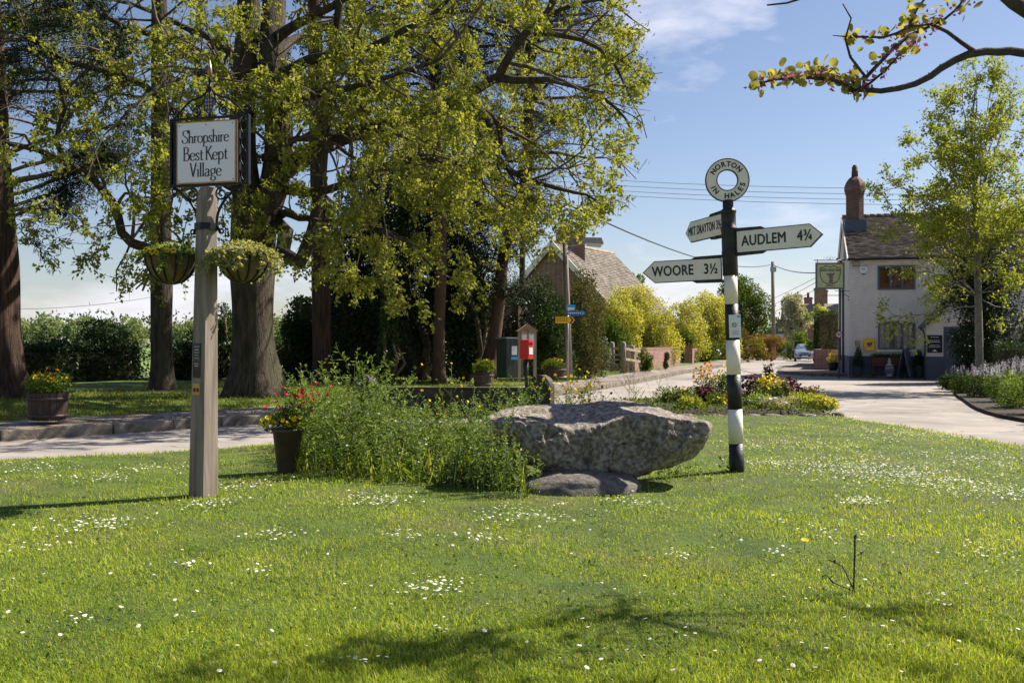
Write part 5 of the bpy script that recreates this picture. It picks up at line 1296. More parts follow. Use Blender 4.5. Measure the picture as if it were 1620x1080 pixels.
# ------------------------------------------------------------------ tall wildflowers left of the boulder
def stems(n, area, hr, zf, leafm, name_pref, root, leaf=(.03, .06), per=16, asp=.28, curve=.12, flower=None, fl_p=.3, fl_size=.03, thick=.0025, hf=None, branch=.35, droop=0):
    S = []; C = []; D = []; FC = []; sizes = []
    for k in range(n):
        x, y = area(); z = zf(x, y); h = rnd.uniform(*hr)*(hf(x, y) if hf else 1); p = Vector((x, y, z-.01)); d = Vector((rnd.gauss(0, curve), rnd.gauss(0, curve), 1)).normalized()
        nseg = 6; tips = []
        def go(p, d, h, nseg, lev):
            for i in range(nseg):
                d = (d+Vector((rnd.gauss(0, curve*.6), rnd.gauss(0, curve*.6), .03))).normalized(); q = p+d*h/nseg
                S.append((p, q, thick*(1-.1*i), thick*(1-.1*(i+1))))
                m = max(1, int(per*h/nseg/.12)) if i > 0 or lev else 1
                for e in range(m):
                    a = rnd.uniform(0, 6.283); C.append(tuple(p.lerp(q, rnd.random()))); D.append((math.cos(a), math.sin(a), rnd.uniform(.0, 1.0))); sizes.append(rnd.uniform(*leaf)*(1.15-.6*(i/nseg)))
                if lev == 0 and i >= 2 and rnd.random() < branch:
                    a = rnd.uniform(0, 6.283); go(q, Vector((math.cos(a)*.7, math.sin(a)*.7, .8)).normalized(), h*.3, 3, 1)
                p = q
            if rnd.random() < fl_p: FC.append(tuple(p))
        go(p, d, h, nseg, 0)
    segs('stems', S, leafm if False else M_stem, root, 3)
    leaves('foliage', np.array(C), np.array(D), np.array(sizes), leafm, root, asp, .1)
    if flower is not None and FC: petals(np.array(FC), rand_dirs(len(FC))+np.array([[0, -.3, .8]]), fl_size, flower, root)
M_stem = mat('green_stem', (.09, .13, .03), (.15, .18, .06), 10, .8)
PATCH = [(p.x, p.y) for p in [G(455, 752), G(520, 762), G(600, 772), G(700, 778), G(770, 785), G(835, 800), G(838, 770), G(800, 742), G(850, 715), G(800, 712), G(680, 712), G(560, 705), G(470, 712)]]
def in_area(poly):
    xs = [p[0] for p in poly]; ys = [p[1] for p in poly]
    def f():
        while True:
            x, y = rnd.uniform(min(xs), max(xs)), rnd.uniform(min(ys), max(ys))
            if in_poly(np.array([x]), np.array([y]), poly)[0]: return x, y
    return f
lz = lambda x, y: float(lawn_grid(np.array([x]), np.array([y]))[0])
def hf_patch(x, y):
    px = 810+x/y*FPX
    top = np.interp(px, [440, 470, 520, 560, 600, 640, 700, 760, 840], [.62, .92, 1.05, 1.05, .88, .68, .62, .66, .66])
    front = min(1, max(.35+.4*min(1, max(0, (px-640)/120)), (y-9.2)/1.6+.35)); return top*front*(.92+.55*noise.noise(Vector((x*2.2, y*2.2, .5))))
wp = thing('wildflower_patch', 'dense patch of tall grey-green wildflowers growing left of the boulder', 'wildflowers', (-1, 10.5, .03), local=False)
stems(500, in_area(PATCH), (.50, 1.0), lz, LF_weed, '', wp, leaf=(.035, .075), per=8, flower=FL_white, fl_p=.10, fl_size=.028, hf=hf_patch)
n = 5200; ar = in_area(PATCH); C = np.array([ar() for _ in range(n)]); hh_ = np.array([hf_patch(x, y) for x, y in C])
C3 = np.stack([C[:, 0], C[:, 1], .03+nr.rand(n)**1.3*hh_*.5], 1); D = rand_dirs(n); D[:, 2] = np.abs(D[:, 2])
leaves('undergrowth', C3, D, nr.uniform(.04, .11, n), LF_hedge, wp, .22, .08)
stems(150, in_area(PATCH), (.45, .95), lz, LF_mid, 'x', wp, leaf=(.06, .11), per=5, hf=hf_patch, flower=FL_lilac, fl_p=.1, fl_size=.03)
C = np.array([ar() for _ in range(170)]); D = rand_dirs(170)*.8+np.array([[0, -.3, .9]])
leaves('dock_leaves', np.stack([C[:, 0], C[:, 1]-.03, np.full(170, .03)], 1), D, nr.uniform(.16, .32, 170), LF_mid, wp, .26, .05)
C = np.array([ar() for _ in range(90)]); hh2 = np.array([hf_patch(x, y) for x, y in C])
S2 = [((x, y, .03), (x+rnd.gauss(0, .08), y+rnd.gauss(0, .08), .03+h_*rnd.uniform(.6, .95)), .003, .0015) for (x, y), h_ in zip(C, hh2)]
segs('dead_stems', S2, M_wood, wp, 3)
g2 = nr.rand(1400); C = np.array([ar() for _ in range(1400)]); D = rand_dirs(1400)*.35+np.array([[0, 0, 1.]])
leaves('long_grass', np.stack([C[:, 0], C[:, 1]-.05, np.full(1400, .03)], 1), D, nr.uniform(.15, .38, 1400), LF_grass, wp, .045, .02)
# yellow heads standing above the patch
def tall_flower(name, label, cat, px, pyb, pyt, Y, n, leafm, fl, spread=.12, fls=.035, per=5, leaf=(.03, .05), flp=.9, branch=.7, group=None, z=None):
    b = P(px, pyb, Y); b.z = lz(b.x, b.y) if z is None else z; h = EYE-(pyt-HOR)/FPX*Y-b.z
    r = thing(name, label, cat, b, local=False, group=group)
    stems(n, lambda: (b.x+rnd.gauss(0, spread), b.y+rnd.gauss(0, spread)), (h*.72, h*1.0), lambda x, y: b.z, leafm, '', r, leaf=leaf, per=per, flower=fl, fl_p=flp, fl_size=fls, branch=branch, curve=.06)
    return r
tall_flower('yellow_wildflower', 'thin-stemmed yellow wildflowers rising against the dark bench back', 'wildflower', 718, 730, 602, 11.6, 7, LF_weed, FL_yellow, .22, .04, per=3)
tall_flower('tall_weed', 'tallest leafy weed standing in front of the bench left end', 'wildflower', 594, 760, 574, 10.6, 3, LF_weed, FL_white, .04, .02, per=9)
tall_flower('tall_weed', 'tall leafy weed above the planter pot', 'wildflower', 492, 757, 586, 10.7, 4, LF_weed, FL_white, .06, .02, per=9)
tall_flower('leafy_weed', 'leafy green weeds between the bench and the boulder top', 'wildflower', 820, 690, 612, 12.3, 16, LF_weed, FL_yellow, .28, .03, per=10, flp=.2)
tall_flower('leafy_weed', 'leafy green weeds behind the left end of the boulder', 'wildflower', 770, 700, 632, 11.3, 14, LF_weed, FL_lilac, .3, .03, per=9, flp=.2)
tall_flower('seeding_stem', 'tall bare seeding stems behind the middle of the boulder', 'wildflower', 1008, 690, 574, 13.2, 7, LF_weed, FL_lilac, .10, .015, per=3, leaf=(.02, .035))
tall_flower('seeding_stem', 'thin seeding stems left of the red and yellow flower bed', 'wildflower', 1048, 690, 588, 13.6, 6, LF_weed, FL_lilac, .08, .015, per=3, leaf=(.02, .035))
tall_flower('yellow_wallflower', 'bright yellow wallflower clump right of the bench end post', 'flowers', 908, 690, 594, 13.6, 16, LF_mid, FL_yellow, .12, .06, per=8)
tall_flower('wine_wallflower', 'dark wine-red wallflower clump behind the boulder beside the yellow one', 'flowers', 930, 690, 606, 13.8, 10, LF_mid, FL_wine, .12, .05, per=6)
tall_flower('leafy_weed', 'low green weeds behind the boulder crest', 'wildflower', 960, 690, 625, 13.4, 12, LF_weed, FL_white, .3, .02, per=6, flp=.1)
tall_flower('leafy_weed', 'tall leafy weeds hiding the left end of the boulder', 'wildflower', 788, 785, 655, 9.15, 20, LF_weed, FL_white, .15, .02, per=9, flp=.1)
tall_flower('leafy_weed', 'weeds in front of the boulder beside the foundation stone', 'wildflower', 820, 792, 705, 8.85, 16, LF_weed, FL_white, .09, .02, per=9, flp=.1)
tall_flower('grass_tuft', 'ragged dark tuft at the foot of the fingerpost', 'grass tuft', 1158, 752, 722, 10.55, 12, LF_hedge, None, .05, .02, per=4, leaf=(.04, .08), branch=.1)
tall_flower('grass_tuft', 'weedy tuft under the right overhang of the boulder', 'grass tuft', 1075, 765, 738, 10.0, 26, LF_weed, None, .16, .02, per=6, leaf=(.03, .06), branch=.3)
# bare earth under the boulder overhang
# ------------------------------------------------------------------ pots and barrels of flowers
def spray(root, c, r, h, n, leafm, flowers, leaf=.05, fsize=.045, drape=0):
    LL = [(Vector((c[0]+rnd.gauss(0, r*.35), c[1]+rnd.gauss(0, r*.35), c[2]+h*rnd.uniform(.2, .6))), Vector((r*.55, r*.55, h*.45))) for k in range(9)]
    lump_leaves('foliage', LL, n, leaf, leafm, root, aspect=.4, zmin=c[2]-drape)
    for m, k, dx, dz in flowers:
        FC = [];
        for j in range(k):
            a = rnd.uniform(0, 6.283); q = rnd.random()**.5*r*.95; FC.append((c[0]+q*math.cos(a)*.9+dx, c[1]+q*math.sin(a)*.9-.02, c[2]+h*(dz+rnd.uniform(.45, .9))*(1-.3*(q/r)**2)))
        petals(np.array(FC), rand_dirs(k)*.6+np.array([[0, -.5, .8]]), fsize, m, root)
def half_barrel(name, label, c, r, h, group, fl, n=900, leaf=.06, fs=.05, fh=.38):
    root = thing(name, label, 'planter', c, local=False, group=group); cv = Vector(c); NS = 18
    for k in range(NS):
        a0 = 2*math.pi*k/NS+.012; a1 = 2*math.pi*(k+1)/NS-.012; m = MB(); V = []
        for z, rr in ((0, .86), (h*.5, .97), (h, 1.0)):
            for a in (a0, a1):
                for q in (1, .88): V.append((cv.x+r*rr*q*math.cos(a), cv.y+r*rr*q*math.sin(a), cv.z+z))
        F = []
        for i in range(2):
            b_ = 4*i; F += [(b_, b_+2, b_+6, b_+4), (b_+1, b_+5, b_+7, b_+3), (b_, b_+4, b_+5, b_+1), (b_+2, b_+3, b_+7, b_+6)]
        F += [(8, 10, 11, 9), (0, 1, 3, 2)]
        m.add(V, F); m.build('stave', M_barrel, root)
    for z, rr in ((.16, .905), (.78, .995)):
        m = MB(); m.lathe([(r*rr+.004, h*z-.022), (r*rr+.014, h*z-.022), (r*(rr+.015)+.014, h*z+.022), (r*(rr+.015)+.004, h*z+.022)], 28, c); m.build('hoop', M_hoop, root)
    MB().lathe([(.01, h-.06), (r*.88, h-.05)], 18, c, caps=False).build('soil', M_soil, root)
    spray(root, (cv.x, cv.y, cv.z+h-.05), r*1.0, fh, n, LF_mid, fl, leaf, fs)
    return root
half_barrel('barrel_planter', 'half-barrel of orange-yellow wallflowers on the far footpath at the left', P(76, 664, 15.7), .30, .43, None, [(FL_orange, 40, .04, .4), (FL_yellow, 16, -.05, .3), (FL_yellow, 8, .25, -.1)], 1100, .07, .05, .34)
half_barrel('barrel_planter', 'half-barrel of orange flowers left of the red post box', P(765, 611, 25), .26, .36, None, [(FL_orange, 26, .05, .35), (FL_yellow, 10, 0, .2)], 900, .08, .06, .34)
half_barrel('barrel_planter', 'half-barrel of yellow and pink flowers between the post box and lamp pole', P(879, 600, 27), .28, .33, None, [(FL_yellow, 24, 0, .3), (FL_red, 6, .05, .5)], 900, .08, .06, .28)
# tall tapered pot by the wildflowers
b = P(455, 754, 10.65); b.z = .03
root = thing('flower_pot', 'tall dark tapered pot of yellow pansies and red wallflowers left of the wildflowers', 'planter', b, local=False)
MB().lathe([(.10, -.02), (.105, 0), (.155, .44), (.168, .445), (.168, .475), (.15, .475), (.14, .43), (.01, .42)], 26, b).build('pot', mat('dark_glazed_pot', (.05, .037, .027), (.075, .055, .04), 8, .5, .2, 30), root)
c = (b.x, b.y, b.z+.44)
LL = [(Vector((c[0]+dx, c[1], c[2]+dz)), Vector((.14, .13, .09))) for dx, dz in [(-.12, .08), (0, .09), (.1, .1), (-.05, .16), (.07, .2), (.12, .28)]]
lump_leaves('foliage', LL, 1500, .045, LF_mid, root, aspect=.4)
FC = [(c[0]+rnd.uniform(-.27, .22), c[1]-rnd.uniform(.0, .16), c[2]+rnd.uniform(.06, .16)) for k in range(44)]
petals(np.array(FC), rand_dirs(44)*.5+np.array([[0, -.7, .6]]), .06, FL_yellow, root)
FC = [(c[0]+rnd.gauss(.14, .14), c[1]-rnd.uniform(-.1, .1), c[2]+rnd.uniform(.2, .52)) for k in range(46)]
petals(np.array(FC), rand_dirs(46)*.6+np.array([[0, -.6, .6]]), .05, FL_red, root, 'red_flowers')
S = [((c[0]+rnd.uniform(-.05, .1), c[1], c[2]), Vector(f), .003, .002) for f in FC[::2]]; segs('stems', S, M_stem, root, 3)

# ------------------------------------------------------------------ flower bed across the green's far edge
bedp = catmull([(1.75, 19.8), (2.6, 19.0), (4.2, 18.9), (5.6, 18.95), (6.35, 19.4), (6.2, 20.6), (5.6, 22.0), (4.4, 22.6), (3.0, 22.4), (2.0, 21.2), (1.75, 19.8)], .35)
pts = [(p.x, p.y) for p in bedp[:-1]]
m = MB(); cc = Vector((sum(p[0] for p in pts)/len(pts), sum(p[1] for p in pts)/len(pts), 0)); V = [(cc.x, cc.y, .24)]; nP = len(pts)
for f, z in ((.5, .22), (.85, .14), (1.0, .02)):
    for x, y in pts: V.append((cc.x+(x-cc.x)*f, cc.y+(y-cc.y)*f, z+rnd.uniform(-.02, .02)))
F = [(0, 1+k, 1+(k+1) % nP) for k in range(nP)]
for i in range(2):
    for k in range(nP): F.append((1+i*nP+k, 1+(i+1)*nP+k, 1+(i+1)*nP+(k+1) % nP, 1+i*nP+(k+1) % nP))
m.add(V, F, 0, True); bed = m.build('flower_bed', M_soil); bed['kind'] = 'structure'
for k in range(0, nP):
    x, y = pts[k]
    if y < 20.2 and rnd.random() < .6: rock('edging_stone', None, (x+rnd.uniform(-.08, .08), y-.02, .03), (rnd.uniform(.10, .22), .12, rnd.uniform(.04, .07)), k*1.3, M_kerb, par=bed, rz=rnd.uniform(-.3, .3), sub=2)
n = 5200; bx = nr.uniform(1.7, 6.4, n); by = nr.uniform(18.8, 22.6, n); ok = in_poly(bx, by, [(p[0], p[1]) for p in pts]); bx = bx[ok]; by = by[ok]; n = len(bx); D = rand_dirs(n); D[:, 2] = np.abs(D[:, 2])
o = leaves('bed_ground_cover', np.stack([bx, by, .08+nr.rand(n)*.14], 1), D, nr.uniform(.05, .10, n), LF_mid, None, .5, .12)
tag(o, 'low mixed green ground cover between the plants of the flower bed', 'ground cover', kind='stuff')
clumps = [(1082, 22, .16, .34, LF_mid, [(FL_yellow, 8, 0, .1)], 'green leafy clump at the left end of the flower bed'),
          (1115, 25, .22, .36, LF_hedge, [(FL_wine, 70, 0, .15), (FL_orange, 5, 0, .1)], 'wine-red wallflowers left of the striped signpost'),
          (1118, 50, .25, .62, LF_mid, [(FL_orange, 26, -.05, .35)], 'upright orange-yellow wallflowers behind the wine-red ones'),
          (1140, 12, .20, .26, LF_mid, [(FL_yellow, 10, 0, 0)], 'low lime-and-yellow edging plant just left of the striped signpost'),
          (1146, 48, .16, .60, LF_mid, [(FL_yellow, 14, 0, .35)], 'tall yellow spikes hard by the striped signpost'),
          (1092, 6, .18, .22, LF_young, [(FL_yellow, 5, 0, 0)], 'low golden clump at the front left of the flower bed'),
          (1190, 40, .22, .46, LF_hedge, [(FL_wine, 60, 0, .3)], 'dark wine-red wallflowers just right of the striped signpost'),
          (1198, 8, .24, .26, LF_weed, [(FL_white, 6, 0, 0)], 'grey-green low clump at the bed front right of the post'),
          (1218, 30, .24, .50, LF_mid, [(FL_yellow, 46, 0, .3)], 'brightest yellow wallflower clump in the middle of the flower bed'),
          (1216, 52, .12, .72, LF_hedge, [(FL_wine, 14, 0, .4)], 'tallest wine-red spike behind the bright yellow clump'),
          (1246, 36, .26, .42, LF_hedge, [(FL_wine, 80, 0, .3)], 'spreading wine-red wallflowers right of the bright yellow clump'),
          (1226, 4, .28, .24, LF_grey, [(FL_white, 10, 0, 0)], 'silver-leaved edging plant below the bright yellow clump'),
          (1262, 12, .26, .28, LF_young, [(FL_yellow, 4, 0, 0)], 'lime-green low clump toward the right of the flower bed'),
          (1286, 14, .24, .26, LF_young, [(FL_yellow, 10, 0, .1)], 'yellow-green trailing clump at the right end of the flower bed'),
          (1278, 40, .20, .34, LF_copperbush, [(FL_wine, 10, 0, .1)], 'bronze-leaved clump at the back right of the flower bed'),
          (1165, 22, .2, .3, LF_hedge, [(FL_wine, 16, 0, .1)], 'dark clump right behind the striped signpost'),
          (1305, 8, .2, .2, LF_gold, [(FL_yellow, 8, 0, 0)], 'small lime clump at the extreme right tip of the bed'),
          (1060, 26, .2, .34, LF_mid, [(FL_yellow, 4, 0, .1)], 'sparse green clump left of the flower bed behind the boulder')]
for px, back, r, h, lm, fl, lab in clumps:
    Yc = 19.3+back/50*2.6*.9; x = (px-810)/FPX*Yc
    rt = thing('bedding_plant', lab, 'flowers', (x, Yc, .12), local=False, group='plants in the flower bed')
    spray(rt, (x, Yc, .12), r*1.3, h*1.15, 1300, lm, [(f[0], int(f[1]*2), f[2], f[3]+.05) for f in fl], .06, .075)

# planted corner at the right
RB = catmull([(9.2, 17.0), (9.3, 18.9), (9.9, 21.2), (11.0, 24.2), (12.2, 27.4), (13.5, 30.2), (15.2, 32.5), (20, 33.5), (24, 30), (20, 20), (12, 16), (9.2, 17.0)], .8)
m = MB(); pts = [(p.x, p.y) for p in RB[:-1]]; m.flat(pts, -.01, .07); bed2 = m.build('planting_corner', M_soil); bed2['kind'] = 'structure'
plants = [(1512, 622, 29.5, 24, 20, LF_hedge, None), (1530, 630, 27.5, 30, 30, LF_mid, FL_lilac), (1556, 634, 25.5, 34, 36, LF_hedge, FL_lilac), (1538, 612, 31, 34, 26, LF_hedge, None), (1584, 640, 23.2, 34, 44, LF_mid, FL_white), (1612, 650, 21.0, 34, 56, LF_weed, FL_lilac),
          (1650, 664, 19, 40, 60, LF_mid, FL_white), (1580, 612, 30, 34, 30, LF_mid, FL_lilac), (1612, 616, 28.5, 34, 40, LF_mid, FL_lilac), (1505, 612, 31.5, 18, 20, LF_hedge, None), (1700, 690, 17.2, 40, 70, LF_mid, FL_lilac)]
labs = ['dark leafy clump at the road tip of the right-hand border', 'mid-green clump with lilac flecks just in from the border tip', 'dark broad clump below the young tree trunk', 'low dark clump around the young tree foot', 'white-flecked green clump right of the young tree',
        'grey-green lilac-flowered clump at the kerb by the frame edge', 'leafy white-flowered clump at the nearest corner of the border', 'lilac-spiked clump in front of the square-cut hedge', 'tall lilac spikes below the square-cut hedge', 'small dark clump on the far tip of the border', 'nearest lilac-flowered clump of the border']
for (px, pyb, Yc, hw, ht, lm, fm), lab in zip(plants, labs):
    c = P(px, pyb, Yc); r = hw/FPX*Yc; h = ht/FPX*Yc; rt = thing('border_plant', lab, 'plant', (c.x, Yc, .06), local=False, group='plants in the right-hand border')
    LL = [(Vector((c.x+rnd.gauss(0, r*.45), Yc+rnd.gauss(0, r*.4), .06+h*rnd.uniform(.2, .65))), Vector((r*.45, r*.45, h*.4))) for k in range(11)]
    lump_leaves('foliage', LL, 2200, .07, lm, rt, aspect=.5, zmin=.05)
    if fm is not None:
        S = []; FC = []; FD = []
        for k in range(26):
            b_ = Vector((c.x+rnd.gauss(0, r*.5), Yc+rnd.gauss(0, r*.4), .06+h*.6)); e = b_+Vector((rnd.gauss(0, .04), 0, rnd.uniform(.25, .5)))*(h/.8+.3); S.append((b_, e, .004, .003))
            for j in range(16): FC.append(tuple(e+Vector((0, 0, -.008*j))+rvec(.010))); FD.append(tuple(rvec(1)))
        segs('flower_stems', S, M_stem, rt, 3); leaves('flower_spikes', np.array(FC), np.array(FD), .028, fm, rt, .8, .15)

# ------------------------------------------------------------------ low bench with rounded ends
bn = thing('wooden_bench', 'dark timber bench with round-topped ends seen from behind the wildflowers', 'bench', (-.7, 14.2, .04), rz=R(-3))
x0, x1 = -1.38, 1.12
for k in range(3):
    MB().span((x0, -.03, .30+k*.152), (x1, .03, .450+k*.152)).build('back_plank', M_darkwood, bn, bevel=.008)
for k in range(3):
    MB().span((x0, .06+k*.135, .38), (x1, .185+k*.135, .42)).build('seat_plank', M_darkwood, bn, bevel=.006)
for x in (x0-.02, x1+.0):
    pr = [(-.17, 0), (.17, 0), (.17, .72)]+[(.17*math.cos(R(a)), .76+.17*math.sin(R(a))) for a in range(0, 181, 15)]+[(-.17, .72)]
    m = MB(); V = [(x+dx, -.06+y, z) for dx in (-.07, .07) for y, z in pr]
    n_ = len(pr); V = [(x+dx, y, z) for dx in (-.085, .085) for y, z in pr]
    Mr = TR(x, 0, 0) @ Matrix.Rotation(R(68), 4, 'Z') @ TR(-x, 0, 0)
    m.add(V, [tuple(range(n_)), tuple(reversed(range(n_, 2*n_)))]+[(i, i+n_, (i+1) % n_+n_, (i+1) % n_) for i in range(n_)], 0, False, Mr); 
    m.build('bench_end', M_darkwood, bn, bevel=.01)

# ------------------------------------------------------------------ fallen twig, dandelion, straw stems
c = G(1352, 935, .06); tg = MB()
def pt(px, py, dz=0): 
    v = P(px, py, c.y); return v
tg.tube(catmull([pt(1393, 950), pt(1372, 944), pt(1352, 935), pt(1351, 905), pt(1352, 875), pt(1352, 846)], .03), [.004, .005, .006, .005]+[.004]*0 if False else .005, 6)
tg.tube(catmull([pt(1352, 935), pt(1342, 915), pt(1332, 895), pt(1310, 885)], .03), .0035, 5)
tg.tube(catmull([pt(1352, 935), pt(1335, 928), pt(1318, 920), pt(1306, 908), pt(1300, 912)], .03), .0035, 5)
tg.tube(catmull([pt(1318, 922), pt(1312, 915), pt(1318, 908)], .02), .0025, 5); tg.tube(catmull([pt(1352, 880), pt(1362, 875), pt(1369, 870)], .02), .002, 5)
for k in range(26): v = rnd.choice(tg.v); tg.lathe([(.001, -.006), (.006, 0), (.001, .006)], 5, v, caps=False)
o = tg.build('fallen_twig', M_judas); tag(o, 'dark forked fallen twig standing up from the grass in the foreground', 'twig')
b = G(1272, 872, .05); dn = thing('dandelion', 'single yellow dandelion in the foreground grass', 'flower', b, local=False)
MB().tube([b, b+Vector((.005, 0, .07))], .0025, 5).build('stalk', M_stem, dn)
for a in (1.0, .7, .4): petals([b+Vector((.005, 0, .07+.006*(1-a)))], [(0, -.3, 1)], .05*a, FL_yellow, dn, 'petals', k=14)
S = []
for px, py in [(222, 968), (483, 862), (640, 885), (1395, 778), (497, 935)]:
    q = G(px, py, .04); S.append((q, q+Vector((rnd.uniform(-.03, .03), 0, rnd.uniform(.10, .16))), .002, .0012))
o = segs('straw_stalks', S, M_wood, None, 4); tag(o, 'a few dry straw stalks poking out of the near lawn', 'straw', kind='stuff')
# ------------------------------------------------------------------ the pub
PO = Vector((14.24, 42.0, 0)); PA = R(-15)
pub = thing('pub_building', 'two-storey white-painted brick inn with blue-grey plinth, tiled roof and tall brick chimney at the junction', 'pub', PO, rz=PA)
ux, uy = math.cos(PA), math.sin(PA)
def fac(px, py, off=0.0):
    """photo point -> (u, z) on the plane off metres in front of the facade"""
    ox, oy = PO.x-(-uy)*0+off*uy, PO.y-off*ux
    s = (px-810)/FPX; u = (oy*s-ox)/(ux-s*uy); Y = oy+u*uy
    return u, EYE-(py-HOR)/FPX*Y
def pub_to_world(u, v, z=0): return Vector((PO.x+u*ux-v*uy, PO.y+u*uy+v*ux, z))
EV, RG, DEP, LEN = 5.03, 7.2, 8.0, 13.0
m = MB()
m.add([(0, 0, .92), (LEN, 0, .92), (LEN, 0, EV), (0, 0, EV)], [(0, 1, 2, 3)])
m.add([(0, 0, .92), (0, 0, EV), (0, DEP/2, RG), (0, DEP, EV), (0, DEP, .92)], [(0, 1, 2, 3, 4)])
m.add([(LEN, 0, 0), (LEN, DEP, 0), (LEN, DEP, EV), (LEN, DEP/2, RG), (LEN, 0, EV)], [(0, 1, 2, 3, 4)])
m.add([(0, DEP, 0), (0, DEP, EV), (LEN, DEP, EV), (LEN, DEP, 0)], [(0, 1, 2, 3)])
m.build('wall', M_pubwhite, pub)
m = MB(); m.span((-.02, -.02, -.05), (LEN, .3, .92)); m.span((-.02, .3, -.05), (.28, DEP, .92)); m.build('plinth', M_pubblue, pub)
m = MB(); m.span((-.05, -.40, -.04), (LEN, -.022, .10)); m.build('step_kerb', M_kerb, pub)
m = MB(); m.span((0, -.015, EV-.22), (LEN, -.001, EV-.03)); m.build('eaves_band', M_pubwhite, pub)
# roof: underlay and courses of individual tiles
m = MB()
for sg in (0, 1):
    y0, y1 = (-.18, DEP/2) if sg == 0 else (DEP+.18, DEP/2); z0 = EV-.10
    V = [(-.04, y0, z0), (LEN, y0, z0), (LEN, y1, RG), (-.04, y1, RG), (-.04, y0, z0+.05), (LEN, y0, z0+.05), (LEN, y1, RG+.05), (-.04, y1, RG+.05)]
    m.add(V, [(0, 1, 2, 3), (4, 7, 6, 5), (0, 4, 5, 1), (0, 3, 7, 4), (1, 5, 6, 2)])
roof = m.build('roof', M_tile, pub)
def tiles(x0, x1, y0, z0, y1, z1, tw, te, M=None, th=.035, name='roof_tiles', mt=None, par=None, jit=.012):
    """overlapping tiles from the eaves (y0,z0) to the ridge (y1,z1), tinted one by one"""
    L_ = math.hypot(y1-y0, z1-z0); rows = int(L_/te); dy, dz = (y1-y0)/L_, (z1-z0)/L_; n_ = Vector((0, -dz, dy)) if dy > 0 else Vector((0, dz, -dy)); n_ = Vector((0, -dz*(1 if dy > 0 else 1), abs(dy)))
    V = []; F = []; T = []
    for r in range(rows):
        s = r*te; x = x0-(tw/2 if r % 2 else 0)
        while x < x1:
            a = max(x+.004, x0); b_ = min(x+tw-.004, x1); x += tw
            if b_-a < .03: continue
            lift = th+rnd.uniform(-.3, 1)*jit; s0 = s+rnd.uniform(-.4, .4)*jit; s1 = s+te*1.15; sk = rnd.uniform(-.4, .4)*jit; i = len(V)
            for (xx, ss, hh) in ((a, s0, lift), (b_, s0, lift+sk), (b_, s1, .012), (a, s1, .012), (a, s0, lift-th*.8), (b_, s0, lift+sk-th*.8)):
                p = Vector((xx, y0+dy*ss, z0+dz*ss))+n_*hh; V.append(tuple(M @ p if M is not None else p))
            F += [(i, i+1, i+2, i+3), (i, i+4, i+5, i+1), (i, i+3, i+4, i+4)][:2]; t = rnd.random(); T += [t]*6
    o = np_mesh(name, np.array(V), np.array(F), mt, par, np.array(T)); o['kind'] = 'stuff'; return o
def tilemat(name, cols):
    m, t, n, l = newmat(name); b = t.nodes['Principled BSDF']; b.inputs['Roughness'].default_value = .85
    at = n('ShaderNodeAttribute'); at.attribute_name = 'tint'; r = n('ShaderNodeValToRGB'); e = r.color_ramp.elements
    e[0].color = rgb(cols[0]); e[1].color = rgb(cols[-1])
    for i, c in enumerate(cols[1:-1]): q = e.new((i+1)/(len(cols)-1)); q.color = rgb(c)
    l(at.outputs['Fac'], r.inputs[0]); co = n('ShaderNodeTexCoord'); x = n('ShaderNodeTexNoise'); x.inputs['Scale'].default_value = 3; x.inputs['Detail'].default_value = 8
    l(co.outputs['Object'], x.inputs['Vector']); r2 = n('ShaderNodeValToRGB'); r2.color_ramp.elements[0].position = .35; r2.color_ramp.elements[1].position = .65
    r2.color_ramp.elements[0].color = (.5, .48, .44, 1); r2.color_ramp.elements[1].color = (1.25, 1.2, 1.1, 1); l(x.outputs['Fac'], r2.inputs[0])
    mx = n('ShaderNodeMixRGB'); mx.blend_type = 'MULTIPLY'; mx.inputs['Fac'].default_value = 1; l(r.outputs[0], mx.inputs['Color1']); l(r2.outputs[0], mx.inputs['Color2']); l(mx.outputs[0], b.inputs['Base Color'])
    return m
M_tilev = tilemat('aged_clay_tiles', [(.08, .06, .05), (.15, .11, .09), (.20, .15, .12), (.30, .25, .21), (.13, .095, .08)])
M_tilev2 = tilemat('brown_clay_tiles', [(.15, .128, .12), (.22, .19, .175), (.27, .235, .215), (.19, .165, .155)])
tiles(-.06, LEN, -.22, EV-.06, DEP/2, RG+.06, .24, .135, name='roof_tiles', mt=M_tilev, par=roof)
m = MB()
for k in range(44): m.tube([(-.05+k*.3, DEP/2, RG+.07), (.23+k*.3, DEP/2, RG+.075)], .11, 8)
o = m.build('ridge_tiles', M_tile, roof); o['kind'] = 'stuff'
m = MB(); m.tube([(-.1, -.27, EV-.06), (LEN, -.27, EV-.06)], .055, 8); m.build('gutter', M_black, pub)
m = MB(); m.span((-.10, -.2, EV-.12), (-.055, DEP/2, EV-.06)) if False else m.bar((-.08, -.2, EV-.10), (-.08, DEP/2, RG-.02), .05, .16); m.bar((-.08, DEP+.2, EV-.10), (-.08, DEP/2, RG-.02), .05, .16); m.build('bargeboard', M_white, pub)
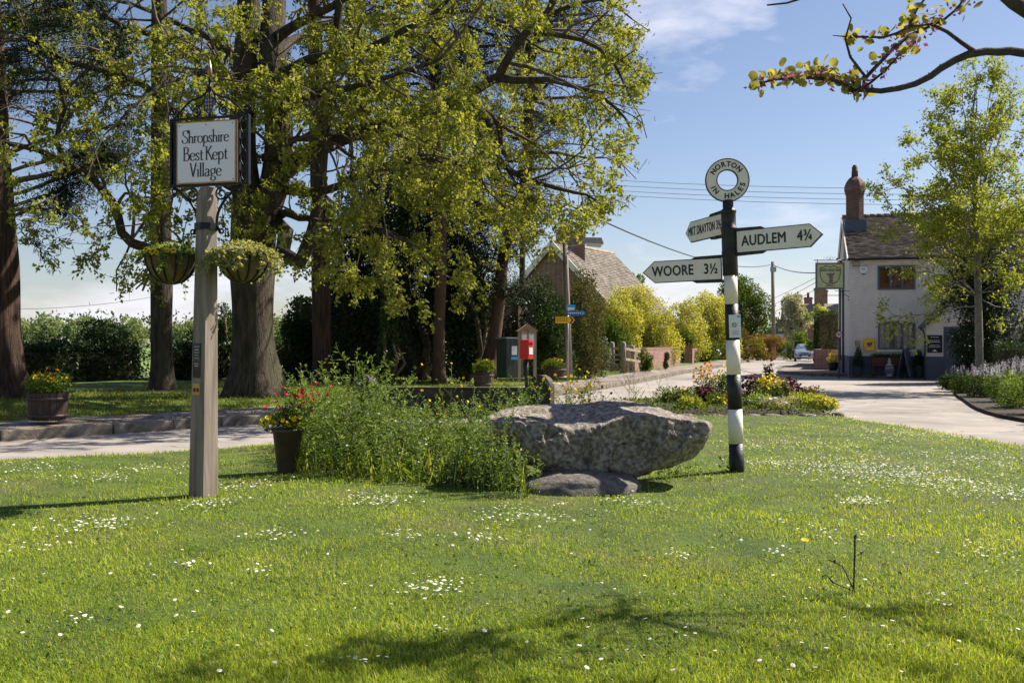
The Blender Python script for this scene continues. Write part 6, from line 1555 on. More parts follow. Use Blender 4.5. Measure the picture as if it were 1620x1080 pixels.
# chimney: stepped octagonal stack, corbelled head and pot
cu, cv_ = fac(1344, 300, -2.6)[0], 2.9
cu = .42; cz = 5.9
m = MB(); m.span((cu-.46, cv_-.46, 5.2), (cu+.46, cv_+.46, 6.95)); m.build('chimney_base', M_lead, pub)
m = MB(); pf = [(.40, 6.95), (.40, 8.1), (.43, 8.11), (.43, 8.2), (.455, 8.21), (.455, 8.28), (.48, 8.30), (.48, 8.48), (.44, 8.60), (.36, 8.74), (.27, 8.84), (.20, 8.90)]
m.lathe(pf, 8, (cu, cv_, 0), a0=R(22.5), sm=False); ch = m.build('chimney', brickmat('dark_red_brick', (.19, .075, .055), (.13, .055, .045), (.16, .13, .11)), pub)
m = MB(); m.lathe([(.15, 8.88), (.135, 9.15), (.145, 9.18), (.125, 9.2), (.13, 9.36), (.09, 9.38), (.09, 9.45)], 12, (cu, cv_, 0)); m.build('chimney_pot', mat('terracotta_pot', (.12, .05, .04), (.075, .035, .03), 9, .8), ch)
def window(par, u0, z0, u1, z1, sashes, rows, cols, arch=0.0, y=0.0, frame=.07, sill=True, M=None, pane_m=None, fm=None):
    fm = fm or M_bluepaint; f = MB()
    f.span((u0, y-.035, z0), (u0+frame, y+.05, z1)); f.span((u1-frame, y-.035, z0), (u1, y+.05, z1)); f.span((u0+frame, y-.033, z0), (u1-frame, y+.05, z0+frame)); f.span((u0+frame, y-.033, z1-frame), (u1-frame, y+.05, z1))
    if arch:
        n_ = 12; pts = [(u0+(u1-u0)*k/n_, z1+arch*(1-(2*k/n_-1)**2)) for k in range(n_+1)]; pl = [(u0, z1-.01)]+[(u1, z1-.01)]+list(reversed(pts)); f.prism(pl, y-.037, y+.04)
    W = (u1-u0-2*frame)/sashes
    for k in range(1, sashes): x = u0+frame+W*k; f.span((x-.05, y-.030, z0+frame), (x+.05, y+.05, z1-frame))
    fo = f.build('window', fm, par); b_ = MB()
    for k in range(sashes):
        xa = u0+frame+W*k+(.05 if k else 0); xb = u0+frame+W*(k+1)-(.05 if k < sashes-1 else 0)
        q = MB(); q.span((xa, y+.012, z0+frame), (xb, y+.02, z1-frame)); q.build('pane', pane_m or M_glass, fo)
        for c in range(1, cols): x = xa+(xb-xa)*c/cols; b_.span((x-.011, y-.012, z0+frame), (x+.011, y+.011, z1-frame))
        for r in range(1, rows): z = z0+frame+(z1-z0-2*frame)*r/rows; b_.span((xa, y-.010, z-.011), (xb, y+.0115, z+.011))
    if b_.v: b_.build('glazing_bars', fm, fo)
    if sill: s = MB(); s.span((u0-.06, y-.10, z0-.07), (u1+.06, y+.02, z0-.003)); s.build('sill', M_white, fo)
    return fo
M_pubpane = mat('curtained_glass', (.15, .035, .028), (.03, .012, .014), 3.0, .08, spec=.8)
u0, z0 = fac(1388.5, 458.5); u1, z1 = fac(1448, 419.5); window(pub, u0, z0, u1, z1, 3, 1, 1, y=-.02, pane_m=M_pubpane, sill=False)
u0, z0 = fac(1389, 553); u1, z1 = fac(1447.5, 511); window(pub, u0, z0, u1, z1, 3, 4, 2, arch=.09, y=-.02, pane_m=mat('glimmer_painted_glass', (.010, .010, .012), (.06, .05, .045), 5, .05, spec=.8))  # paler patches paint glimmers into the dark glass colour
window(pub, 5.9, 3.65, 7.4, 4.7, 3, 1, 1, y=-.02); window(pub, 5.9, 1.2, 7.4, 2.4, 3, 4, 2, y=-.02); window(pub, 9.6, 3.65, 11, 4.7, 3, 1, 1, y=-.02)
# gable side window and soil pipe
MB().tube([(-.07, 3.2, 0), (-.07, 3.2, 4.9)], .05, 8).build('drain_pipe', M_bluepaint, pub)
MB().tube(catmull([(-.07, 3.2, 4.9), (-.12, 3.2, 5.05), (-.35, 3.2, 5.3)], .1), .06, 8).build('cowl_pipe', M_lead, pub)
# porch
d = 1.15; ua = fac(1465, 500, d)[0]; ub = ua+2.15; uw = fac(1492.5, 500, d)[0]; um = (ua+ub)/2; ez = 2.10; rz_ = ez+1.25
m = MB(); m.add([(ua, -d, .92), (uw, -d, .92), (uw, -d, 2.15+.75*(uw-ua)*1.1), (ua, -d, 2.15)], [(0, 1, 2, 3)]); m.add([(ua, -d, .92), (ua, -d, 2.15), (ua, -.0, 2.15), (ua, -.0, .92)], [(0, 1, 2, 3)])
m.add([(uw, -d+.002, 2.12), (ub, -d+.002, 2.12), (um, -d+.002, rz_), (uw, -d+.002, 2.15+.75*(uw-ua)*1.1)], [(0, 1, 2, 3)]); m.build('porch_wall', M_pubwhite, pub)
m = MB(); m.span((ua-.015, -d-.015, -.05), (uw+.0, -.03, .92)); m.build('porch_plinth', M_pubblue, pub)
m = MB(); m.span((uw+.004, -d+.06, 0), (ub, -d+.12, 2.13)); dr = m.build('door', M_bluepaint, pub)
m = MB()
for k in range(2):
    for j in range(2): m.span((uw+.12+k*.62, -d+.045, .25+j*.9), (uw+.62+k*.62, -d+.059, 1.0+j*.9))
m.build('door_panels', M_bluepaint, dr)
m = MB()
for sg, xa in ((-1, ua-.16), (1, ub+.16)):
    y0_, y1_ = -d-.18, -.0; zlo = ez-.04
    V = [(xa, y0_, zlo), (um, y0_, rz_+.05), (um, y1_, rz_+.05), (xa, y1_, zlo), (xa, y0_, zlo+.07), (um, y0_, rz_+.12), (um, y1_, rz_+.12), (xa, y1_, zlo+.07)]
    m.add(V, [(0, 1, 2, 3), (4, 7, 6, 5), (0, 4, 5, 1), (0, 3, 7, 4), (3, 2, 6, 7)])
pr = m.build('porch_roof', M_tile, pub)
m = MB(); m.bar((ua-.16, -d-.2, ez+.02), (um, -d-.2, rz_+.08), .035, .22); m.bar((ub+.16, -d-.2, ez+.02), (um, -d-.2, rz_+.08), .035, .22); m.build('bargeboard', M_bluepaint, pr)
m = MB(); m.tube(catmull([(ua-.2, -d-.12, ez), (ua-.2, -d-.12, ez-.12), (ua-.06, -d-.06, ez-.3), (ua-.06, -d-.06, 0)], .1), .035, 8); m.build('downpipe', M_black, pr)
def on_facade(name, label, cat, px, py, off=.02, local=True):
    u, z = fac(px, py, off); w_ = pub_to_world(u, -off, z); return thing(name, label, cat, w_, rz=PA)
# alarm box, floodlight, defibrillator cabinet, small board, chalk board
r = on_facade('alarm_box', 'white shield-shaped alarm box high on the pub wall beside the upper window', 'alarm box', 1366, 428)
m = MB(); m.prism([(-.16, .12), (-.15, -.02), (-.07, -.12), (.07, -.12), (.15, -.02), (.16, .12), (.1, .16), (-.1, .16)], -.10, .0); b_ = m.build('case', M_paper, r)
m = MB(); m.prism([(-.09, -.10), (-.06, -.17), (.06, -.17), (.09, -.10)], -.09, 0); m.build('strobe_lens', M_blue, b_)
m = MB()
for k in range(3): m.span((-.07+k*.05, -.104, .03), (-.035+k*.05, -.101, .08))
m.build('printed_mark', M_blue, b_)
r = on_facade('floodlight', 'small square floodlight under the eaves at the pub corner', 'floodlight', 1354, 418)
m = MB(); m.span((-.13, -.20, -.1), (.13, -.08, .1)); b_ = m.build('housing', M_bluepaint, r, bevel=.01); MB().span((-.11, -.206, -.08), (.11, -.203, .08)).build('lens', M_concrete, b_)
MB().span((-.03, -.08, -.03), (.03, 0, .03)).build('bracket', M_bluepaint, r)
r = on_facade('defibrillator_cabinet', 'bright yellow defibrillator cabinet with a black heart on the pub wall', 'cabinet', 1375, 545)
m = MB(); m.span((-.21, -.18, -.25), (.21, 0, .25)); b_ = m.build('case', M_yellow, r, bevel=.03)
ht = [(0, -.10), (.09, 0), (.10, .06), (.06, .09), (.02, .08), (0, .05), (-.02, .08), (-.06, .09), (-.10, .06), (-.09, 0)]
m = MB(); m.prism(ht, -.186, -.183); m.prism([(.10, .07), (.12, .07), (.12, .09), (.14, .09), (.14, .11), (.12, .11), (.12, .13), (.10, .13), (.10, .11), (.08, .11), (.08, .09), (.10, .09)], -.186, -.183); m.build('heart_mark', M_letter, b_)
m = MB(); m.prism([(.02, .05), (-.02, 0), (.012, 0), (-.015, -.06), (.04, .012), (.008, .012)], -.1885, -.187); m.build('bolt_mark', M_yellow, b_)
MB().span((-.12, -.184, -.215), (.12, -.181, -.185)).build('printed_strip', M_white, b_)
r = on_facade('wall_notice', 'small square brown wooden notice on the pub wall left of the yellow cabinet', 'notice', 1356.5, 543)
MB().span((-.10, -.03, -.12), (.10, 0, .12)).build('board', M_wood, r, bevel=.005)
u, z = fac(1478.5, 544, d); w_ = pub_to_world(u, -d-.02, z); r = thing('menu_board', 'black chalk menu board with white writing on the porch pier', 'menu board', w_, rz=PA)
MB().span((-.28, -.03, -.35), (.28, 0, .35)).build('board', M_letter, r)
m = MB()
for k, (x, wd) in enumerate([(-.1, .3), (0, 0), (-.02, .36), (.0, .40), (0, 0), (-.03, .38), (.02, .42)]):
    if wd:
        q = 0
        while q < wd: ww = rnd.uniform(.03, .07); m.span((-wd/2+q, -.034, .26-k*.065), (-wd/2+min(q+ww, wd), -.031, .285-k*.065)); q += ww+.02
m.prism([(-.1, -.30), (.1, -.30), (.0, -.22)], -.034, -.031); m.build('chalk_writing', M_paper, r)
# hanging sign
wS = P(1313, 436.5, 42.3)
hs = thing('pub_sign', 'green square Hinds Head Inn hanging sign with a shield and deer head', 'pub sign', wS, rz=R(-4))
h = .565; wq = .60
m = MB(); m.span((-wq, -.04, -h), (wq, .04, h)); b_ = m.build('frame', mat('grey_sign_frame', (.16, .16, .15), rough=.6), hs)
mgreen = mat('sage_sign_face', (.56, .60, .32), (.50, .54, .28), 4, .5)
MB().span((-wq+.07, -.048, -h+.07), (wq-.07, -.042, h-.07)).build('face', mgreen, b_)
shp = [(-.42, .36), (-.30, .34), (-.17, .44), (-.02, .38), (0, .37), (.02, .38), (.17, .44), (.30, .34), (.42, .36)]
full = shp+[(.42, .12), (.38, -.10), (.28, -.26), (.12, -.33), (0, -.39), (-.12, -.33), (-.28, -.26), (-.38, -.10), (-.42, .12)]
m = MB(); L3 = [(x, -.052, z) for x, z in full]; m.tube(L3+[L3[0]], .014, 4); m.build('shield_outline', M_letter, b_)
m = MB(); text_to(m, 'HINDS HEAD INN', .155, TR(0, -.049, .235), .002, .004, sx=.70); text_to(m, 'FREE HOUSE', .07, TR(0, -.049, -.43), .002, .001); m.build('lettering', M_letter, b_)
deer = [(-.07, -.33), (.12, -.31), (.11, -.12), (.13, .02), (.22, .10), (.14, .12), (.10, .10), (.03, .135), (-.05, .10), (-.10, .115), (-.19, .12), (-.12, .04), (-.07, 0), (-.05, -.10), (-.01, -.16), (-.05, -.22)]
m = MB(); m.prism(list(deer), -.0515, -.049); m.build('deer_head', mat('taupe_print', (.22, .16, .145)), b_)
m = MB(); zt_ = h+.11
m.tube([(-.68, 0, zt_), (.75, 0, zt_)], .016, 6); m.tube([(-.60, 0, zt_-.055), (.62, 0, zt_-.055)], .010, 6)
for x in (-.52, .5): m.tube([(x, 0, h), (x, 0, zt_+.04)], .012, 6)
m.tube([(0, 0, zt_), (0, 0, zt_+.09)], .012, 6)
m.build('hanging_bar', M_iron, hs)
m = MB()
for sg in (-1, 1):
    m.tube(catmull([(0, 0, zt_+.02), (sg*.05, 0, zt_+.16), (sg*.14, 0, zt_+.10), (sg*.10, 0, zt_+.05)], .03), .005, 5); m.tube(catmull([(sg*.05, 0, zt_+.03), (sg*.2, 0, zt_+.12), (sg*.28, 0, zt_+.06)], .03), .005, 5)
m.build('scrollwork', M_iron, hs)
m = MB(); m.tube([(.42, 0, -h), (.42, 0, -3.57)], .045, 8); m.build('post', mat('brown_post', (.10, .07, .065), (.16, .12, .11), 8, .7), hs)
m = MB(); m.tube([(.20, 0, -h-.07), (.82, 0, -h-.07)], .012, 6); m.tube([(-.3, 0, -h-.26), (.55, 0, -h-.26)], .014, 6); m.tube(catmull([(.45, 0, -h-.1), (.62, 0, -h-.22), (.8, 0, -h-.34), (.82, 0, -h-.45), (.76, 0, -h-.46), (.76, 0, -h-.41)], .04), .014, 6); m.build('lower_bracket', M_iron, hs)
b = P(1327, 590, 41.6); b.z = .1
r = thing('speed_limit_sign', 'round thirty speed limit sign on a thin grey pole at the pub corner', 'road sign', b, rz=R(-8))
zs = EYE+(545-529)/FPX*41.6-.1
MB().tube([(0, 0, -.1), (0, 0, zs+.22)], .033, 8).build('pole', M_bluepaint, r)
m = MB(); Mr = TR(0, -.045, zs); annulus(m, .001, .15, 0, .01, 0, 32, M=Mr); pl_ = m.build('disc', M_paper, r)
m = MB(); annulus(m, .112, .152, -.004, 0, 0, 32, M=Mr); m.build('red_ring', mat('dull_red_ring', (.30, .03, .03), rough=.5), pl_)
m = MB(); text_to(m, '30', .16, TR(0, -.049, zs), .002, .004); m.build('number', M_letter, pl_)
# things standing in front of the pub
def at_pub(px, off): u, _ = fac(px, 590, off); return pub_to_world(u, -off, .10)
def topiary(name, label, w_, pr, ph, mt, cone):
    r = thing(name, label, 'potted shrub', w_, local=False); MB().lathe([(pr*.75, 0), (pr, ph), (pr*1.05, ph), (pr*.9, ph-.02), (.01, ph-.04)], 18, w_).build('pot', mt, r)
    LL = [(Vector((w_.x, w_.y, w_.z+ph+cone[1]*t)), Vector((cone[0]*(1-.8*t), cone[0]*(1-.8*t), cone[1]*.2))) for t in (.1, .25, .4, .55, .7, .85)]
    lump_leaves('foliage', LL, 2500, .045, LF_hedge, r)
topiary('conical_shrub_pot', 'clipped conical shrub in a grey pot below the yellow cabinet', at_pub(1358, .45), .19, .38, M_bluepaint, (.27, .80))
topiary('round_shrub_pot', 'dark rounded shrub in a galvanised bucket beside the porch', at_pub(1454, .55), .19, .42, M_steel, (.27, .62))
w_ = at_pub(1408, .35); r = thing('window_planter', 'long red-brown wooden planter on legs beneath the lower pub window', 'planter', w_, rz=PA)
for k in range(3): MB().span((-.72, -.2, .42+k*.12), (.72, .18, .53+k*.12)).build('plank', mat('red_brown_planter', (.12, .04, .025), (.08, .03, .02), 8, .7) if k == 0 else MATS['red_brown_planter'], r)
for x in (-.66, .66):
    for y in (-.15, .13): MB().span((x-.04, y-.04, -.05), (x+.04, y+.04, .43)).build('leg', M_darkwood, r)
LL = [(Vector((x, 0, .82)), Vector((.2, .16, .09))) for x in np.linspace(-.6, .6, 7)]; lump_leaves('foliage', LL, 1500, .05, LF_hedge, r)
w_ = at_pub(1407, .95); r = thing('metal_lantern', 'pale round metal lantern standing before the window planter', 'lantern', w_)
MB().lathe([(.13, 0), (.14, .04), (.10, .07), (.17, .14), (.19, .25), (.18, .36), (.12, .42)], 16).build('body', M_steel, r)
MB().lathe([(.155, .43), (.16, .46), (.07, .52), (.06, .56), (.08, .60), (.04, .66), (.05, .70), (.01, .76)], 14).build('cap', M_concrete, r)
MB().lathe([(.175, .16), (.196, .25), (.185, .33)], 16, caps=False).build('band', M_bluepaint, r)
w_ = at_pub(1433, .75); r = thing('chalk_a_board', 'folding blue-black chalk A-board leaning open in front of the lower window', 'A-board', w_, rz=PA+R(62))
for sg in (-1, 1):
    m = MB(); m.bar((0, sg*.26, 0), (0, sg*.03, 1.12), .02, .55) if False else m.add([(-.28, sg*.27, 0), (.28, sg*.27, 0), (.28, sg*.03, 1.12), (-.28, sg*.03, 1.12), (-.28, sg*.24, 0), (.28, sg*.24, 0), (.28, sg*.0, 1.12), (-.28, sg*.0, 1.12)], [(0, 1, 2, 3), (4, 7, 6, 5), (0, 4, 5, 1), (2, 6, 7, 3), (1, 5, 6, 2), (0, 3, 7, 4)])
    m.build('board', M_bluepaint, r)
MB().span((-.06, -.03, 1.12), (.06, .03, 1.24)).build('handle', M_steel, r)
# low brick wall and flowers at the pub's far side
def brick_wall(name, label, path, h, th=.24, z=.1, coping=M_brick, piers=()):
    r = thing(name, label, 'wall', (path[0][0], path[0][1], z), local=False); m = MB(); c = MB()
    for a, b_ in zip(path, path[1:]):
        a = Vector((*a, 0)); b_ = Vector((*b_, 0)); d = b_-a; q = (a+b_)/2; g = math.atan2(d.y, d.x)
        m.box((q.x, q.y, z+h/2-.1), (d.length, th, h+.2), rz=g)
        n = int(d.length/.24)
        for k in range(n): p = a.lerp(b_, (k+.5)/n); c.box((p.x, p.y, z+h+.05+rnd.uniform(-.006, .006)), (d.length/n-.012, th+.03, .10), rz=g)
    m.build('brickwork', M_brick, r); o = c.build('coping_bricks', M_brick, r); o['kind'] = 'stuff'
    for (x, y, ph) in piers: k = MB(); k.box((x, y, z+ph/2-.1), (.46, .46, ph+.2)); k.box((x, y, z+ph+.05), (.54, .54, .10)); k.build('pier', M_brick, r)
    return r
brick_wall('brick_wall', 'curved low brick wall beside the pub holding yellow flowers', [(17.4, 50.6), (16.2, 50.7), (15.75, 51.6), (16.6, 54), (17.4, 56.5)], .95, z=.1)
w_ = P(1318, 572, 49.6); w_.z = .12; r = thing('flower_trough', 'yellow-orange potted flowers in front of the low brick wall at the pub corner', 'planter', w_, local=False)
MB().lathe([(.2, 0), (.28, .4), (.26, .4), (.01, .36)], 14, w_).build('pot', M_barrel, r); spray(r, (w_.x, w_.y, w_.z+.38), .3, .45, 700, LF_gold, [(FL_orange, 16, 0, .2), (FL_yellow, 8, 0, 0)], .08, .10)
# street left side: brick garden wall, piers
kA = kerb_at(46.5, 2.3); kB = kerb_at(50, 2.35); kC = kerb_at(60.5, 2.4)
brick_wall('brick_garden_wall', 'long red brick garden wall under the golden bush', [(kA.x, kA.y), (kB.x, kB.y), (kerb_at(55, 2.4).x, kerb_at(55, 2.4).y), (kC.x, kC.y)], .95, z=.2)
kA = kerb_at(45.2, 2.15)
r = brick_wall('gate_pier', 'weathered brick pier at the near end of the brick garden wall', [(kA.x-.12, kA.y-.06), (kA.x+.16, kA.y+.12)], 1.05, th=.34, z=.2)
bush('ivy_clump', 'bright ivy spilling over the near end of the brick garden wall', 'ivy', 1008, 1034, 548, 586, 46.2, 1800, .10, LF_mid, nl=7, depth=.5, z0=.2, trunk=False)
bush('ivy_clump', 'ivy patch hanging on the middle of the brick garden wall', 'ivy', 1049, 1058, 553, 582, 50, 700, .09, LF_hedge, nl=5, depth=.3, z0=.2, trunk=False)
kA, kB = kerb_at(66, 2.6), kerb_at(71.5, 2.7)
brick_wall('driveway_wall', 'short brick wall with pier by the low hedge, just left of the striped signpost', [(kA.x, kA.y), (kB.x, kB.y)], .85, z=.2, piers=[(kA.x, kA.y, 1.05)])
kA, kB = kerb_at(88, 2.6), kerb_at(92, 2.7)
brick_wall('driveway_wall', 'short sunlit brick pier wall beside the domed shrub', [(kA.x, kA.y), (kB.x, kB.y)], 1.15, z=.2, piers=[(kA.x, kA.y, 1.3)])
kA, kB, kC = kerb_at(95, 2.6), kerb_at(103, 2.2), kerb_at(116, 1.6)
brick_wall('bend_wall', 'far brick wall curving round the bend toward the silver car', [(kA.x, kA.y), (kB.x, kB.y), (kC.x, kC.y)], 1.35, z=.2)

# ------------------------------------------------------------------ field gate
gp = P(986, 588, 43.5); gp.z = .2
g = thing('field_gate', 'pale five-barred wooden gate standing ajar between timber posts', 'gate', gp, rz=R(180-14))
Lg = 1.25
def gb(name, a, b_, w_, t_, par=g): m = MB(); m.bar(a, b_, t_, w_); m.build(name, M_wood, par)
gate_rot = [(0, .12), (0, .33), (0, .54), (0, .75), (0, 1.02)]
for _, z in gate_rot: gb('bar', (0.05, 0, z), (Lg, .45, z+.02), .09, .035)
gb('stile', (0.05, 0, .05), (.05, 0, 1.15), .08, .06) if False else MB().span((.02, -.04, .05), (.10, .04, 1.15)).build('stile', M_wood, g)
MB().span((Lg-.06, .41, .06), (Lg+.02, .49, 1.18)).build('stile', M_wood, g)
gb('brace', (.1, -.03, .12), (Lg*.95, .40, 1.0), .08, .03); gb('brace', (Lg*.5, .12, .1), (Lg*.5+.01, .13, 1.05), .06, .03)
for (px, Yp_, ht) in [(968, 45.5, 1.35), (986, 43.4, 1.35), (1000, 44.5, 1.2)]:
    b = P(px, 588, Yp_); b.z = .1; t_ = thing('gate_post', {968: 'squat timber gate post at the hinge side of the field gate', 986: 'thick round-topped timber post beside the open field gate', 1000: 'shorter timber post carrying the end of the rail by the brick wall'}[px], 'post', b)
    MB().lathe([(.13, 0), (.125, ht), (.09, ht+.06), (.01, ht+.09)], 10).build('shaft', M_greypost, t_)
a = P(986, 551, 43.4); b = P(1012, 556, 45.0); rl = thing('fence_rail', 'pale horizontal rail running from the gate post toward the brick wall', 'rail', a, local=False)
for z in (0, -.45): MB().bar(a+Vector((0, -.13, z)), b+Vector((0, -.1, z)), .05, .11).build('rail', M_wood, rl)
bush('cow_parsley', 'white-flowered cow parsley beside the field gate', 'wildflower', 946, 966, 535, 590, 43, 1200, .07, LF_mid, nl=8, depth=.3, z0=.2, m2=FL_white, trunk=False)

# ------------------------------------------------------------------ post box, notice board, cabinet, poles
Y = 26.0; b = P(833, 607, Y); pb = thing('post_box', 'small red post box on a black pole at the verge', 'post box', b, rz=R(-16))
zb = (607-568)/FPX*Y; hb_ = (568-537)/FPX*Y; wb = .095
MB().tube([(0, 0, -.1), (0, 0, zb)], .05, 10).build('pole', M_black, pb)
pr = [(-wb, 0), (wb, 0)]+[(wb*math.cos(R(a)), hb_-wb*.75+wb*.75*math.sin(R(a))) for a in range(0, 181, 15)]
m = MB(); V = [(x, -.16, zb+z) for x, z in pr]; m.prism([(x, zb+z) for x, z in pr], -.15, .15, M=Matrix.Rotation(R(62), 4, 'Z')); bx = m.build('box', M_red, pb, bevel=.012)
m = MB(); Mf = Matrix.Rotation(R(62), 4, 'Z') @ TR(0, -.155, 0); m.box((0, 0, zb+hb_*.78), (.15, .012, .025), M=Mf); m.build('slot', M_black, bx)
m = MB(); m.box((.0, 0, zb+hb_*.42), (.13, .012, .18), M=Mf); m.build('collection_plate', M_paper, bx)
m = MB(); m.box((0, -.012, zb+hb_*.87), (.18, .03, .02), M=Mf); m.build('hood', M_red, bx)
Y = 28.0; b = P(834, 597, Y); nb = thing('notice_board', 'timber parish notice board with a pitched roof and two glazed doors behind the post box', 'notice board', b, rz=R(12))
px2 = 1/FPX*Y; zt_ = (597-524)*px2; zb_ = (597-566)*px2; w_ = 12.5*px2
for x in (-w_, w_): MB().span((x-.04, -.04, -.1), (x+.04, .04, zt_)).build('post', M_wood, nb)
m = MB(); m.span((-w_+.04, -.07, zb_), (w_-.04, .06, zt_)); cb = m.build('case', M_darkwood, nb)
for sg in (-1, 1):
    xa, xb = (-.20, -.02) if sg < 0 else (.02, .20); k = w_/.24
    m = MB(); m.span((xa*k, -.085, zb_+.08), (xb*k, -.075, zt_-.06)); m.build('door_glass', mat('reflecting_glass', (.35, .38, .40), rough=.1, spec=.9) if sg < 0 else MATS['reflecting_glass'], cb)
    m = MB(); m.span((xa*k+.02, -.092, zb_+.35), (xb*k-.02, -.088, zt_-.10)); m.build('pinned_paper', M_paper, cb)
m = MB(); m.span((-.022, -.095, zb_), (.022, -.07, zt_)); m.span((-w_+.04, -.095, zt_-.06), (w_-.04, -.07, zt_)); m.span((-w_+.04, -.095, zb_), (w_-.04, -.07, zb_+.07)); m.build('door_frame', M_wood, cb)
m = MB(); m.prism([(-w_-.08, zt_), (w_+.08, zt_), (0, zt_+.21)], -.14, .14); m.build('roof', mat('cedar_roof', (.24, .14, .10), (.32, .20, .15), 9, .8), nb)
Y = 30; b = P(806, 592, Y); cb = thing('utility_cabinet', 'green streaked metal utility cabinet standing by the curved pine', 'cabinet', b, rz=R(28))
hq = 56/FPX*Y; m = MB(); m.span((-.28, -.33, -.1), (.30, .33, hq)); bx = m.build('case', mat('streaked_green_paint', (.018, .032, .024), (.055, .07, .055), 6, .6, .2, 20, stretch=(4, 4, .3)), cb, bevel=.02)
MB().span((-.30, -.35, hq+.002), (.32, .35, hq+.05)).build('lid', M_steel, cb)
MB().span((-.10, -.337, hq*.55), (.08, -.333, hq*.80)).build('label', M_paper, bx); MB().span((-.12, -.337, hq*.42), (.10, -.333, hq*.50)).build('lower_label', M_skyblue, bx)
Y = 31.0; b = P(901, 588, Y); lp = thing('lamp_pole', 'old wooden utility pole carrying a street lamp beside the verge', 'street lamp', b)
hp = (588-384)/FPX*Y; MB().tube([(0, 0, -.2), (-.07, 0, hp*.5), (-.14, 0, hp)], [.10, .09, .08], 10).build('pole', M_greypost, lp)
m = MB(); m.tube(catmull([(-.10, 0, hp-.12), (.15, -.02, hp-.08), (.55, -.06, hp+.0)], .1), .022, 6); m.tube([(-.10, 0, hp-.45), (.1, 0, hp-.1)], .015, 6); m.build('arm', M_steel, lp)
m = MB(); Ml = TR(.62, -.06, hp-.02) @ Matrix.Rotation(R(4), 4, 'Y') @ Matrix.Scale(1.35, 4); m.add([(-.2, -.09, 0), (.32, -.11, 0), (.32, .11, 0), (-.2, .09, 0), (-.16, -.06, .12), (.26, -.07, .14), (.26, .07, .14), (-.16, .06, .12)], [(3, 2, 1, 0), (4, 5, 6, 7), (0, 1, 5, 4), (1, 2, 6, 5), (2, 3, 7, 6), (3, 0, 4, 7)], M=Ml); lh = m.build('lamp_head', M_concrete, lp)
m = MB(); m.add([(-.1, -.08, -.002), (.3, -.09, -.002), (.3, .09, -.002), (-.1, .08, -.002), (-.06, -.05, -.07), (.26, -.06, -.08), (.26, .06, -.08), (-.06, .05, -.07)], [(0, 1, 2, 3), (4, 7, 6, 5), (0, 4, 5, 1), (1, 5, 6, 2), (2, 6, 7, 3), (3, 7, 4, 0)], M=Ml); m.build('lamp_lens', mat('frosted_lens', (.55, .57, .55), rough=.3), lh)
Y = 28.6; b = P(898, 595, Y); gp_ = thing('direction_sign_pole', 'thin grey pole with blue and yellow direction signs before the lamp pole', 'direction sign', b, rz=R(-3)); q = 1/FPX*Y
MB().tube([(0, 0, -.1), (0, 0, (595-482)*q)], .035, 8).build('pole', M_steel, gp_)
m = MB(); m.span((-.03, -.05, (595-491)*q), (.22, -.038, (595-482)*q)); s_ = m.build('blue_plate', M_skyblue, gp_); m = MB(); m.span((.0, -.054, (595-490)*q), (.19, -.051, (595-486.5)*q)); m.build('white_print', M_paper, s_)
za, zb2 = (595-499)*q, (595-491.5)*q; m = MB(); m.prism([(-.02, za), (.46, za), (.54, (za+zb2)/2), (.46, zb2), (-.02, zb2)], -.05, -.038); s_ = m.build('blue_arrow', M_blue, gp_)
m = MB()
for k in range(7): m.span((.02+k*.055, -.054, za+.055), (.055+k*.055, -.051, za+.085))
m.prism([(.42, za+.03), (.47, (za+zb2)/2), (.42, zb2-.03), (.40, zb2-.03), (.45, (za+zb2)/2), (.40, za+.03)], -.054, -.051); m.build('white_print', M_paper, s_)
za, zb2 = (595-512)*q, (595-500.5)*q; zc_ = (za+zb2)/2; m = MB(); m.prism([(-.36, za), (.27, za), (.36, zc_), (.27, zb2), (-.36, zb2)], -.058, -.046); s_ = m.build('yellow_arrow', M_black, gp_)
m = MB(); m.prism([(-.35, za+.01), (.05, za+.01), (.12, zc_), (.05, zb2-.01), (-.35, zb2-.01)], -.062, -.059); m.prism([(.10, za+.01), (.14, za+.01), (.21, zc_), (.14, zb2-.01), (.10, zb2-.01), (.17, zc_)], -.062, -.059); m.build('yellow_face', M_yellow, s_)
m = MB()
for r_ in range(2):
    for k in range(6): m.span((-.32+k*.055, -.065, zc_+.03-r_*.06), (-.285+k*.055, -.0625, zc_+.055-r_*.06))
m.build('black_print', M_letter, s_)
b = P(1222.5, 545, 90); up = thing('utility_pole', 'tall slim wooden utility pole beside the blossom tree', 'utility pole', b); hu = (545-414)/FPX*90
MB().tube([(0.1, 0, -2), (0, 0, hu)], [.19, .15], 10).build('pole', M_greypost, up); MB().box((0, -.2, hu-.7), (.5, .2, .45)).build('transformer', M_steel, up)
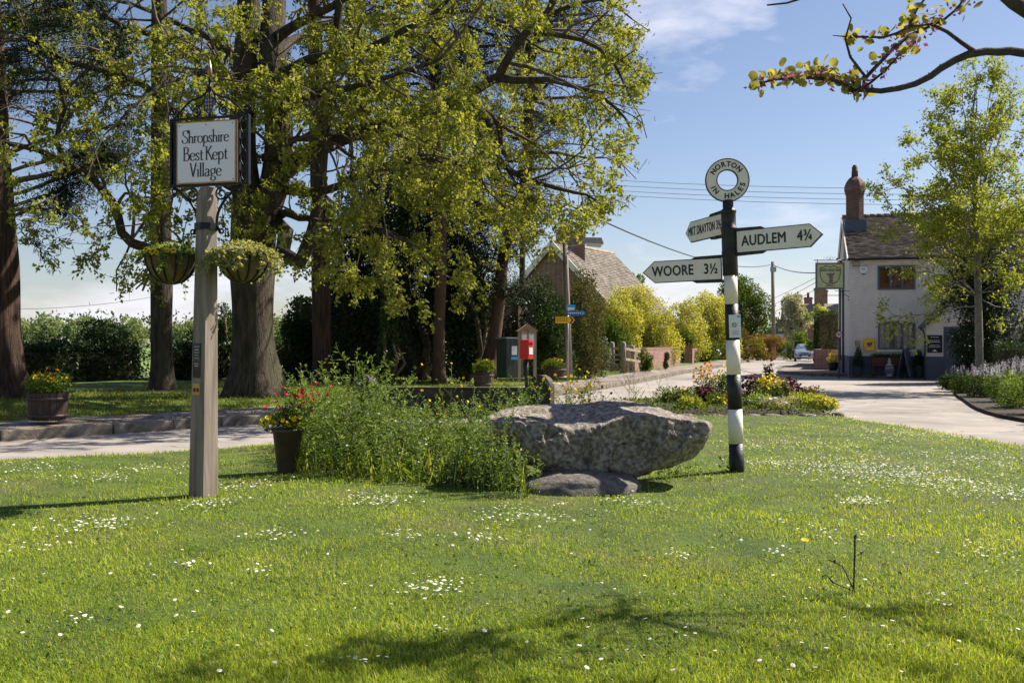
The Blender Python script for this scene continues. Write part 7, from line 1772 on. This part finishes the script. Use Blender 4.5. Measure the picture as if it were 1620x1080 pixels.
# overhead wires
def wire(label, a, b_, sag, r=.009, n=16):
    pts = [a.lerp(b_, k/n)-Vector((0, 0, sag*4*(k/n)*(1-k/n))) for k in range(n+1)]; m = MB(); m.tube(pts, r, 5); o = m.build('overhead_wire', M_black); tag(o, label, 'wire', group='overhead wires')
for (ya, yb, lb) in [(283, 297, 'topmost of the four thin wires crossing the sky behind the ring finial'), (291, 307, 'second wire from the top of the four crossing the sky'), (299, 316, 'third wire down of the four crossing the sky'), (306, 324, 'lowest of the four thin wires crossing the sky')]:
    wire(lb, P(880, ya-4, 62), P(1700, yb-2, 50), .35, .012)
wire('thick cable sloping down from the pines to the utility pole', P(895, 322, 31), P(1222, 418, 90), .9, .03)
wire('cable running level from the utility pole toward the pub sign', P(1222, 418, 90), P(1335, 427, 46), .4, .03)
for k, (yb, lb) in enumerate([(418, 'upper of the thin service wires fanning left from the pub corner'), (424, 'middle of the thin service wires fanning left from the pub corner'), (434, 'lowest of the thin service wires fanning left from the pub corner')]):
    wire(lb, P(1330, yb, 48), P(1120, 505-k*4+18*k, 110), .5, .014)
wire('far thin wire low over the field treeline', P(-30, 488, 90), P(240, 470, 90), .4, .018)

# ------------------------------------------------------------------ brick house with the long roof
A1 = P(875.5, 386, 58); hd = Vector((.5, .866, 0)); hw = Vector((.866, -.5, 0)); Z1 = A1.z; LH = 8.3; Wd = 3.7; ze = Z1-3.75
hs_ = thing('brick_house', 'red brick house with white bargeboards, long brown tiled roof and a broad chimney', 'house', (A1.x, A1.y, .3), local=False)
def hp_(a, w_, z): v = Vector((A1.x, A1.y, 0))+hd*a+hw*w_; return (v.x, v.y, z)
m = MB()
m.add([hp_(0, -Wd, 0), hp_(0, Wd, 0), hp_(0, Wd, ze), hp_(0, 0, Z1), hp_(0, -Wd, ze)], [(0, 1, 2, 3, 4)]); m.add([hp_(LH, -Wd, 0), hp_(LH, Wd, 0), hp_(LH, Wd, ze), hp_(LH, 0, Z1), hp_(LH, -Wd, ze)], [(4, 3, 2, 1, 0)])
m.add([hp_(0, Wd, 0), hp_(LH, Wd, 0), hp_(LH, Wd, ze), hp_(0, Wd, ze)], [(0, 1, 2, 3)]); m.add([hp_(0, -Wd, 0), hp_(0, -Wd, ze), hp_(LH, -Wd, ze), hp_(LH, -Wd, 0)], [(0, 1, 2, 3)])
m.build('wall', M_brick, hs_)
m = MB(); e = .25
for sg in (1, -1):
    V = [hp_(-e, 0, Z1+.02), hp_(LH+e, 0, Z1+.02), hp_(LH+e, sg*(Wd+.3), ze-.3), hp_(-e, sg*(Wd+.3), ze-.3)]; V2 = [(x, y, z+.08) for x, y, z in V]; m.add(V+V2, [(0, 1, 2, 3), (7, 6, 5, 4), (0, 4, 5, 1), (2, 6, 7, 3), (1, 5, 6, 2), (0, 3, 7, 4)])
rf = m.build('roof', M_tile2, hs_)
Mh = Matrix(((hd.x, -hw.x, 0, A1.x), (hd.y, -hw.y, 0, A1.y), (0, 0, 1, 0), (0, 0, 0, 1)))
tiles(-e, LH+e, -(Wd+.32), ze-.24, 0, Z1+.10, .26, .17, M=Mh, name='roof_tiles', mt=M_tilev2, par=rf)
m = MB(); m.tube([hp_(-e, 0, Z1+.12), hp_(LH+e, 0, Z1+.12)], .12, 8); m.build('ridge', M_tile2, rf)
m = MB()
for sg in (1, -1): m.bar(Vector(hp_(-e-.03, 0, Z1+.0)), Vector(hp_(-e-.03, sg*(Wd+.32), ze-.33)), .05, .32)
m.build('bargeboard', M_white, hs_)
cb_ = Vector(hp_(2.0, .1, 0)); m = MB(); g_ = math.atan2(hd.y, hd.x)
m.box((cb_.x, cb_.y, Z1-.1), (1.7, .75, 2.0), rz=g_-R(60)); m.box((cb_.x, cb_.y, Z1+.93), (1.85, .9, .12), rz=g_-R(60)); ck = m.build('chimney', M_brick, hs_)
for k in (-.5, .5): m = MB(); m.lathe([(.13, 0), (.11, .4)], 10, (cb_.x+k, cb_.y, Z1+.99)); m.build('chimney_pot', MATS['terracotta_pot'], ck)
window_frame = MB()
# far houses up the street
def far_house(label, px, Y, w_, h, d_, rot, wallm, stacks, z0=0.0, roofm=M_tile2):
    b = P(px, 545, Y); b.z = z0; r = thing('far_house', label, 'house', b, rz=R(rot))
    m = MB(); ez_ = h*.6; m.span((-w_/2, -d_/2, 0), (w_/2, d_/2, ez_)); m.prism([(-w_/2, ez_), (w_/2, ez_), (w_/2, ez_+.01), (-w_/2, ez_+.01)], -d_/2, d_/2); m.build('wall', wallm, r)
    m = MB(); V = [(-w_/2-.2, -d_/2-.3, ez_+.02), (w_/2+.2, -d_/2-.3, ez_+.02), (w_/2+.2, d_/2+.3, ez_+.02), (-w_/2-.2, d_/2+.3, ez_+.02), (-w_/2-.2, 0, h), (w_/2+.2, 0, h)]
    m.add(V, [(0, 1, 5, 4), (2, 3, 4, 5), (1, 2, 5), (3, 0, 4), (3, 2, 1, 0)]); rf = m.build('roof', roofm, r)
    for sx_, sh_, sw_ in stacks:
        m = MB(); m.span((sx_-sw_/2, -.4, h-1.2), (sx_+sw_/2, .4, h+sh_)); m.span((sx_-sw_/2-.08, -.48, h+sh_-.25), (sx_+sw_/2+.08, .48, h+sh_-.1)); c_ = m.build('chimney', M_brick, rf)
        npot = max(1, int(sw_/.5)); 
        for k in range(npot): m = MB(); m.lathe([(.16, 0), (.13, .6)], 8, (sx_+(k-(npot-1)/2)*.5, 0, h+sh_)); m.build('chimney_pot', MATS['terracotta_pot'], c_)
    return r
far_house('brick house with tall paired chimney pots seen under the pub sign', 1300, 122, 9, 6.2, 7, -10, M_brick, [(-1.6, 1.0, .9), (.1, 1.9, 1.1), (2.6, 2.6, .9)])
far_house('brick house whose chimney stands behind the pub sign post', 1318, 112, 6, 6.0, 7, -10, M_brick, [(-1.5, 1.8, 1.0), (1.2, 1.6, .8)])
far_house('white cottage gable half hidden left of the tall hedge', 1268, 118, 6, 4.4, 6, 28, M_white, [(1.5, .8, .7)], roofm=M_lead)
bush('garden_tree', 'bright young tree before the far brick houses', 'tree', 1282, 1312, 478, 530, 100, 2200, .22, LF_gold, nl=10, depth=1.5, z0=.2)
bush('street_hedge_top', 'loose green shrub growing above the tall street hedge', 'shrub', 1276, 1330, 488, 520, 75, 2600, .18, LF_mid, nl=10, depth=1, z0=1)

# ------------------------------------------------------------------ cars
def car(label, loc, rz, paint):
    c = thing('parked_car', label, 'car', loc, rz=rz); L_, W_, H_ = 4.1, 1.72, 1.48
    # cross sections along the length (y = -L/2 is the nose): y, half width low, half width shoulder, bonnet/shoulder z, roof half width, roof z
    S = [(-2.05, .70, .70, .60, .55, .64), (-1.98, .80, .80, .72, .62, .76), (-1.5, .85, .84, .86, .66, .92), (-1.05, .86, .84, .95, .66, 1.02), (-.95, .86, .85, .96, .66, 1.05), (-.25, .86, .85, .98, .58, 1.44), (.4, .86, .85, .99, .58, 1.48), (1.2, .86, .85, 1.0, .57, 1.43), (1.75, .85, .83, 1.0, .55, 1.15), (1.95, .82, .80, .95, .55, 1.0), (2.05, .74, .74, .8, .5, .85)]
    def sec(s): y, wl, ws, zs, wr, zr = s; return [(-wl*.92, y, .22), (-wl, y, .42), (-ws, y, zs), (-wr, y, zr-.03), (-wr*.6, y, zr), (wr*.6, y, zr), (wr, y, zr-.03), (ws, y, zs), (wl, y, .42), (wl*.92, y, .22)]
    m = MB(); V = []; F = []; mi = []
    for s in S: V += sec(s)
    for i in range(len(S)-1):
        for k in range(9): F.append((i*10+k, i*10+k+1, (i+1)*10+k+1, (i+1)*10+k))
        F.append((i*10+9, i*10, (i+1)*10, (i+1)*10+9))
    F.append(tuple(range(9, -1, -1))); F.append(tuple((len(S)-1)*10+k for k in range(10)))
    m.add(V, F, 0, True); bo = m.build('body', paint, c)
    def ins(i, ks, push): return [Vector(sec(S[i])[k])+Vector(push) for k in ks]
    m = MB(); a = ins(4, (3, 6), (0, -.02, .03)); b_ = ins(5, (3, 6), (0, -.02, .01)); m.add([a[0], a[1], b_[1], b_[0]], [(0, 1, 2, 3)]); m.build('windscreen', mat('car_glass', (.10, .12, .15), rough=.05, spec=.9) if 'car_glass' not in MATS else MATS['car_glass'], c)
    m = MB()
    for sg in (0, 1):
        k = (2, 3) if sg == 0 else (7, 6); px_ = (-.015, 0, .03) if sg == 0 else (.015, 0, .03); q = []
        for i in (5, 6, 7): q.append((Vector(sec(S[i])[k[0]])+Vector(px_), Vector(sec(S[i])[k[1]])+Vector(px_)-Vector((0, 0, .06))))
        for u in range(2): m.add([q[u][0], q[u+1][0], q[u+1][1], q[u][1]], [(0, 1, 2, 3)])
    m.build('side_window', MATS['car_glass'], c)
    for sg in (-1, 1):
        m = MB(); m.add([(sg*.48, -2.07, .62), (sg*.78, -1.99, .62), (sg*.80, -1.96, .78), (sg*.55, -2.03, .75)], [(0, 1, 2, 3)] if sg > 0 else [(3, 2, 1, 0)]); m.build('headlight', M_glassy, c)
        m = MB(); m.box((sg*.95, -.85, 1.0), (.16, .10, .12)); m.build('wing_mirror', paint, c)
        for y in (-1.28, 1.28):
            Mw = TR(sg*.76, y, .31) @ Matrix.Rotation(R(90), 4, 'Y'); m = MB(); m.lathe([(.2, -.1), (.31, -.09), (.31, .09), (.2, .1)], 20, M=Mw); wh = m.build('wheel', M_black, c); m = MB(); m.lathe([(.01, .10*sg), (.19, .095*sg), (.2, .085*sg)], 16, M=Mw, caps=False); m.build('rim', M_steel, wh)
    m = MB(); m.box((0, -2.06, .50), (.9, .03, .14)); m.box((0, -2.055, .70), (.55, .03, .07)); m.build('grille', M_black, c); m = MB(); m.box((0, -2.085, .44), (.5, .01, .10)); m.build('number_plate', M_paper, c)
    return c
M_glassy = mat('headlight_lens', (.65, .68, .72), rough=.08, spec=.9)
M_silver = mat('silver_car_paint', (.30, .33, .40), rough=.28, metal=.5, coat=1)
c = P(1273, 570, 84); car('silver hatchback facing down the street, parked against the tall hedge', (c.x, 84, 0), R(-16), M_silver)
c = P(1122, 556, 76); o = car('dark car whose roof shows above the low clipped hedge', (c.x-.4, 80, 0.25), R(70), mat('dark_car_paint', (.03, .03, .045), rough=.25, metal=.3, coat=1))
